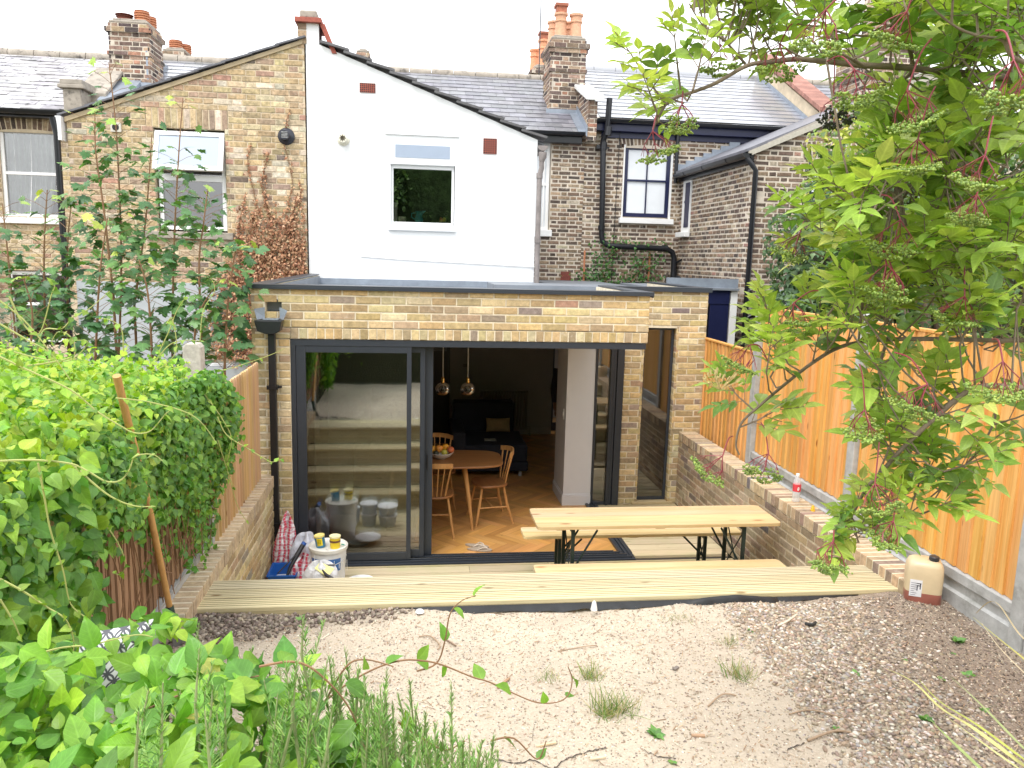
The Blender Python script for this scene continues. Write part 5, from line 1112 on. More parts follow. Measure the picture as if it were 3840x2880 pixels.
# more tubs stacked low behind the top step, seen mostly in the glass
CLEARP = bpy.data.materials.new('cloudy clear plastic'); CLEARP.use_nodes = True; t = CLEARP.node_tree; t.nodes['Principled BSDF'].inputs['Base Color'].default_value = (.72, .76, .82, 1); t.nodes['Principled BSDF'].inputs['Roughness'].default_value = .2; t.nodes['Principled BSDF'].inputs['Alpha'].default_value = .7
for x, y, z, r_, h, l in ((-.47, 6.07, 0, .085, .13, 'lower clear tub of the left stack behind the top step'), (-.47, 6.07, .132, .09, .11, 'upper clear tub of the left stack behind the top step'), (-.27, 6.10, 0, .10, .12, 'lower white tub of the right stack behind the top step'), (-.27, 6.10, .122, .105, .10, 'upper white tub of the right stack behind the top step'), (-.62, 5.98, 0, .05, .17, 'tall clear plastic jar behind the top step')):
    e = empty('plastic_tub', (x, y, z), l, 'tub', 'plastic tubs hidden behind the top step'); m = M(); m.lathe([(r_*.82, z+.002), (r_, z+h*.93), (r_*.97, z+h*.93), (r_*.8, z+.012), (.0, z+.012)], 28, (x, y, 0)); m.build('body', CLEARP, e, smooth=40); m = M(); m.lathe([(r_*.98, z+h*.88), (r_*1.06, z+h*.9), (r_*1.06, z+h), (r_*.98, z+h)], 28, (x, y, 0), (.8, .82, .85)); m.build('rim', LIDW, e, smooth=40)
# white plate like lid on the deck
m = M(); m.lathe([(.0, .030), (.115, .030), (.125, .036), (.13, .030), (.125, .022), (.0, .02)], 40, (-.45, 6.62, .03), (.85, .85, .85)); tag(m.build('bucket_lid', LIDW, smooth=40), 'round white bucket lid lying on the deck right of the paint bucket', 'lid')
m = M(); m.lathe([(.0, .002), (.12, .002), (.125, .03), (.12, .03), (.0, .012)], 36, (-.55, 6.62, 0), (.35, .42, .40)); tag(m.build('paint_tray', LIDW, smooth=40), 'grey green paint tray under the round white lid', 'tray')
# bags: crumpled closed sheets
def bag(name, label, cat, c, sx, sy, sz, mat, seed, lean=(0, 0), crump=.16, top=None):
    r_ = random.Random(seed); ph = [(r_.uniform(0, 6.3), r_.uniform(2, 7), r_.uniform(-4, 4)) for _ in range(9)]
    vs = []; nu, nv = 48, 30
    for j in range(nv+1):
        v = j/nv; th = PI*v
        for i in range(nu):
            a = 2*PI*i/nu; d = 1+sum(crump/(k+2)*math.sin(p[0]+p[1]*a*1.0*(1 if k % 2 else 1) - (p[1] % 1)*a + p[2]*v*3) for k, p in enumerate(ph))
            rr = math.sin(th)**.75; z = (1-math.cos(th))/2
            if top: rr *= (1-(1-top)*z**1.3)
            zz = z if z > .12 else z*.3
            vs.append((c[0]+sx*rr*d*math.cos(a)+lean[0]*z, c[1]+sy*rr*d*math.sin(a)+lean[1]*z, c[2]+sz*zz*(1+.10*math.sin(3*a+seed)*z)))
    fs = [(j*nu+i, j*nu+(i+1) % nu, (j+1)*nu+(i+1) % nu, (j+1)*nu+i) for j in range(nv) for i in range(nu)]
    m = M(); m.add(vs, fs); return tag(m.build(name, mat, smooth=50), label, cat)
def plastic(name, col, plaid=False):
    m, t, p = nodes(name); v = coords(t); c = col
    if plaid:
        tc = t.nodes.new('ShaderNodeTexCoord'); sp = t.nodes.new('ShaderNodeSeparateXYZ')
        n = nn(t, 'ShaderNodeTexNoise', Scale=7., Detail=2.); t.links.new(tc.outputs['Object'], n.inputs['Vector'])
        ad = t.nodes.new('ShaderNodeVectorMath'); ad.operation = 'MULTIPLY_ADD'; t.links.new(n.outputs[1], ad.inputs[0]); ad.inputs[1].default_value = (.09, .09, .09); t.links.new(tc.outputs['Object'], ad.inputs[2])
        t.links.new(ad.outputs[0], sp.inputs[0]); cc = None
        def stripes(ch, f, w_):
            k = nn(t, 'ShaderNodeMath', operation='MULTIPLY'); t.links.new(sp.outputs[ch], k.inputs[0]); k.inputs[1].default_value = f
            fr = nn(t, 'ShaderNodeMath', operation='FRACT'); t.links.new(k.outputs[0], fr.inputs[0]); return ramp(t, fr.outputs[0], [(w_-.04, 1.), (w_+.04, 0.)])
        c = mixc(t, stripes(0, 22, .45), (.82, .78, .79), (.62, .06, .10)); c = mixc(t, stripes(2, 20, .4), c, mixc(t, .5, c, (.55, .03, .08))); c = mixc(t, stripes(0, 44, .12), c, (.25, .08, .16)); c = mixc(t, stripes(2, 40, .10), c, (.8, .8, .85))
        t.links.new(c, p.inputs['Base Color'])
    else: t.links.new(mixc(t, ramp(t, noise(t, v, 6, 4), [(.4, 0.), (.7, 1.)]), col, tuple(x*.85 for x in col)), p.inputs['Base Color'])
    p.inputs['Roughness'].default_value = .35; p.inputs['Specular IOR Level'].default_value = .6
    vo = nn(t, 'ShaderNodeTexVoronoi', Scale=22.); t.links.new(v, vo.inputs['Vector']); bump(t, p, mixc(t, .5, vo.outputs[0], noise(t, v, 25, 4)), .9, .02); return m
PLAID = plastic('red plaid plastic', (1, 1, 1), True); WBAG = plastic('white plastic bag', (.78, .79, .82)); TBAG = plastic('clear bag', (.60, .62, .70))
bag('laundry_bag', 'tall red and white checked laundry bag leaning against the brick pier', 'bag', (-1.13, 6.84, 0), .13, .11, .55, PLAID, 3, (.02, .10), .30, .38)
bag('laundry_bag', 'slumped red and white checked bag behind the blue scuttle', 'bag', (-.945, 6.58, 0), .11, .11, .30, PLAID, 8, (0, .05), .22)
bag('plastic_bag', 'translucent bluish plastic bag between the checked bags and paint bucket', 'bag', (-.94, 6.80, 0), .13, .11, .40, TBAG, 5, (0, .03), .25)
bag('carrier_bag', 'stuffed white carrier bag in front of the paint bucket', 'bag', (-.76, 6.33, 0), .15, .11, .33, WBAG, 12, (.0, .03), .16)
bag('carrier_bag', 'flat white plastic sheet along the back of the steps', 'bag', (-.86, 6.30, 0), .24, .09, .20, WBAG, 15, (0, 0), .2)
m = M(); m.add([(-.80, 6.28, .325), (-.69, 6.22, .27), (-.64, 6.30, .31), (-.76, 6.35, .35)], [(0, 1, 2, 3)], (.85, .80, .35)); o = m.build('sandpaper_sheet', MATTC, recalc=False); o.modifiers.new('t', 'SOLIDIFY').thickness = .002; tag(o, 'pale yellow paper sheet on the stuffed white carrier bag', 'paper')
sc_ = empty('paint_scuttle', (-1.09, 6.58, 0), 'blue plastic paint scuttle with a black handle and roller resting in it', 'bucket'); x0, y0, x1, y1 = -1.205, 6.44, -.975, 6.72
BLU = mk('blue plastic', (.02, .13, .48), .35, var=.06); m = M(); k = .025
o_ = [(x0+k, y0+k), (x1-k, y0+k), (x1-k, y1-k), (x0+k, y1-k)]; O_ = [(x0, y0), (x1, y0), (x1, y1), (x0, y1)]; I_ = [(x0+.006, y0+.006), (x1-.006, y0+.006), (x1-.006, y1-.006), (x0+.006, y1-.006)]
vs = [(a, b, .01) for a, b in o_]+[(a, b, .20) for a, b in O_]+[(a, b, .20) for a, b in I_]+[(a*.97+.03*(x0+x1)/2, b*.97+.03*(y0+y1)/2, .03) for a, b in o_]
m.add(vs, [(0, 3, 2, 1)]+[(i, (i+1) % 4, 4+(i+1) % 4, 4+i) for i in range(4)]+[(4+i, 4+(i+1) % 4, 8+(i+1) % 4, 8+i) for i in range(4)]+[(8+i, 8+(i+1) % 4, 12+(i+1) % 4, 12+i) for i in range(4)]+[(12, 13, 14, 15)]); m.build('body', BLU, sc_, bevel=.004)
m = M(); m.box(x0-.008, x1+.008, y0-.008, y0-.001, .19, .205); m.box(x0-.008, x1+.008, y1+.001, y1+.008, .19, .205); m.box(x0-.008, x0-.001, y0-.001, y1+.001, .19, .205); m.box(x1+.001, x1+.008, y0-.001, y1+.001, .19, .205); m.build('rim', BLU, sc_, bevel=.003)
m = M(); m.box(x0+.03, x1-.03, y0+.04, y1-.03, .03, .12, (.62, .64, .68)); m.build('paint_residue', MATTC, sc_, bevel=.02)
rl = empty('paint_roller', (-1.0, 6.25, .2), 'black handled roller with blue end cap sticking out of the blue scuttle', 'roller')
m = M(); m.tube([(-1.06, 6.46, .16), (-1.03, 6.50, .24), (-.98, 6.57, .33), (-.935, 6.62, .40)], [.008, .016, .021, .02], 12, (.03, .03, .035)); m.build('handle', PLAINC, rl, smooth=40)
m = M(); m.tube([(-.935, 6.62, .40), (-.924, 6.632, .418)], .021, 12, (.03, .12, .45)); m.build('end_cap', PLAINC, rl, smooth=40)
m = M(); m.tube([(-1.12, 6.43, .225), (-1.05, 6.47, .29), (-.99, 6.54, .34)], .006, 8, (.03, .03, .035)); m.build('wire', PLAINC, rl)
cl_ = empty('sealant_gun', (-.66, 6.2, .1), 'small blue tool with dark nozzle beside the white carrier bag', 'tool'); m = M(); m.box(-.675, -.625, 6.20, 6.23, .08, .26, (.03, .15, .55)); m.build('body', PLAINC, cl_, bevel=.008); m = M(); m.tube([(-.64, 6.215, .25), (-.70, 6.22, .29), (-.73, 6.22, .335)], [.016, .014, .005], 10, (.04, .04, .05)); m.build('nozzle', PLAINC, cl_, smooth=40)
m = M(); m.lathe([(.03, .002), (.035, .05), (.0, .05)], 16, (-1.215, 6.10, 0), (.8, .8, .8)); tag(m.build('plastic_cup', PLAINC, smooth=40), 'crushed white cup in the corner by the left brick wall', 'cup')
# ---------------------------------------------------------------- bottle, hose connector, jerrycan
BOTM = bpy.data.materials.new('bottle plastic'); BOTM.use_nodes = True; t = BOTM.node_tree; t.nodes['Principled BSDF'].inputs['Base Color'].default_value = (.75, .80, .83, 1); t.nodes['Principled BSDF'].inputs['Roughness'].default_value = .12; t.nodes['Principled BSDF'].inputs['Alpha'].default_value = .38
bo = empty('water_bottle', (3.245, 6.13, .886), 'clear plastic water bottle with red label standing on the right wall coping', 'bottle'); x, y, z = 3.245, 6.13, .886
m = M(); m.lathe([(.030, 0), (.0335, .01), (.033, .03), (.0315, .035), (.033, .04), (.0335, .085), (.0335, .155), (.032, .17), (.024, .20), (.014, .222), (.013, .235)], 28, (x, y, z)); m.build('body', BOTM, bo, smooth=40, recalc=False)
m = M(); m.lathe([(.0342, .095), (.0342, .158)], 28, (x, y, z), (.62, .05, .07)); lb = m.build('label', PLAINC, bo, smooth=60, recalc=False)
m = M()
for a, b, dz in ((-.010, .010, .118), (-.006, .006, .128), (-.006, .006, .108)): m.box(x+a-.004, x+b-.004, y-.0365, y-.0345, z+dz, z+dz+.008, (.85, .8, .8))
m.build('label_emblem', PLAINC, lb)
m = M(); m.lathe([(.0155, .226), (.0155, .246), (.012, .248), (0, .248)], 18, (x, y, z), (.85, .85, .87)); m.build('cap', PLAINC, bo, smooth=40)
hc = M(); hc.lathe([(.018, 0), (.02, .012), (.013, .016), (.016, .026), (.012, .034), (.009, .048), (0, .048)], 16, (3.262, 5.87, .888), (.85, .45, .03)); tag(hc.build('hose_connector', PLAINC, smooth=40), 'small yellow hose connector on the brick coping near the bottle', 'hose connector')
jc = empty('jerrycan', (3.22, 4.36, .78), 'translucent plastic jerrycan with black cap and red liquid on the soil', 'jerrycan')
def rbox(m, cx, cy, w_, d_, zs, K=None, col=(1, 1, 1)):
    """stack of rounded rectangles: zs = (z, scale)"""
    n = 24; vs = []
    for z_, s_, sh in zs:
        for i in range(n):
            a = 2*PI*i/n; c_, q = math.cos(a), math.sin(a); e = .45
            vs.append((cx+sh+w_*s_*math.copysign(abs(c_)**e, c_), cy+d_*s_*math.copysign(abs(q)**e, q), z_))
    if K is not None: vs = [K @ Vector(p) for p in vs]
    k = len(zs); m.add(vs, [(i*n+j, i*n+(j+1) % n, (i+1)*n+(j+1) % n, (i+1)*n+j) for i in range(k-1) for j in range(n)]+[tuple(range(n))[::-1], tuple((k-1)*n+j for j in range(n))], col)
K = Matrix.Translation((3.235, 4.40, .775)) @ Matrix.Rotation(R(-28), 4, 'Z')
m = M(); rbox(m, 0, 0, .108, .088, [(.0, .93, 0), (.01, 1, 0), (.085, 1.0, 0)], K, (.34, .12, .09)); m.build('liquid', mk('red liquid seen through plastic', (1, 1, 1), .3, attr=True, var=.15, vs=10), jc, smooth=50)
m = M(); rbox(m, 0, 0, .108, .088, [(.0852, 1.0, 0), (.20, 1.0, 0), (.25, .97, 0), (.275, .86, 0), (.288, .62, 0)], K, (.62, .50, .32)); jb = m.build('body', mk('cloudy plastic', (1, 1, 1), .35, attr=True, var=.12, vs=6), jc, smooth=50)
m = M(); m.lathe([(.026, .272), (.026, .292), (.030, .293), (.030, .312), (.026, .316), (.0, .316)], 22, T=K @ Matrix.Translation((.045, -.02, 0)), col=(.03, .03, .035)); m.build('cap', PLAINC, jc, smooth=40)
m = M(); m.add([K @ Vector(p) for p in ((-.085, -.0895, .06), (-.015, -.0895, .06), (-.015, -.0895, .17), (-.085, -.0895, .17))], [(0, 1, 2, 3)], (.74, .75, .78)); lb = m.build('label', MATTC, jc, recalc=False)
m = M()
for i in range(7): m.box(-.078, -.05+U(-.01, .012), -.0903, -.0898, .068+i*.013, .072+i*.013, (.25, .25, .3), T=K)
for q in ((-.045, -.022, .13, .136), (-.045, -.039, .10, .136), (-.028, -.022, .11, .15), (-.048, -.02, .145, .15)): m.box(q[0], q[1], -.0903, -.0898, q[2], q[3], (.05, .05, .07), T=K)
m.build('print', MATTC, lb)
# ---------------------------------------------------------------- rake, patterned cushion, membrane
BAM = wood('broom handle', (.50, .26, .08), (.62, .36, .13), 2, .5, kn=.5)
rk = empty('leaf_rake', (-1.2, 4.1, .8), 'leaf rake with long wooden handle leaning through the hedge', 'rake')
foot = Vector((-1.17, 4.0, .80)); 
def onray(px, py, Y): return atY(px, py, Y)
p0 = onray(252, 812, 3.50); p1 = onray(366, 1310, 4.15)
m = M(); m.tube([p0, p0.lerp(p1, .5)+Vector((.01, 0, 0)), p1], [.017, .016, .016], 12); m.build('handle', BAM, rk, smooth=40)
p2 = onray(380, 1362, 4.15); p3 = onray(400, 1440, 4.1)
m = M(); m.tube([p1, p2], [.021, .019], 12, (.02, .05, .04)); m.build('socket', PLAINC, rk, smooth=40)
m = M(); d = (p3-p2).normalized(); sd_ = Vector((.9, .35, -.1)).normalized()
m.add([p2-sd_*.02, p2+sd_*.02, p2+d*.13+sd_*.055, p2+d*.13-sd_*.045], [(0, 1, 2, 3)], (.10, .09, .08)); o = m.build('plate', PLAINC, rk, recalc=False); o.modifiers.new('t', 'SOLIDIFY').thickness = .004
m = M()
for i in range(15):
    u = i/14*2-1; a = p2+d*.10+sd_*.045*u; b = p2+d*.34+sd_*(.16*u); c = b+Vector((0, -.03, -.02)); m.tube([a, a.lerp(b, .5)+Vector((0, .004, .006)), b, c], .0028, 5, (.12, .08, .06))
m.build('tines', PLAINC, rk)
pm, t, p = nodes('circle print'); v = coords(t, (1, 1, 1), kind='UV')
vo = None; sp = t.nodes.new('ShaderNodeSeparateXYZ'); t.links.new(v, sp.inputs[0])
p.inputs['Roughness'].default_value = .6
def m2(op, a, b=None, val=None):
    n = nn(t, 'ShaderNodeMath', operation=op); t.links.new(a, n.inputs[0]) if hasattr(a, 'links') else None
    if b is not None: t.links.new(b, n.inputs[1])
    elif val is not None: n.inputs[1].default_value = val
    return n.outputs[0]
def ringp(ox, oy):
    fx = m2('SUBTRACT', m2('FRACT', m2('ADD', sp.outputs[0], None, ox)), None, .5); fy = m2('SUBTRACT', m2('FRACT', m2('ADD', sp.outputs[1], None, oy)), None, .5)
    d2 = m2('ADD', m2('MULTIPLY', fx, fx), m2('MULTIPLY', fy, fy)); q = m2('SQRT', d2)
    return ramp(t, m2('ABSOLUTE', m2('SUBTRACT', q, None, .47)), [(.05, 1.), (.07, 0.)])
c = mixc(t, ringp(0, 0), (.78, .78, .80), (.10, .10, .12)); c = mixc(t, ringp(.5, .5), c, (.10, .10, .12)); t.links.new(c, p.inputs['Base Color'])
cu = M(); q = atY(240, 1432, 2.35); n = 16; vs = []; uv = []
ax = Vector((.95, .3, .05)).normalized()*.10; ay = Vector((.12, .30, .95)).normalized()*.11; nz_ = ax.cross(ay).normalized()
if nz_.y > 0: nz_ = -nz_
for s in (1, -1):
    for j in range(n+1):
        for i in range(n+1):
            a, b = i/n*2-1, j/n*2-1; h = .035*(1-a**4)*(1-b**4)**1.0
            vs.append(q+ax*a*(1-.06*(1-b*b))+ay*b*(1-.06*(1-a*a))+nz_*h*s); uv.append((a*2.1+.1, b*2.1))
F = [(s*(n+1)**2+j*(n+1)+i, s*(n+1)**2+j*(n+1)+i+1, s*(n+1)**2+(j+1)*(n+1)+i+1, s*(n+1)**2+(j+1)*(n+1)+i) for s in (0, 1) for j in range(n) for i in range(n)]
tag(npmesh('patterned_cushion', np.array([tuple(x) for x in vs]), np.array(F), np.ones((len(F), 3)), pm, UV=np.array(uv), smooth=True), 'white cushion printed with overlapping grey circles, half hidden in the foliage', 'cushion')
# black weed membrane crumpled along the front of the top step
BM = mk('black membrane', (.012, .013, .015), .55, var=.3, bs=40, bstr=.6)
nx_, ny_ = 300, 8; vs = []; fr_ = [(U(3, 60), U(0, 6.3), U(-4, 4)) for _ in range(16)]
def fold(x, v_): return sum(math.sin(f*x+p+q*v_)/(4+f*.35) for f, p, q in fr_)
for j in range(ny_):
    for i in range(nx_):
        u = i/(nx_-1); x = -.12+2.98*u; v_ = j/(ny_-1); w_ = max(0, min(1, u*6, (1-u)*5))*(.45+.55*abs(math.sin(x*1.3+.6)))
        z = .792-.022*v_+.022*fold(x, v_)*v_*w_; y = 4.499-(.010+.062*w_*v_)+.016*fold(x+9, v_)*v_
        if 1.72 < x < 2.3: q = math.sin((x-1.72)/.58*PI)**.5; z += .040*math.sin(PI*v_)*q; y -= .03*v_*q
        vs.append((x, y, z))
m = M(); m.add(vs, [(j*nx_+i, j*nx_+i+1, (j+1)*nx_+i+1, (j+1)*nx_+i) for j in range(ny_-1) for i in range(nx_-1)]); tag(m.build('weed_membrane', BM, smooth=70, recalc=False), 'crumpled black weed membrane poking out under the top step', 'membrane')
# ---------------------------------------------------------------- person partly hidden behind the wall end
SKIN = mk('skin', (.22, .11, .07), .55, var=.1); PSH = .075
bm = bmesh.new()
P = {'pel': (2.06, 10.62, .86), 'kl': (2.0, 10.52, .46), 'al': (1.975, 10.55, .09), 'tl': (1.955, 10.43, .035), 'kr': (2.16, 10.60, .46), 'ar': (2.15, 10.64, .09), 'tr': (2.14, 10.52, .035), 'wa': (2.06, 10.63, 1.05), 'ch': (2.07, 10.63, 1.30), 'nk': (2.07, 10.63, 1.45), 'hd': (2.07, 10.61, 1.60), 'ht': (2.07, 10.61, 1.68),
     'sl': (1.92, 10.62, 1.36), 'el': (1.86, 10.60, 1.10), 'wl': (1.86, 10.52, .90), 'hl': (1.86, 10.49, .83), 'sr': (2.22, 10.63, 1.36), 'er': (2.28, 10.62, 1.10), 'wr': (2.28, 10.55, .9), 'hr': (2.28, 10.52, .83)}
RD = {'pel': .13, 'kl': .065, 'al': .04, 'tl': .03, 'kr': .065, 'ar': .04, 'tr': .03, 'wa': .12, 'ch': .14, 'nk': .05, 'hd': .09, 'ht': .06, 'sl': .055, 'el': .04, 'wl': .028, 'hl': .035, 'sr': .055, 'er': .04, 'wr': .028, 'hr': .035}
P = {k: (v[0]+PSH, v[1], v[2]) for k, v in P.items()}
V_ = {k: bm.verts.new(v) for k, v in P.items()}
for a, b in (('pel', 'kl'), ('kl', 'al'), ('al', 'tl'), ('pel', 'kr'), ('kr', 'ar'), ('ar', 'tr'), ('pel', 'wa'), ('wa', 'ch'), ('ch', 'nk'), ('nk', 'hd'), ('hd', 'ht'), ('ch', 'sl'), ('sl', 'el'), ('el', 'wl'), ('wl', 'hl'), ('ch', 'sr'), ('sr', 'er'), ('er', 'wr'), ('wr', 'hr')): bm.edges.new((V_[a], V_[b]))
for s, w_ in ((-1, 'hl'), (1, 'hr')):
    hx_, hy_, hz_ = P[w_]
    for k, (dx, dy, L) in enumerate(((-.012, -.03, .075), (-.004, -.015, .085), (.004, 0, .08), (.01, .015, .065), (0, -.045, .045))):
        a = bm.verts.new((hx_+dx*.5, hy_+dy*.7, hz_-.01)); b = bm.verts.new((hx_+dx, hy_+dy-.005, hz_-L*.6)); c = bm.verts.new((hx_+dx+.008, hy_+dy-.015, hz_-L)); bm.edges.new((V_[w_], a)); bm.edges.new((a, b)); bm.edges.new((b, c)); RD.update({a: .009, b: .008, c: .006})
me = bpy.data.meshes.new('person'); bm.verts.ensure_lookup_table(); bm.verts.index_update()
rad = {}
for k, v in V_.items(): rad[v.index] = RD[k]
for k in list(RD):
    if not isinstance(k, str): rad[k.index] = RD[k]
pi_ = V_['pel'].index; bm.to_mesh(me); bm.free()
pe = bpy.data.objects.new('person', me); COL.objects.link(pe); me.materials.append(SKIN)
sk = pe.modifiers.new('skin', 'SKIN'); 
for i, r_ in rad.items(): me.skin_vertices[0].data[i].radius = (r_, r_)
me.skin_vertices[0].data[pi_].use_root = True
pe.modifiers.new('sub', 'SUBSURF').levels = 1; pe.modifiers['sub'].render_levels = 2; sk.use_smooth_shade = True
tag(pe, 'person in red trousers and white socks mostly hidden behind the grey wall end', 'person')
def cloth(name, pts, rads, col, parent):
    m = M(); m.tube([(q[0]+PSH, q[1], q[2]) for q in pts], rads, 16, col); o = m.build(name, mk(name+' cloth', col, .85, var=.15, vs=20), None, smooth=60); attach(o, parent); return o
cloth('trousers', [(2.0, 10.58, .90), (2.0, 10.53, .50), (1.98, 10.55, .16)], [.10, .085, .065], (.35, .02, .03), pe); cloth('trousers', [(2.13, 10.62, .90), (2.16, 10.60, .46), (2.15, 10.64, .16)], [.10, .085, .065], (.35, .02, .03), pe)
cloth('socks', [(1.975, 10.56, .17), (1.975, 10.55, .06), (1.955, 10.47, .036), (1.95, 10.40, .03)], [.05, .05, .04, .03], (.72, .72, .75), pe)
cloth('jumper', [(2.06, 10.62, .86), (2.06, 10.63, 1.1), (2.07, 10.63, 1.38), (2.07, 10.63, 1.46)], [.155, .15, .165, .07], (.03, .03, .04), pe); cloth('sleeve', [(1.92, 10.62, 1.38), (1.86, 10.60, 1.10), (1.86, 10.53, .92)], [.07, .055, .04], (.03, .03, .04), pe)
cloth('hair', [(2.07, 10.63, 1.55), (2.07, 10.62, 1.64), (2.07, 10.62, 1.72)], [.085, .10, .05], (.02, .015, .01), pe)
# ---------------------------------------------------------------- foliage (many small leaves, each a few faces)
def tpl(rows, fold=.18, droop=.18, wave=0.):
    """rows = (y, half width) from base to tip; returns verts (x,y,z), triangles, uv"""
    V = []; F = []
    for i, (y, w_) in enumerate(rows):
        z = -droop*y*y; zz = wave*math.sin(i*2.4)
        V += [(-w_, y-(.0), z+fold*w_+zz), (0, y, z), (w_, y, z+fold*w_-zz)]
    for i in range(len(rows)-1):
        a = i*3; b = a+3
        F += [(a, a+1, b+1), (a, b+1, b), (a+1, a+2, b+2), (a+1, b+2, b+1)]
    V = np.array(V, float); return V, np.array(F), V[:, :2].copy()
LANCE = tpl([(0, .02), (.10, .13), (.30, .245), (.52, .23), (.76, .12), (1, .0)], .25, .20)
OVATE = tpl([(0, .02), (.08, .20), (.28, .34), (.52, .31), (.78, .15), (1, .0)], .22, .20, .012)
HEART = tpl([(-.12, .16), (0, .30), (.2, .42), (.45, .34), (.72, .16), (1, .0)], .22, .25, .02)
NEEDLE = tpl([(0, .03), (.5, .055), (1, .0)], .5, .1)
BLADE = tpl([(0, .012), (.3, .016), (.6, .012), (.85, .006), (1, 0)], .3, .35)
def palm():
    # sycamore leaf: five toothed lobes
    out = [(.0, 0), (.16, -.06), (.42, -.04), (.34, .10), (.60, .22), (.72, .36), (.50, .40), (.40, .46), (.50, .66), (.36, .64), (.24, .60), (.20, .80), (.0, 1.0)]
    L = out + [(-x, y) for x, y in out[-2:0:-1]]
    V = [(0, .34, .02)] + [(x, y, -.16*(x*x+(y-.3)**2)+.03*math.sin(x*17+y*9)) for x, y in L]
    n = len(L); F = [(0, 1+i, 1+(i+1) % n) for i in range(n)]
    V = np.array(V); uv = V[:, :2].copy(); return V, np.array(F), uv
PALM = palm()
def ivyt():
    out = [(.0, 0), (.22, -.08), (.44, .08), (.36, .30), (.30, .38), (.20, .55), (.0, 1.0)]
    L = out + [(-x, y) for x, y in out[-2:0:-1]]
    V = [(0, .3, .03)] + [(x, y, -.12*(x*x+(y-.3)**2)) for x, y in L]; n = len(L)
    V = np.array(V); return V, np.array([(0, 1+i, 1+(i+1) % n) for i in range(n)]), V[:, :2].copy()
IVYT = ivyt()
def unit(a): return a/np.maximum(np.linalg.norm(a, axis=1, keepdims=True), 1e-9)
class Leaves:
    def __init__(s, seed=1): s.r = np.random.RandomState(seed); s.V = []; s.F = []; s.C = []; s.UV = []; s.n = 0
    def add(s, t, P, D, N, S, C):
        tv, tf, tu = t; k = len(P)
        if not k: return
        P = np.asarray(P, float); D = unit(np.asarray(D, float)); N = np.asarray(N, float)
        X = unit(np.cross(D, N)); Z = np.cross(X, D); S = np.asarray(S, float).reshape(-1, 1, 1)
        cu = s.r.uniform(.3, 1.9, (k, 1, 1)); wx = s.r.uniform(.85, 1.12, (k, 1, 1))
        v = P[:, None, :] + S*(X[:, None, :]*tv[None, :, 0:1]*wx + D[:, None, :]*tv[None, :, 1:2] + Z[:, None, :]*tv[None, :, 2:3]*cu)
        f = tf[None] + (np.arange(k)*len(tv))[:, None, None] + s.n
        s.V.append(v.reshape(-1, 3)); s.F.append(f.reshape(-1, 3)); s.n += k*len(tv)
        s.C.append(np.repeat(np.asarray(C, float), len(tf), axis=0)); s.UV.append(np.tile(tu, (k, 1)))
    def build(s, name, mat, parent=None):
        return npmesh(name, np.concatenate(s.V), np.concatenate(s.F), np.concatenate(s.C), mat, parent, np.concatenate(s.UV), smooth=True)
def mixcol(r, k, cols, jit=.16):
    i = r.randint(0, len(cols), k); c = np.array(cols)[i]; return np.clip(c*(1+r.uniform(-jit, jit, (k, 1)))*(1+r.uniform(-.06, .06, (k, 3))), 0, 1)
def rdir(r, k, base, spread):
    b = np.asarray(base, float); b = np.tile(b, (k, 1)) if b.ndim == 1 else b
    return unit(b + r.normal(0, spread, (k, 3)))
LF = leafmat('hedge leaf', .34, .38, .35, gloss=.45); LE = leafmat('elder leaf', .42, .40, .4, tcol=(1.0, 1.05, .45)); LS = leafmat('sycamore leaf', .25, .40, .5); LD = mk('dead leaf', (1, 1, 1), .8, attr=True, var=.2, vs=30)
LR = leafmat('rosemary needle', .15, .5, 0.); LI = leafmat('ivy leaf', .15, .35, .3, gloss=.5)
STEM = mk('reddish stem', (.26, .14, .07), .6, var=.25, vs=20); STEMG = mk('pale green stem', (.38, .40, .12), .5, var=.15, vs=20); BARK = mk('grey brown bark', (.24, .18, .13), .85, var=.3, vs=25, bs=60, bstr=.6)
REDST = mk('crimson stalk', (.26, .035, .05), .45, var=.2); BERRY = mk('green berry', (1, 1, 1), .3, attr=True, var=.1, vs=60)
def smooth_path(pts, k=6):
    pts = [Vector(p) for p in pts]; out = []
    for i in range(len(pts)-1):
        p0, p1, p2, p3 = pts[max(i-1, 0)], pts[i], pts[i+1], pts[min(i+2, len(pts)-1)]
        for j in range(k):
            t = j/k; out.append(.5*((2*p1)+(p2-p0)*t+(2*p0-5*p1+4*p2-p3)*t*t+(3*p1-p0-3*p2+p3)*t**3))
    return out+[pts[-1]]
def clearing(x, y, z, cx=240, cy=1428, rx=44, ry=34, far=2.35):
    q = (np.stack([x, y, z], 1)-np.array(EYE)) @ np.array(RT); u = (1920+2950*q[:, 0]/-q[:, 2])/1.736; v = (1440-2950*q[:, 1]/-q[:, 2])/1.736
    return ~(((((u-cx)/rx)**2+((v-cy)/ry)**2 < 1) | (((u-394)/34)**2+((v-1388)/38)**2 < 1)) & (y < far))
clearing_ = clearing
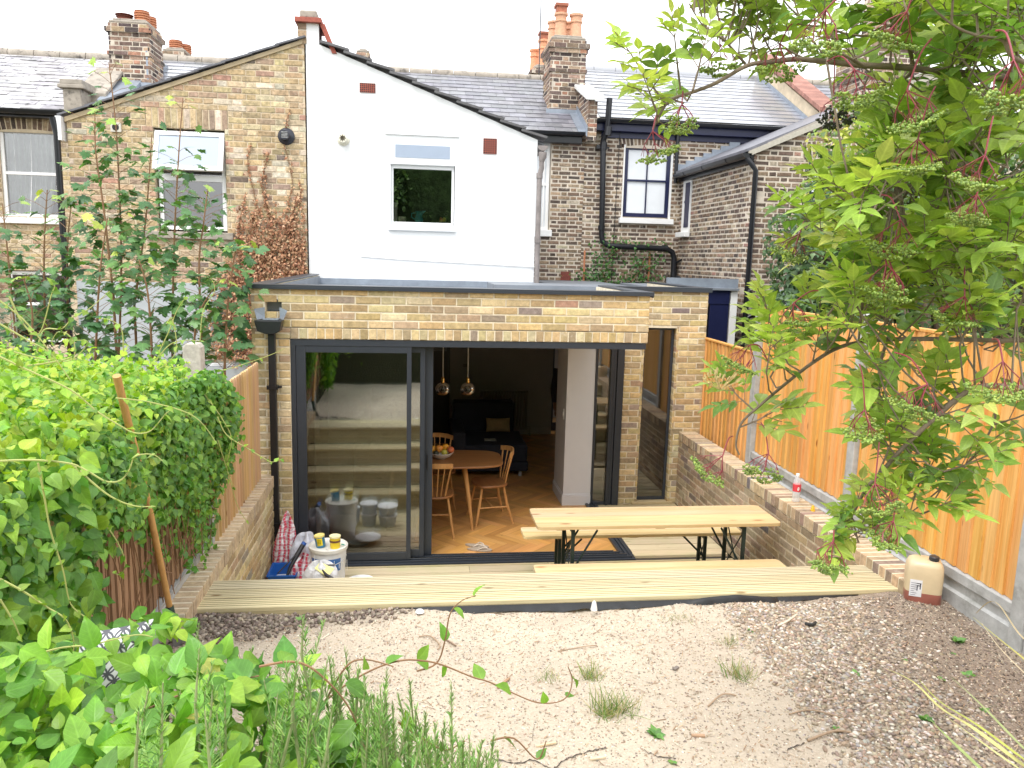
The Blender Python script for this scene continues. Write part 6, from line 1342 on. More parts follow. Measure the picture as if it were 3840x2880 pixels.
# ---- the big hedge of Russian vine over the left fence
hd = empty('vine_hedge', (-2.6, 4.3, .75), 'big mound of bright green climbing vine smothering the left fence', 'hedge')
L = Leaves(11); r = L.r
def htop(x, y): return 2.07+.07*np.sin(x*2.1+y*1.3)+.05*np.sin(x*5+1)*np.sin(y*4.2)-.12*np.clip((x+1.55)/.33, 0, 1)**2-.18*np.clip((y-5.6)/.5, 0, 1)**2-.08*np.clip((-x-2.6)/1.2, 0, 1)+.10*np.clip((4.6-y)/1.5, 0, 1)
def xside(y, z): return -1.27+.05*np.sin(y*3.3+z*2)+.04*np.sin(y*7+z*5)-.10*np.clip((1.5-z)/.5, 0, 1)-.06*np.clip((z-1.95)/.2, 0, 1)
HC = [(.30, .50, .045), (.23, .43, .045), (.37, .54, .05), (.17, .36, .045), (.42, .54, .06)]; HCS = [(.13, .30, .05), (.10, .25, .045), (.17, .35, .05), (.23, .41, .055)]  # top leaves limer than side leaves: new growth plus painted-in light
k = 19000; x = r.uniform(-4.1, -1.22, k); y = r.uniform(2.2, 6.25, k); q = x < -1.25-np.clip(y-5.15, 0, 2)*.55; x, y = x[q], y[q]; k = len(x); z = htop(x, y)+r.normal(0, .045, k)+.05*np.sin(x*13+y*6)*np.sin(y*11)-r.exponential(.035, k)
N = rdir(r, k, (.15, -.25, 1), .38); D = rdir(r, k, (.3, -.6, -.15), .65)
L.add(HEART, np.stack([x, y, z], 1), D, N, r.uniform(.024, .056, k)*(1+.2*(y < 4)), mixcol(r, k, HC, .25))
def low(y): return 1.88-.33*np.clip(y-3.2, 0, 2.2)+.07*np.sin(y*9)-.95*np.clip((3.16-y)/.2, 0, 1)
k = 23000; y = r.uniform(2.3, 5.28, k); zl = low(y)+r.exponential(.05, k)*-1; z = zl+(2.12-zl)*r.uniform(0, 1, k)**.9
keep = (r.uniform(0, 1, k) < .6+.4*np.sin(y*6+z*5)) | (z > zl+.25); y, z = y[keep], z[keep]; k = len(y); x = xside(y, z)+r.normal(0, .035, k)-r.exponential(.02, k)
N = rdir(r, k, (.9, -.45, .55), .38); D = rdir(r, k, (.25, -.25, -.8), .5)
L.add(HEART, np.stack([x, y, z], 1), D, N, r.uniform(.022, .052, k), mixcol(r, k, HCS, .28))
for i in range(90):
    x0, y0 = r.uniform(-3.6, -1.3), r.uniform(2.8, 6.0); n_ = r.randint(4, 11); t_ = np.linspace(0, 1, n_); hh = r.uniform(.06, .24); bx_, by_ = r.normal(0, .08, 2)
    L.add(HEART, np.stack([x0+bx_*t_, y0+by_*t_, htop(np.array(x0), np.array(y0))+hh*t_], 1), rdir(r, n_, (0, 0, .3), .9), rdir(r, n_, (0, -.4, .7), .5), r.uniform(.016, .036, n_), mixcol(r, n_, HC[2:]+[(.46, .52, .10)]))
k = 260; y = r.uniform(2.6, 5.2, k); z = r.uniform(1.1, 2.0, k); q = z > low(y); y, z = y[q], z[q]; k = len(y); L.add(HEART, np.stack([xside(y, z)+.02, y, z], 1), rdir(r, k, (.2, -.2, -.8), .6), rdir(r, k, (.9, -.4, .4), .5), r.uniform(.02, .045, k), mixcol(r, k, [(.40, .26, .10), (.50, .46, .10), (.34, .20, .09)]))
# trailing strands hanging over the slats and the pale fence
for i in range(38):
    y0 = r.uniform(3.2, 5.3); z0 = low(np.array(y0))+.1; Lh = r.uniform(.1, .32) if y0 < 4.0 else r.uniform(.2, .6)
    n_ = int(Lh/.022); t_ = np.linspace(0, 1, n_); P = np.stack([-1.335+.03*np.sin(t_*7+i), y0+.06*np.sin(t_*5+i*2)+.18*t_*r.uniform(-1, 1), z0+(.3 if y0 > 5.3 else 0)-Lh*t_], 1)
    L.add(HEART, P, rdir(r, n_, (.2, -.2, -.6), .8), rdir(r, n_, (1, -.3, .4), .4), r.uniform(.025, .05, n_), mixcol(r, n_, HCS+[(.2, .32, .05)]))
k = 260; y = r.uniform(5.4, 6.6, k); L.add(HEART, np.stack([-1.34+r.exponential(.04, k), y, r.uniform(.9, 1.9, k)], 1), rdir(r, k, (.2, -.2, -.6), .8), rdir(r, k, (1, -.3, .4), .4), r.uniform(.02, .04, k), mixcol(r, k, HCS)) if False else None
# bigger leaves near the lens on the far left
k = 1100; y = r.uniform(1.9, 3.0, k); x = -1.24+r.normal(0, .05, k)-.1*(2.9-y); z = r.uniform(.95, 2.15, k); q = clearing_(x, y, z); x, y, z = x[q], y[q], z[q]; k = len(x)
L.add(HEART, np.stack([x, y, z], 1), rdir(r, k, (.4, -.3, -.6), .5), rdir(r, k, (.8, -.6, .6), .35), r.uniform(.05, .085, k), mixcol(r, k, HCS+HC[:2], .2))
L.build('foliage', LF, hd)
m = M(); m.box(-4.2, -1.5, 1.9, 5.95, .75, 1.86, (1, 1, 1)); m.box(-1.5, -1.36, 2.0, 3.05, .75, 1.9); m.build('inner_hull', mk('inner shade', (.045, .05, .022), .95, var=.5, vs=30, bs=40, bstr=1, bd=.05), hd)  # solid hull blocks see-through, its dark colour paints the shade inside
m = M()
TD = [(2.6, [(0,700),(60,735),(111,766),(153,823)]), (2.5, [(0,771),(57,798),(153,843),(210,889),(260,920),(290,935),(325,931),(359,893),(374,887)]), (2.3, [(0,996),(76,994),(153,1002),(191,1019),(229,1040),(260,1038),(279,1015),(290,988),(313,981),(335,984),(351,996)]),
 (2.4, [(153,1000),(229,1066),(286,1092),(336,1094)]), (2.9, [(60,790),(115,782),(160,767),(153,729),(126,717),(110,740)]), (3.1, [(80,760),(95,713),(134,710),(160,683),(191,668),(237,629)]), (4.2, [(344,759),(365,715),(382,671),(401,643)]), (5.2, [(432,736),(439,671),(462,633),(462,614),(455,600)]),
 (4.0, [(267,759),(262,710),(237,691),(214,689)]), (4.6, [(470,900),(489,939),(535,969),(570,990),(588,998),(611,991)]), (5.4, [(470,800),(497,796),(573,771),(615,753)]), (4.4, [(336,780),(366,745),(401,735),(439,738)]), (2.2, [(0,1251),(51,1278),(102,1312),(143,1340),(160,1394),(146,1435)]),
 (2.2, [(0,1295),(27,1339),(44,1377)]), (2.4, [(82,1000),(95,1070),(109,1146),(136,1231),(153,1305),(194,1340),(208,1360)]), (3.0, [(150,1040),(190,1100),(240,1150),(270,1210),(262,1240),(245,1238)]), (3.6, [(360,700),(372,690),(380,760),(340,800)]), (3.0, [(0,650),(50,690),(100,750),(115,782)]), (3.5, [(30,760),(90,775),(150,779),(190,740),(160,735)]),
 (2.8, [(20,640),(50,700),(85,720),(110,640),(118,618),(108,610)]), (4.8, [(440,850),(480,905),(500,950),(490,1010),(510,1060)]), (4.9, [(470,950),(495,1030),(512,1090),(535,1130)]), (3.4, [(250,860),(330,870),(420,900),(470,960)]), (2.0, [(0,1445),(60,1420),(130,1400),(200,1392),(290,1372),(330,1376)])]
L2 = Leaves(5)
for dpt, pl in TD:
    P = smooth_path([atY(a, b, dpt) for a, b in pl], 6); m = M(); m.tube(P, [.0034*(1-.6*i/len(P)) for i in range(len(P))], 5, mi=0); m.build('tendril', STEMG, hd, smooth=60)
    for i in range(2, len(P), 3):
        if L2.r.rand() < .75:
            k = 1; L2.add(HEART, [P[i]], rdir(L2.r, 1, (.2, -.2, -.2), .8), rdir(L2.r, 1, (0, -.5, .8), .4), [L2.r.uniform(.014, .034)], mixcol(L2.r, 1, [(.26, .40, .05), (.15, .30, .04)]))
L2.build('tendril_leaves', LF, hd)
m = M()
for i in range(40):
    y0 = U(3.1, 5.3); m.tube(smooth_path([(-1.33+U(-.02, .03), y0, U(1.5, 1.9)), (-1.31+U(-.03, .03), y0+U(-.15, .15), U(1.2, 1.45)), (-1.33+U(-.03, .02), y0+U(-.25, .25), U(.95, 1.15))], 4), .003, 4)
m.build('dead_stems', STEM, hd)
# ---- foreground climber and rosemary, just below the lens
fg = empty('foreground_climber', (-.5, 1.4, .78), 'large leaved green climber filling the bottom left corner', 'climber')
L = Leaves(21); r = L.r
def silh(x): return 1.66-.06*np.sin(x*5)-.25*np.clip((x+.05)/.3, 0, 1)
GC = [(.20, .42, .045), (.26, .48, .05), (.15, .34, .045), (.34, .54, .055)]
GS = [(-1.3, 1.66), (-.9, 1.62), (-.55, 1.60), (-.30, 1.56), (-.12, 1.42), (0., 1.25), (.1, 1.1)]
def silh(x): return np.interp(x, [q[0] for q in GS], [q[1] for q in GS])
k = 3000; x = r.uniform(-1.75, .04, k); u = r.uniform(0, 1, k)**.8; y = .7+(silh(x)-.7)*u; z = 2.05-.05*np.sin(x*4+y*3)+.04*np.sin(x*11)-.10*np.clip((x+.35)/.3, 0, 1)-r.exponential(.05, k)-.30*np.clip(u-.9, 0, 1)
q = clearing(x, y, z, ry=30); x, y, z = x[q], y[q], z[q]; k = len(x)
L.add(OVATE, np.stack([x, y, z], 1), rdir(r, k, (.4, .25, -.05), .8), rdir(r, k, (.0, -.45, 1), .34), r.uniform(.026, .080, k), mixcol(r, k, GC*6+[(.12, .28, .04)]*4+[(.46, .46, .10)], .25))
k = 700; x = r.uniform(-1.75, -.1, k); y = silh(x)+r.normal(.02, .03, k); z = r.uniform(1.55, 2.06, k); q = clearing(x, y, z, ry=30); x, y, z = x[q], y[q], z[q]; k = len(x); L.add(OVATE, np.stack([x, y, z], 1), rdir(r, k, (.3, .2, -.4), .8), rdir(r, k, (.0, -.8, .8), .4), r.uniform(.04, .075, k), mixcol(r, k, GC+HCS, .22))
k = 1300; x = r.uniform(-2.2, -.75, k); y = r.uniform(1.5, 2.7, k); z = 2.08-(y-1.5)*.42-r.exponential(.07, k)+.05*np.sin(x*6+y*5); q = (z > .8) & clearing(x, y, z, ry=42); x, y, z = x[q], y[q], z[q]; k = len(x)
L.add(HEART, np.stack([x, y, z], 1), rdir(r, k, (.4, .1, -.3), .8), rdir(r, k, (.2, -.4, 1), .4), r.uniform(.04, .07, k), mixcol(r, k, GC+HCS, .22))
for dpt, pl in ((1.75, [(640,1560),(691,1524),(746,1480),(811,1444),(866,1427),(910,1427),(954,1436),(1019,1462),(1056,1473),(1103,1495),(1158,1517),(1202,1517),(1227,1502),(1236,1469),(1227,1440)]), (1.9, [(900,1450),(943,1433),(961,1385),(972,1327),(997,1298),(1028,1287)]), (1.6, [(700,1520),(748,1440),(790,1425),(850,1440)]),
    (1.4, [(560,1440),(640,1430),(700,1465),(760,1540),(800,1659)]), (1.5, [(300,1540),(420,1490),(560,1460)]), (1.6, [(860,1560),(905,1590),(960,1620),(1005,1600)]), (1.7, [(1060,1600),(1110,1595),(1160,1640),(1180,1600)])):
    P = smooth_path([atY(a, b, dpt) for a, b in pl], 5); m = M(); m.tube(P, [.0026*(1-.5*i/len(P)) for i in range(len(P))], 5); m.build('vine_stem', STEM, fg, smooth=60)
    for i in range(3, len(P), 7): L.add(OVATE, [P[i]], rdir(r, 1, (.3, 0, .3), .7), rdir(r, 1, (0, -.5, .8), .4), [r.uniform(.03, .05)], mixcol(r, 1, [(.2, .38, .04), (.14, .30, .04)]))
L.build('foliage', LF, fg)
m = M(); m.box(-1.9, -.12, .4, 1.5, .7, 1.84); m.build('inner_hull', bpy.data.materials['inner shade'], fg)  # dark hull painting in the shade beneath the climber leaves
rz = empty('rosemary_bush', (0, 1.5, .78), 'upright rosemary sprigs growing through the climber in the foreground', 'rosemary')
L = Leaves(31); r = L.r; m = M()
spr = [(655,1330,1.5),(700,1345,1.6),(745,1405,1.6),(775,1445,1.5),(835,1450,1.7),(860,1500,1.6),(885,1470,1.8),(975,1480,1.75),(960,1560,1.6),(1065,1590,1.6),(1075,1625,1.5),(880,1560,1.5),(800,1500,1.5),(720,1420,1.7),(430,1350,2.1),(420,1400,1.8),(460,1480,1.2),(600,1400,2.0),(545,1400,2.0),(920,1540,1.7),(1000,1610,1.55)]
for i in range(120):
    px = r.uniform(560, 1060); py = 1420+max(0, (px-720))*.55+r.uniform(0, 160); spr.append((px, py, r.uniform(1.25, 1.75)))
for i in range(16): spr.append((r.uniform(150, 620), r.uniform(1400, 1560), r.uniform(1.1, 1.7)))
for px, py, dpt in spr:
    tip = atY(px, py, dpt); Ls = r.uniform(.16, .34); ln = Vector((r.normal(0, .12), r.normal(0, .12), 1)).normalized(); base = tip-ln*Ls
    m.tube([base, base.lerp(tip, .5)+Vector((r.normal(0, .006), r.normal(0, .006), 0)), tip], [.0035, .0028, .001], 5)
    n_ = int(Ls/.0022); t_ = r.uniform(0, 1, n_); P = np.array(base)[None]+(np.array(tip-base))[None]*t_[:, None]
    a = r.uniform(0, 6.28, n_); D = np.stack([np.cos(a), np.sin(a), .9+.9*t_**3*2+0*a], 1)
    L.add(NEEDLE, P, D, rdir(r, n_, (0, 0, 1), .3), r.uniform(.018, .032, n_)*(1-.45*t_**4), mixcol(r, n_, [(.24, .44, .10), (.31, .50, .12), (.18, .36, .09)], .2))
L.build('needles', LR, rz); m.build('stems', mk('rosemary stem', (.30, .33, .15), .7), rz, smooth=50)['kind'] = 'stuff'
m = M(); m.box(-.2, .12, .9, 1.45, .7, 1.62); m.build('inner_hull', bpy.data.materials['inner shade'], rz)  # dark hull again, shade between the sprigs put into its colour
# ---- elder tree leaning in from the right
el = empty('elder_tree', (2.2, 1.7, .78), 'elder tree with green berry clusters on crimson stalks leaning in from the right', 'tree')
BR = [ (.016, 1.9, 2.0, [(2400,190),(2212,172),(2075,158),(2017,154),(1959,146),(1863,141),(1786,133),(1716,128),(1670,134),(1616,141),(1545,180),(1496,199),(1446,218),(1419,260),(1411,278)]),
 (.009, 2.0, 1.9, [(1973,146),(1965,108),(1950,87),(1926,77),(1882,79),(1828,73),(1786,60),(1725,52)]), (.008, 2.0, 2.1, [(1973,150),(1946,176),(1901,185),(1860,191)]),
 (.014, 1.7, 2.0, [(2330,150),(2212,183),(2144,237),(2082,282),(2029,325),(1990,340),(1940,380)]), (.014, 1.8, 2.0, [(2400,850),(2212,838),(2107,838),(2026,897),(1954,964),(1913,1009),(1872,1055),(1850,1095),(1827,1136),(1800,1165)]),
 (.013, 2.2, 2.2, [(2400,720),(2212,735),(1990,732),(1886,736),(1814,750),(1755,784),(1692,833),(1638,879),(1601,915),(1590,960),(1597,982)]), (.009, 2.3, 2.3, [(1918,730),(1899,802),(1904,892),(1918,973)]),
 (.011, 2.3, 2.3, [(2400,690),(2212,662),(2107,621),(1967,630),(1931,684),(1900,735)]), (.008, 1.6, 1.6, [(2300,170),(2212,135),(2181,116),(2165,87),(2113,77),(2065,58),(2017,19),(1990,-20)]), (.006, 2.0, 1.9, [(1610,138),(1565,88),(1520,57),(1489,8)]),
 (.008, 2.4, 2.3, [(2300,560),(2100,540),(1960,500),(1850,510),(1780,520)]), (.007, 2.1, 2.1, [(2107,838),(2150,900),(2090,1000),(1990,1090),(1930,1130)]), (.006, 2.1, 2.1, [(1716,128),(1740,60),(1700,10),(1680,-20)]), (.008, 2.5, 2.3, [(2280,430),(2080,420),(1900,470),(1800,590),(1720,650)]), (.007, 1.9, 1.8, [(1863,141),(1800,110),(1786,133)])]
bm_ = M(); L = Leaves(41); r = L.r; nodes_ = []; allp = []
def gray(px, py, d):      # distance measured straight ahead
    return atY(px, py, d)
for rad, d0, d1, pl in BR:
    n_ = len(pl); P = smooth_path([gray(a, b, d0+(d1-d0)*i/(n_-1)) for i, (a, b) in enumerate(pl)], 5); K_ = len(P)
    rr = [max(.003, rad*(1-.72*i/K_))*.62 for i in range(K_)]; bm_.tube(P, rr, 8); acc = 0
    for i in range(1, K_):
        acc += (P[i]-P[i-1]).length; allp.append(P[i])
        if acc > .065: acc = 0; nodes_.append((P[i], (P[i]-P[i-1]).normalized(), i/K_))
trunk = [(2.35, 1.6, .7), (2.3, 1.65, 1.6), (2.2, 1.75, 2.3), (2.1, 1.8, 3.0), (2.0, 1.85, 3.5)]
bm_.tube(smooth_path(trunk, 5), .05, 12)
for rad, d0, d1, pl in BR:
    if pl[0][0] > 2212: q = gray(*pl[0], d0); t_ = min(smooth_path(trunk, 5), key=lambda v: (v-q).length+abs(v.z-q.z+.25)); bm_.tube(smooth_path([t_, t_.lerp(q, .5)+Vector((0, 0, .05)), q], 4), [.03*.8]+[rad*.9]*8, 8)
EC = [(.30, .44, .08), (.36, .50, .09), (.42, .56, .11), (.23, .37, .075), (.17, .30, .07)]; ECT = [(.50, .60, .13), (.56, .64, .18)]
shootp = []
def compound(p, d, size, cols, n=5):
    """one pinnate elder leaf: rachis from p along d"""
    d = Vector(d).normalized(); side = d.cross(Vector((r.normal(0, .3), r.normal(0, .3), 1))).normalized(); up = side.cross(d); Lr = size*1.5
    end = p+d*Lr-Vector((0, 0, Lr*.12)); bm_.tube([p, p.lerp(end, .5), end], .0013, 4)
    P = [end]; D = [d]; 
    for k, t_ in enumerate((.42, .78) if n == 5 else (.3, .58, .85)):
        q = p.lerp(end, t_)
        for s in (-1, 1): P.append(q); D.append(d*.55+side*s+up*r.normal(0, .15))
    k = len(P); N = rdir(r, k, tuple(up+Vector((0, -.35, .5))), .22)
    L.add(LANCE, [tuple(v) for v in P], [tuple(v) for v in D], N, size*r.uniform(.8, 1.15, k), mixcol(r, 1, cols, .18).repeat(k, 0)*r.uniform(.93, 1.07, (k, 1)))
def shoot(p, d, Ls, size, young=0):
    d = Vector(d).normalized(); P = [p, p+d*Ls*.5+Vector((0, 0, Ls*.05)), p+d*Ls+Vector((0, 0, Ls*.18))]; shootp.append(P[1]); bm_.tube(P, [.003, .0025, .0018], 5)
    nn_ = max(1, int(Ls/.055))
    for i in range(nn_+1):
        t_ = (i+1)/(nn_+1); q = P[0].lerp(P[2], t_); a0 = r.uniform(0, 3.14)
        side = d.cross(Vector((0, 0, 1)));  side = side.normalized() if side.length > .1 else Vector((1, 0, 0)); u2 = side.cross(d)
        for s in (0, PI): 
            dd = d*(.5+.5*t_)+(side*math.cos(a0+s)+u2*math.sin(a0+s))*.9+Vector((0, 0, .12))
            compound(q, dd, size*(1-.25*t_), ECT+EC[1:3] if (young and t_ > .6) else EC, 5 if r.rand() < .75 else 7)
    compound(P[2], d+Vector((0, 0, .3)), size*.75, ECT if young else EC[1:3])
for p, d, t_ in nodes_:
    if r.rand() < .75:
        up = Vector((r.normal(0, .5), r.normal(0, .5), .75)); shoot(p, d*.5+up, r.uniform(.04, .15), r.uniform(.052, .082), r.rand() < .55)
def inpoly(x, y, P):
    c = False; j = len(P)-1
    for i in range(len(P)):
        if (P[i][1] > y) != (P[j][1] > y) and x < (P[j][0]-P[i][0])*(y-P[i][1])/(P[j][1]-P[i][1])+P[i][0]: c = not c
        j = i
    return c
def fill(poly, n_, d0, d1, s0, s1, y_=.4):
    xs = [q[0] for q in poly]; ys = [q[1] for q in poly]; c = 0
    while c < n_:
        a, b = r.uniform(min(xs), max(xs)), r.uniform(min(ys), max(ys))
        if not inpoly(a, b, poly): continue
        c += 1; p = gray(a, b, r.uniform(d0, d1)); q = min(allp, key=lambda v: (v-p).length_squared)
        if (q-p).length > .05: bm_.tube([q, q.lerp(p, .5)+Vector((0, 0, -.02)), p], [.003, .0025, .002], 4)
        dd = (p-q).normalized()*.5+Vector((r.normal(0, .5)-.15, r.normal(0, .5), .6)); shoot(p, dd, r.uniform(.03, .12), r.uniform(s0, s1), r.rand() < y_)
fill([(1880,340),(1830,430),(1900,550),(1790,630),(1760,690),(1830,730),(2240,770),(2240,300)], 108, 1.75, 2.6, .056, .084)
fill([(1720,-30),(1790,60),(1960,60),(2010,230),(1900,300),(1900,360),(2240,340),(2240,-30)], 64, 1.75, 2.4, .052, .078, .75)
fill([(1930,820),(2060,860),(2100,1000),(1960,1150),(1900,1060)], 13, 1.8, 2.1, .06, .08, .2)
fill([(1790,1130),(1900,1130),(1880,1200),(1790,1190)], 5, 1.9, 2.0, .055, .07, .3)
fill([(1480,-10),(1640,0),(1660,130),(1560,110)], 12, 1.9, 2.1, .05, .07, .9)
fill([(1400,190),(1520,170),(1500,240),(1410,250)], 4, 1.9, 2.0, .05, .06, .9)
fill([(1620,880),(1660,830),(1720,850),(1700,760),(1680,700)], 5, 2.1, 2.3, .055, .075, .8)
bm_.build('branches', BARK, el, smooth=60); L.build('foliage', LE, el)
ico = bmesh.new(); bmesh.ops.create_icosphere(ico, subdivisions=1, radius=1); ICV = np.array([v.co[:] for v in ico.verts]); ico.verts.index_update(); ICF = np.array([[v.index for v in f.verts] for f in ico.faces]); ico.free()
def blobs(P, S, C):
    k = len(P); V = (P[:, None, :]+ICV[None]*S.reshape(k, -1, 1) if S.ndim == 1 else P[:, None, :]+ICV[None]*S[:, None, :]).reshape(-1, 3)
    F = (ICF[None]+(np.arange(k)*len(ICV))[:, None, None]).reshape(-1, 3); return V, F, np.repeat(C, len(ICF), axis=0)
CL = [(1410,283,1.95),(1473,225,1.95),(1685,95,1.95),(1555,95,2.0),(1784,20,1.9),(1959,25,1.9),(1845,150,2.0),(1959,195,1.9),(2190,130,1.6),(1983,300,1.9),(2128,335,1.8),(1727,505,2.2),(1945,475,2.0),(1915,570,2.0),(1620,745,2.1),(1561,985,2.1),(1660,980,2.1),(1868,885,2.0),(2003,830,1.9),(1714,655,2.1),(1927,580,2.0),(2166,780,1.8),(2084,640,2.0),(1930,1125,1.95),(1800,1170,1.95),(1890,1045,2.0),(2110,420,1.9),(1800,215,2.2)]
for ci, (px, py, dpt) in enumerate(CL):
    o_ = gray(px, py, dpt-(.28 if px > 1750 else 0)); m = M(); n_ = 64; tips = []; S_ = r.uniform(.048, .064); lean = Vector((r.normal(0, .25)-.1, r.normal(0, .2), -.9)).normalized()
    e1 = lean.orthogonal().normalized(); e2 = lean.cross(e1); q = min(allp+shootp, key=lambda v: (v-o_-Vector((0, 0, .05))).length_squared)
    if (q-o_).length > .09: q = o_+(q-o_).normalized()*.09+Vector((0, 0, .02))
    m.tube(smooth_path([q, q.lerp(o_, .5)+Vector((0, 0, .02)), o_], 4), .0018, 6)
    for a in range(5):
        ang = 2*PI*a/5+ci; d1 = (lean*.7+(e1*math.cos(ang)+e2*math.sin(ang))*(.75 if a else .1)).normalized(); p1 = o_+d1*S_*.75; m.tube([o_, o_.lerp(p1, .6)+e1*.002, p1], .0013, 5)
        for b in range(5):
            d2 = (lean*.8+d1*.4+e1*r.normal(0, .55)+e2*r.normal(0, .55)).normalized(); p2 = p1+d2*S_*.5; m.tube([p1, p2], .0007, 4)
            for c_ in range(5): d3 = (lean+e1*r.normal(0, .8)+e2*r.normal(0, .8)).normalized(); p3 = p2+d3*S_*.24; tips.append(tuple(p3)); tips.append(tuple(p3+e1*r.normal(0, .006)+e2*r.normal(0, .006)))
    sm = m.build('berry_cluster', REDST, el, smooth=50); T_ = np.array(tips); k = len(T_)
    if ci == 27: cc = mixcol(r, k, [(.03, .03, .02)])
    else: cc = mixcol(r, k, [(.24, .34, .06), (.32, .42, .08), (.17, .26, .05)])
    V, F, C = blobs(T_, r.uniform(.0026, .0038, k), cc); npmesh('berries', V, F, C, BERRY, sm, smooth=True)
o_ = gray(1556, 842, 2.1); m = M()
for a in range(26): d1 = Vector((r.normal(0, 1), r.normal(0, .5), .5)).normalized()*.05; m.tube([o_, o_+d1], .0009, 4); m.tube([o_+d1, o_+d1*1.2+Vector((.003, 0, .006))], .003, 4)
m.build('dry_flower_head', mk('dry flower', (.55, .42, .18), .8), el)
# ---- sycamore saplings behind the left fence
SC = [(.09, .21, .075), (.12, .25, .08), (.065, .16, .06), (.15, .29, .08)]; SCT = [(.42, .52, .08), (.32, .46, .08)]
SAP = [([(255,800),(262,560),(252,300),(235,135)], 7.6, 'tallest sycamore sapling, its yellow green tip before the left chimney'), ([(372,800),(375,560),(385,350),(395,212)], 7.3, 'sycamore sapling rising in front of the tilted window'), ([(245,640),(225,460),(207,330),(205,245)], 7.4, 'slender sycamore sapling just left of the tallest one'), ([(440,800),(430,580),(440,480),(450,400)], 7.2, 'sycamore sapling before the right half of the open window'),
 ([(100,800),(95,560),(102,410)], 7.4, 'sycamore sapling before the far left sash window'), ([(40,800),(20,580),(5,440)], 7.2, 'sycamore sapling at the left edge of the photo'), ([(150,800),(145,560),(155,430)], 7.6, 'sycamore sapling beside the black downpipe'), ([(485,800),(490,680),(505,560),(510,540)], 7.0, 'short sycamore sapling before the dead ivy'), ([(290,660),(315,470),(328,290)], 7.5, 'sycamore sapling at the left jamb of the open window'), ([(205,800),(215,600),(232,470)], 7.0, 'leafy sycamore sapling low down before the grey render'),
 ([(330,800),(320,640),(300,560)], 6.9, 'low sycamore sapling in front of the grey rendered base'), ([(420,800),(425,690),(470,610)], 6.9, 'low sycamore sapling leaning right before the grey base'), ([(60,800),(70,680),(50,600)], 6.9, 'low sycamore sapling leaning left behind the hedge')]
for pl, dpt, lab in SAP:
    L = Leaves(int(pl[0][0])); r = L.r; P = smooth_path([atY(a, b, dpt) for a, b in pl], 8); root_ = P[0].copy(); root_.z = .0
    se = empty('sycamore_sapling', root_, lab, 'sapling', 'sycamore saplings behind the hedge'); m = M(); K_ = len(P)
    m.tube([root_]+P, [.013]+[.010*(1-.8*i/K_)+.0015 for i in range(K_)], 7); acc = 0; H_ = (P[-1]-P[0]).length
    for i in range(1, K_):
        seg = P[i]-P[i-1]; n2 = max(1, int(seg.length/(.040 if i < K_*.5 else .046)))
        for j in range(n2):
            q = P[i-1].lerp(P[i], j/n2); t_ = (i+j/n2)/K_; spread = (.12+.15*(1-t_)); a0 = r.uniform(0, 6.28)
            if r.rand() < .12: continue
            for s in (0, PI):
                d = Vector((math.cos(a0+s), math.sin(a0+s)*.7, .45)); e = q+d*spread*r.uniform(.5, 1.35); m.tube([q, q.lerp(e, .5)+Vector((0, 0, .01)), e], .0022, 4)
                sz = r.uniform(.075, .128)*(1-.35*t_); tip = t_ > .86
                for w_ in range(1 if t_ > .8 else 2):
                    L.add(PALM, [e+Vector((r.normal(0, .04), r.normal(0, .04), r.normal(0, .03)))*w_], rdir(r, 1, (d.x, d.y-.3, -.35), .35), rdir(r, 1, (0, -.25, 1), .32), [sz], mixcol(r, 1, SCT if tip else SC))
    m.build('stem', STEM, se, smooth=50); L.build('foliage', LS, se)
# ---- dead ivy on the yellow brick wall
dv = empty('dead_ivy', (-1.9, 11.1, 2.5), 'brown dead ivy clinging to the yellow brick wall beside the white render', 'ivy')
L = Leaves(61); r = L.r; P = []; Nn = []
cols_ = [(r.uniform(-2.42, -1.50), r.uniform(3.0, 4.35)) for _ in range(9)]+[(-1.68, 4.75), (-2.16, 4.3), (-1.95, 3.9)]
while len(P) < 8500:
    x = r.uniform(-2.9, -1.46); z = r.uniform(1.4, 4.3)
    dens = np.clip((3.65-z)/.8, 0, 1)*np.clip((x+2.42+.36*np.clip((3.2-z), 0, 1.2))/.25, 0, 1)
    if r.rand() < dens**1.3: P.append((x, 11.13-r.exponential(.025), z))
for x, zt in cols_:
    for k in range(90): z = 2.6+(zt-2.6)*r.rand(); P.append((x+.05*math.sin(z*6+x*9)+r.normal(0, .018), 11.135-r.exponential(.012), z))
for k in range(700): P.append((r.uniform(-2.5, -1.5), r.uniform(10.9, 11.1), r.uniform(1.3, 2.5)))
P = np.array(P); k = len(P); L.add(IVYT, P, rdir(r, k, (0, -.5, -.8), .55), rdir(r, k, (0, -1, .3), .5), r.uniform(.022, .048, k), mixcol(r, k, [(.36, .17, .09), (.46, .25, .14), (.25, .11, .055), (.54, .35, .21)], .2)); L.build('foliage', LD, dv)
m = M()
for x, zt in cols_: m = M(); m.tube([(x+.05*math.sin((1.5+(zt-1.5)*i/14)*6+x*9), 11.14, 1.5+(zt-1.5)*i/14) for i in range(15)], .006, 4); m.build('stem', STEM, dv)
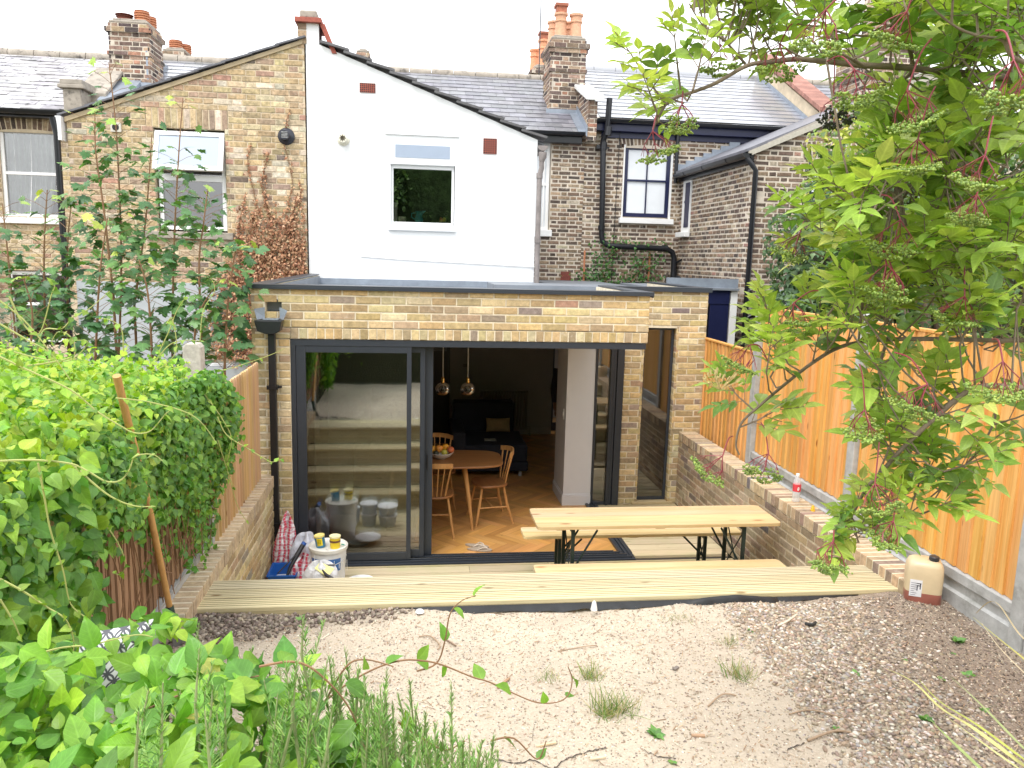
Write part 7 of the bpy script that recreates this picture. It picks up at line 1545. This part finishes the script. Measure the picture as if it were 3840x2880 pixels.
# ---- ivy mass behind the right-hand fence and creeper by the soil pipe
iv = empty('ivy_clad_tree', (5.6, 8.6, 0), 'dark ivy smothered tree stump behind the orange fence and elder', 'ivy')
L = Leaves(71); r = L.r
def ell(c, R_, n_, cols, sz, yb=1):
    a = rdir(r, n_, (0, -.35*yb, .2), .9); P = np.array(c)[None]+a*np.array(R_)[None]*(1-r.exponential(.05, (n_, 1)))*(1+.10*np.sin(a[:, :1]*9+a[:, 2:3]*7)); L.add(IVYT, P, rdir(r, n_, (0, -.3, -.8), .5), unit(a+r.normal(0, .35, (n_, 3))+np.array([[0, -.3, .4]])), r.uniform(sz*.7, sz*1.2, n_), mixcol(r, n_, cols, .25))
DK = [(.035, .085, .025), (.05, .11, .03), (.07, .14, .03)]; YG = [(.30, .34, .05), (.42, .40, .06), (.16, .26, .04)]
ell((5.4, 8.8, 2.5), (1.35, .9, 1.75), 6500, DK, .075); ell((7.3, 8.6, 2.4), (1.6, .9, 2.0), 4500, DK+YG[2:], .08); ell((5.35, 9.1, 4.05), (.75, .6, .75), 1700, YG+DK[2:], .065); ell((6.3, 8.9, 4.1), (.9, .6, .8), 1700, YG+DK, .07); ell((4.75, 8.6, 2.0), (.75, .6, 1.0), 2500, DK, .07)
L.build('foliage', LI, iv)
m = M()
for i in range(7): m.tube(smooth_path([(5.5+U(-.3, .3), 8.3, .5), (5.3+U(-.6, .6), 8.1, 2.0), (5.1+U(-.5, .8), 8.0, 3.2+U(-.3, .3)), (5.2+U(-1, 1.6), 8.1, 3.6+U(-.4, .6))], 5), [.10*(1-.9*i_/16) for i_ in range(16)], 8)
m.build('trunk', BARK, iv, smooth=50)
m = M(); m.lathe([(.02, 0), (.9, .3), (1.15, 1.5), (1.0, 2.6), (.4, 3.5), (.02, 3.7)], 14, (5.5, 8.85, .6), sx=1.0, sy=.6); m.lathe([(.02, 0), (1.2, .3), (1.4, 1.5), (1.1, 2.8), (.4, 3.4), (.02, 3.5)], 14, (7.3, 8.8, .6), sy=.6); m.build('inner_hull', bpy.data.materials['inner shade'], iv)  # dark hulls behind the ivy leaves, inner shade painted in
cr = empty('wall_creeper', (3.6, 14.1, 2.4), 'sparse green creeper on a small trellis below the black soil pipe', 'creeper'); L = Leaves(81); r = L.r
for cx, cz, sx_, sz_, n_ in ((3.45, 2.85, .16, .2, 170), (3.2, 2.5, .15, .1, 110), (4.15, 2.8, .2, .18, 170), (3.75, 2.5, .4, .08, 160), (3.95, 3.2, .25, .06, 70)):
    L.add(OVATE, np.stack([r.normal(cx, sx_, n_), r.uniform(14.1, 14.27, n_), r.normal(cz, sz_, n_)], 1), rdir(r, n_, (0, -.3, -.3), .8), rdir(r, n_, (0, -.8, .6), .4), r.uniform(.04, .07, n_), mixcol(r, n_, [(.09, .22, .05), (.06, .16, .05)]))
L.build('foliage', LF, cr); m = M()
for x in (3.06, 4.28): m = M(); m.box(x, x+.03, 14.24, 14.26, 2.4, 3.05); m.build('trellis_batten', TERRA, cr)
m = M(); m.tube(smooth_path([(3.6, 14.2, 2.3), (3.4, 14.2, 2.8), (3.9, 14.2, 3.2)], 5), .008, 5); m.build('stem', STEM, cr); m = M(); m.tube(smooth_path([(3.8, 14.2, 2.3), (4.1, 14.2, 2.7), (4.2, 14.2, 3.0)], 5), .008, 5); m.build('stem', STEM, cr)
# neighbour's shrub peeping over the short fence panel
sh = empty('low_shrub', (4.4, 9.5, 0), 'small grey green shrub just showing over the short orange panel', 'shrub'); L = Leaves(83); r = L.r
a = rdir(r, 900, (0, -.3, .5), .8); L.add(OVATE, np.array([[4.45, 9.4, 1.55]])+a*np.array([[.7, .35, .45]]), rdir(r, 900, (0, 0, .5), .8), a, r.uniform(.02, .04, 900), mixcol(r, 900, [(.12, .16, .07), (.18, .20, .09)])); L.build('foliage', LI, sh); m = M(); m.tube([(4.4, 9.5, 0), (4.4, 9.5, 1.5)], .03, 8); m.build('stem', BARK, sh)
# ---- strap leaves reaching in from the lower right
sp_ = empty('strap_leaf_plant', (1.9, 1.1, .78), 'long yellow green strap leaves reaching in at the lower right corner', 'plant'); m = M()
SL = [(1.35, 2.0, .006, [(2260,1690),(2212,1654),(2102,1572),(2032,1529),(1973,1473),(1914,1444)], (.50, .47, .18)), (1.32, 1.95, .005, [(2260,1670),(2212,1640),(2110,1565),(2030,1515),(1985,1468)], (.40, .42, .09)), (1.5, 2.1, .005, [(2260,1660),(2212,1617),(2114,1517),(2055,1463)], (.34, .38, .16)), (1.7, 2.3, .005, [(2300,1500),(2212,1423),(2150,1373),(2102,1333)], (.50, .46, .12)), (1.3, 1.7, .006, [(2180,1720),(2117,1659),(2041,1586),(2008,1553)], (.28, .34, .12)), (1.8, 2.2, .003, [(2300,1420),(2212,1380),(2150,1300),(2108,1325)], (.45, .36, .22)), (1.35, 1.9, .0045, [(2260,1700),(2212,1668),(2102,1590),(2040,1545)], (.52, .50, .22)), (1.6, 2.2, .003, [(2240,1480),(2160,1400),(2120,1345)], (.55, .45, .30))]
for d0, d1, w_, pl, c in SL:
    n_ = len(pl); P = smooth_path([atY(a, b, d0+(d1-d0)*i/(n_-1)) for i, (a, b) in enumerate(pl)], 6); K_ = len(P); vs = []
    base = Vector((1.9, 1.1, .78)); P = [base.lerp(P[0], q)+Vector((0, 0, .5*math.sin(q*PI)*.3)) for q in (0, .35, .7)]+P; K_ = len(P)
    for i, p in enumerate(P):
        t_ = (P[min(i+1, K_-1)]-P[max(i-1, 0)]).normalized(); sd_ = t_.cross(Vector((0, -.5, .85))).normalized(); ww = w_*(1-(i/K_)**2.2)+.0004; vs += [p-sd_*ww, p+Vector((0, 0, -ww*.5)), p+sd_*ww]
    m.add(vs, [(3*i+q, 3*i+q+1, 3*i+q+4, 3*i+q+3) for i in range(K_-1) for q in (0, 1)], c)
m.build('strap_leaves', MATTC, sp_, recalc=False)
# ---- grass tufts, weeds
def tuft(px, py, h, n_, lab, cols=[(.12, .22, .04), (.20, .28, .06), (.45, .38, .18)], spread=.5, wr=.03):
    c = atZ(px, py, .78); z = gz(c.x, c.y); L = Leaves(int(px)); r = L.r
    P = np.stack([r.normal(c.x, wr, n_), r.normal(c.y, wr, n_), np.full(n_, z-.004)], 1); D = rdir(r, n_, (0, 0, 1), spread); D[:, 2] = abs(D[:, 2])
    L.add(BLADE, P, D, rdir(r, n_, (0, -1, .2), .6), r.uniform(.5, 1.1, n_)*h, mixcol(r, n_, cols)); return tag(L.build('grass_tuft', LR), lab, 'grass tuft', 'grass tufts on the bare garden')
for a in ((1277,1462,.10,90,'round tuft of green grass in the middle of the bare ground',), (1308,1545,.13,90,'tallest spiky grass tuft near the bottom centre'), (1600,1462,.10,100,'green grass tuft at the edge of the gravel'), (1580,1390,.07,60,'small pale grass tuft left of the gravel edge'), (1452,1335,.06,30,'tiny grass tuft close to the black membrane'), (1185,1460,.06,60,'straw coloured grass tuft beside the middle green tuft'), (1345,1540,.12,60,'yellowed grass tuft leaning beside the tallest tuft'), (1480,1335,.05,40,'thin grass wisps below the black membrane')):
    tuft(a[0], a[1], a[2], a[3], a[4], spread=.6)
def weed(px, py, s, n_, lab, t=OVATE, cols=[(.10, .24, .05), (.14, .30, .06)]):
    c = atZ(px, py, .78); z = gz(c.x, c.y); L = Leaves(int(px*3)); r = L.r; a = r.uniform(0, 6.28, n_); e = r.uniform(.15, .9, n_)
    D = np.stack([np.cos(a), np.sin(a), e], 1); L.add(t, np.tile([(c.x, c.y, z)], (n_, 1)), D, rdir(r, n_, (0, -.2, 1), .2), r.uniform(.6, 1.1, n_)*s, mixcol(r, n_, cols)); return tag(L.build('weed', LI), lab, 'weed', 'broad leaved weeds on the soil')
for a in ((2068,1385,.055,16,'bright leafy weed on the dark soil near the fence'), (2002,1548,.045,18,'dense little weed at the edge of the gravel'), (1849,1452,.03,10,'tiny yellow green weed amid the gravel'), (2090,1450,.045,5,'pair of flat weed leaves on the soil'), (2034,1465,.04,4,'small weed seedling with pointed leaves'), (1622,1360,.025,8,'small green seedling on the gravel near the membrane'), (1417,1590,.05,16,'grey green leafy weed at the bottom centre'), (2125,1530,.035,5,'weed seedling in the soil at the lower right'), (1455,1655,.03,6,'tiny seedling at the bottom edge'), (1810,1575,.03,10,'low green weed on the pebbles'), (1955,1425,.02,6,'yellowish seedling between gravel and soil'), (650,1335,.05,8,'green leaves on the dark clods at the left'), (2060,1408,.02,5,'very small seedling below the bright weed')): weed(*a)
# ---- loose surface material
r = np.random.RandomState(9)
def scatter(name, n_, xf, yf, size, cols, lab, cat, squash=(1, .75, .5), keep=None, zoff=.3, mat=None):
    x = xf(n_); y = yf(n_); 
    if keep is not None: q = keep(x, y); x, y = x[q], y[q]
    k = len(x); s = r.uniform(size[0], size[1], k)**1.0; a = r.uniform(0, 6.28, k); z = surf(x, y)+s*squash[2]*zoff
    b = ICV*(1+.0); V = b[None]*s[:, None, None]*np.array(squash)[None, None]*r.uniform(.75, 1.3, (k, 1, 3)); V = V*(1+r.uniform(-.24, .24, V.shape[:2])[..., None])
    c_, s_ = np.cos(a)[:, None], np.sin(a)[:, None]; X = V[..., 0]*c_-V[..., 1]*s_+x[:, None]; Y = V[..., 0]*s_+V[..., 1]*c_+y[:, None]; Z = V[..., 2]+r.uniform(-.4, .4, (k, 1))*V[..., 0]+z[:, None]
    F = (ICF[None]+(np.arange(k)*len(ICV))[:, None, None]).reshape(-1, 3)
    return tag(npmesh(name, np.stack([X, Y, Z], -1).reshape(-1, 3), F, np.repeat(mixcol(r, k, cols, .2), len(ICF), axis=0), mat or PEB, smooth=True), lab, cat, kind='stuff')
PEB = mk('pebble', (1, 1, 1), .7, attr=True, var=.2, vs=60)
PC = [(.42, .33, .25), (.52, .43, .33), (.33, .26, .195), (.66, .60, .52), (.26, .21, .17), (.44, .32, .225), (.38, .345, .31), (.36, .28, .20)]
U_ = lambda a, b: (lambda n_: r.uniform(a, b, n_))
scatter('gravel', 17000, U_(1.75, 3.0), U_(2.4, 4.42), (.005, .016), PC, 'loose tan and grey pebbles in a band beside the dark soil', 'gravel', keep=lambda x, y: (x+r.normal(0, .05, len(x)) > 1.90) & (r.uniform(0, 1, len(x)) < np.clip(1.15-(x-2.1-.16*(y-2.8))/.55, .05, 1)))
scatter('grit', 30000, U_(-1.3, 3.4), U_(2.4, 4.48), (.0018, .0065), PC+[(.24, .20, .17), (.75, .70, .62), (.30, .25, .2), (.52, .44, .34), (.60, .50, .38)], 'scattered small stones over the pale bare ground', 'grit')
scatter('soil_clods', 9000, U_(-1.34, 1.2), U_(3.8, 4.49), (.003, .017), [(.17, .13, .105), (.23, .18, .145), (.12, .09, .07), (.34, .28, .22)], 'dark crumbly clods of soil heaped along the top step', 'soil clods', (1, .9, .8), keep=lambda x, y: r.uniform(0, 1, len(x)) < np.clip((y-(4.12+.30*(x+1.0)+.04*np.sin(x*9)))/.16, 0, 1), zoff=.5)
scatter('soil_crumbs', 6000, U_(2.1, 3.4), U_(2.4, 4.45), (.003, .009), [(.12, .09, .07), (.17, .13, .10), (.24, .19, .15)], 'fine dark crumbs of soil along the fence', 'soil')
# bark chips and straw
m = M()
for i in range(5200):
    x = U(-1.25, 3.3); y = U(2.5, 4.45)
    if U(0, 1) > (.9 if x > 1.0 else .5): continue
    s = U(.004, .012)*(1+2*U(0, 1)**5); a = U(0, PI); z = gz(x, y)+.003; w_ = U(.0007, .0028); c, q = math.cos(a), math.sin(a); col = rnd.choice([(.50, .38, .25), (.36, .24, .15), (.62, .50, .36), (.26, .17, .11), (.70, .62, .48)])
    m.add([(x-c*s+q*w_, y-q*s-c*w_, z), (x+c*s+q*w_, y+q*s-c*w_, z+U(0, .006)), (x+c*s-q*w_, y+q*s+c*w_, z+U(.002, .007)), (x-c*s-q*w_, y-q*s+c*w_, z+.002)], [(0, 1, 2, 3)], col)
tag(m.build('plant_litter', MATTC, recalc=False), 'straw, bark chips and dry leaf litter over the bare garden', 'litter', kind='stuff')
def twig(pl, rad, lab, col=(.38, .27, .18), name='twig', cat='twig'):
    P = [atZ(a, b, .785) for a, b in pl]; P = [Vector((p.x, p.y, gz(p.x, p.y)+rad+.002+(.01 if 0 < i < len(pl)-1 else 0))) for i, p in enumerate(P)]; m = M(); m.tube(smooth_path(P, 4), rad, 6, col); tag(m.build(name, MATTC, smooth=50), lab, cat)
twig([(1680,1349),(1700,1343),(1722,1325)], .006, 'pale curved splinter lying across the gravel', (.70, .62, .50)); twig([(1705,1538),(1760,1532),(1860,1560)], .004, 'thin dry twig across the pebbles'); twig([(1745,1596),(1800,1582),(1838,1578)], .006, 'straight brown twig on the pebbles near the bottom'); twig([(905,1372),(930,1374),(950,1395),(945,1400)], .004, 'hooked dry twig on the pale ground'); twig([(960,1378),(985,1392)], .005, 'short dark bit of bark on the pale ground', (.25, .17, .12)); twig([(1052,1316),(1088,1324)], .003, 'fine dark twig on the pale sand', (.2, .15, .1)); twig([(1075,1487),(1100,1462)], .007, 'fat brown twig beside the middle grass tuft', (.40, .25, .15)); twig([(1205,1400),(1270,1395),(1290,1390)], .003, 'thin root lying on the ground by the gravel'); twig([(1530,1520),(1560,1500),(1590,1498)], .004, 'curled twig left of the gravel at the bottom'); twig([(1675,1335),(1660,1400),(1690,1450)], .003, 'wavy thin root at the gravel edge', (.45, .34, .24))
def chip(px, py, w_, d_, a, col, lab, h=.008):
    c = atZ(px, py, .785); m = M(); m.box(-w_, w_, -d_, d_, -.002, h, col, T=Matrix.Translation((c.x, c.y, gz(c.x, c.y)+.003)) @ Matrix.Rotation(R(a), 4, 'Z') @ Matrix.Rotation(R(U(-4, 4)), 4, 'Y')); tag(m.build('wood_offcut', MATTC, bevel=.002), lab, 'wood offcut')
chip(1291, 1639, .035, .006, 6, (.70, .58, .40), 'flat pale wood strip at the bottom centre'); chip(1180, 1613, .045, .005, 8, (.66, .52, .34), 'longer pale wood strip left of the bottom centre'); chip(1508, 1592, .03, .008, -12, (.42, .27, .17), 'brown piece of bark on the ground right of centre'); chip(1362, 1582, .004, .022, 20, (.66, .58, .45), 'upright pale splinter near the bottom centre'); chip(1460, 1443, .02, .01, 40, (.20, .17, .15), 'small dark chip on the ground')
m = M(); c = atZ(1283, 1316, .8); m.lathe([(.002, 0), (.022, .01), (.018, .03), (.012, .06), (.002, .07)], 7, (c.x, c.y, .785), (.80, .78, .76)); tag(m.build('crumpled_tissue', MATTC, smooth=50), 'crumpled scrap of white tissue against the black membrane', 'tissue')
m = M(); c = atZ(906, 1280, .8); m.lathe([(.002, 0), (.028, .008), (.020, .022), (.002, .026)], 7, (c.x, 4.42, .785), (.74, .73, .72)); tag(m.build('plaster_lump', MATTC, smooth=50), 'small white lump of plaster by the black membrane', 'rubble')
twig([(1740,1345),(1755,1349),(1762,1342)], .010, 'black scrap of rubber on the gravel', (.03, .03, .03), 'rubber_scrap', 'scrap')
# cracks in the dried ground: flat dark strips, inner shade painted in
m = M()
for pl in ([(1060,1640),(1110,1655),(1150,1645),(1190,1665)], [(1195,1665),(1230,1640),(1280,1625),(1310,1620)], [(1160,1640),(1150,1600),(1156,1560)], [(1700,1620),(1740,1600)], [(1390,1625),(1420,1640),(1460,1645)]):
    P = smooth_path([atZ(a, b, .78) for a, b in pl], 7); vs = []
    for i, p in enumerate(P): w_ = .0012+.0035*abs(math.sin(i*1.3)); q = U(-.004, .004); z = gz(p.x, p.y)+.004; vs += [(p.x, p.y-w_+q, z), (p.x, p.y+w_+q, z)]
    m.add(vs, [(2*i, 2*i+2, 2*i+3, 2*i+1) for i in range(len(P)-1)], (.06, .045, .035))
tag(m.build('ground_cracks', MATTC, recalc=False), kind='structure')
# ---- garden behind the camera, seen only in the glass: trees and back hedge
INT_ = mk('tree interior', (.15, .26, .09), .95, var=.6, vs=3, bs=9, bstr=1, bd=.2)
def backtree(x, y, h, rr, n_, seed, lab):
    e = empty('garden_tree', (x, y, 0), lab, 'tree'); L = Leaves(seed); r = L.r
    for c in range(9):
        o_ = np.array([[x+r.normal(0, rr*.45), y+r.normal(0, rr*.4), h*.62+r.normal(0, h*.16)]]); k = n_//9; a = rdir(r, k, (0, 0, .1), 1.); L.add(OVATE, o_+a*rr*.62*r.uniform(.6, 1.1, (k, 1)), rdir(r, k, (0, .2, -.3), .8), rdir(r, k, (0, .3, 1), .5), r.uniform(.14, .26, k), mixcol(r, k, [(.20, .38, .10), (.28, .48, .13), (.13, .27, .07)]))
    L.build('foliage', LI, e); m = M(); m.lathe([(.02, h*.36), (rr*.7, h*.42), (rr*.95, h*.62), (rr*.7, h*.80), (.02, h*.9)], 12, (x, y, 0)); m.build('crown_hull', INT_, e); m = M(); m.tube([(x, y, 0), (x+.1, y, h*.4), (x-.1, y, h*.8)], [.2, .14, .05], 10); m.build('trunk', BARK, e, smooth=50)  # solid green hull closes see-through gaps in the crown
for a in ((-3.5, -11, 9, 3.2, 6000, 91, 'broad leafy tree at the far end of the garden, left'), (1.2, -13, 10, 3.4, 6000, 92, 'broad leafy tree at the far end of the garden, middle'), (5.5, -11.5, 8, 3, 5000, 93, 'broad leafy tree at the far end of the garden, right')): backtree(*a)
bh = empty('back_hedge', (1, -4.5, .75), 'dense green hedge across the garden behind the camera', 'hedge'); L = Leaves(95); r = L.r; k = 7000
L.add(OVATE, np.stack([r.uniform(-4, 5, k), -4+r.normal(0, .15, k), r.uniform(.75, 2.6, k)], 1), rdir(r, k, (0, .4, -.5), .6), rdir(r, k, (0, 1, .5), .4), r.uniform(.07, .12, k), mixcol(r, k, [(.07, .16, .035), (.10, .21, .04)])); L.build('foliage', LI, bh); m = M(); m.box(-4, 5, -4.6, -4.2, .7, 2.45); m.build('inner_hull', INT_, bh)  # solid green hull closes see-through gaps in the back hedge
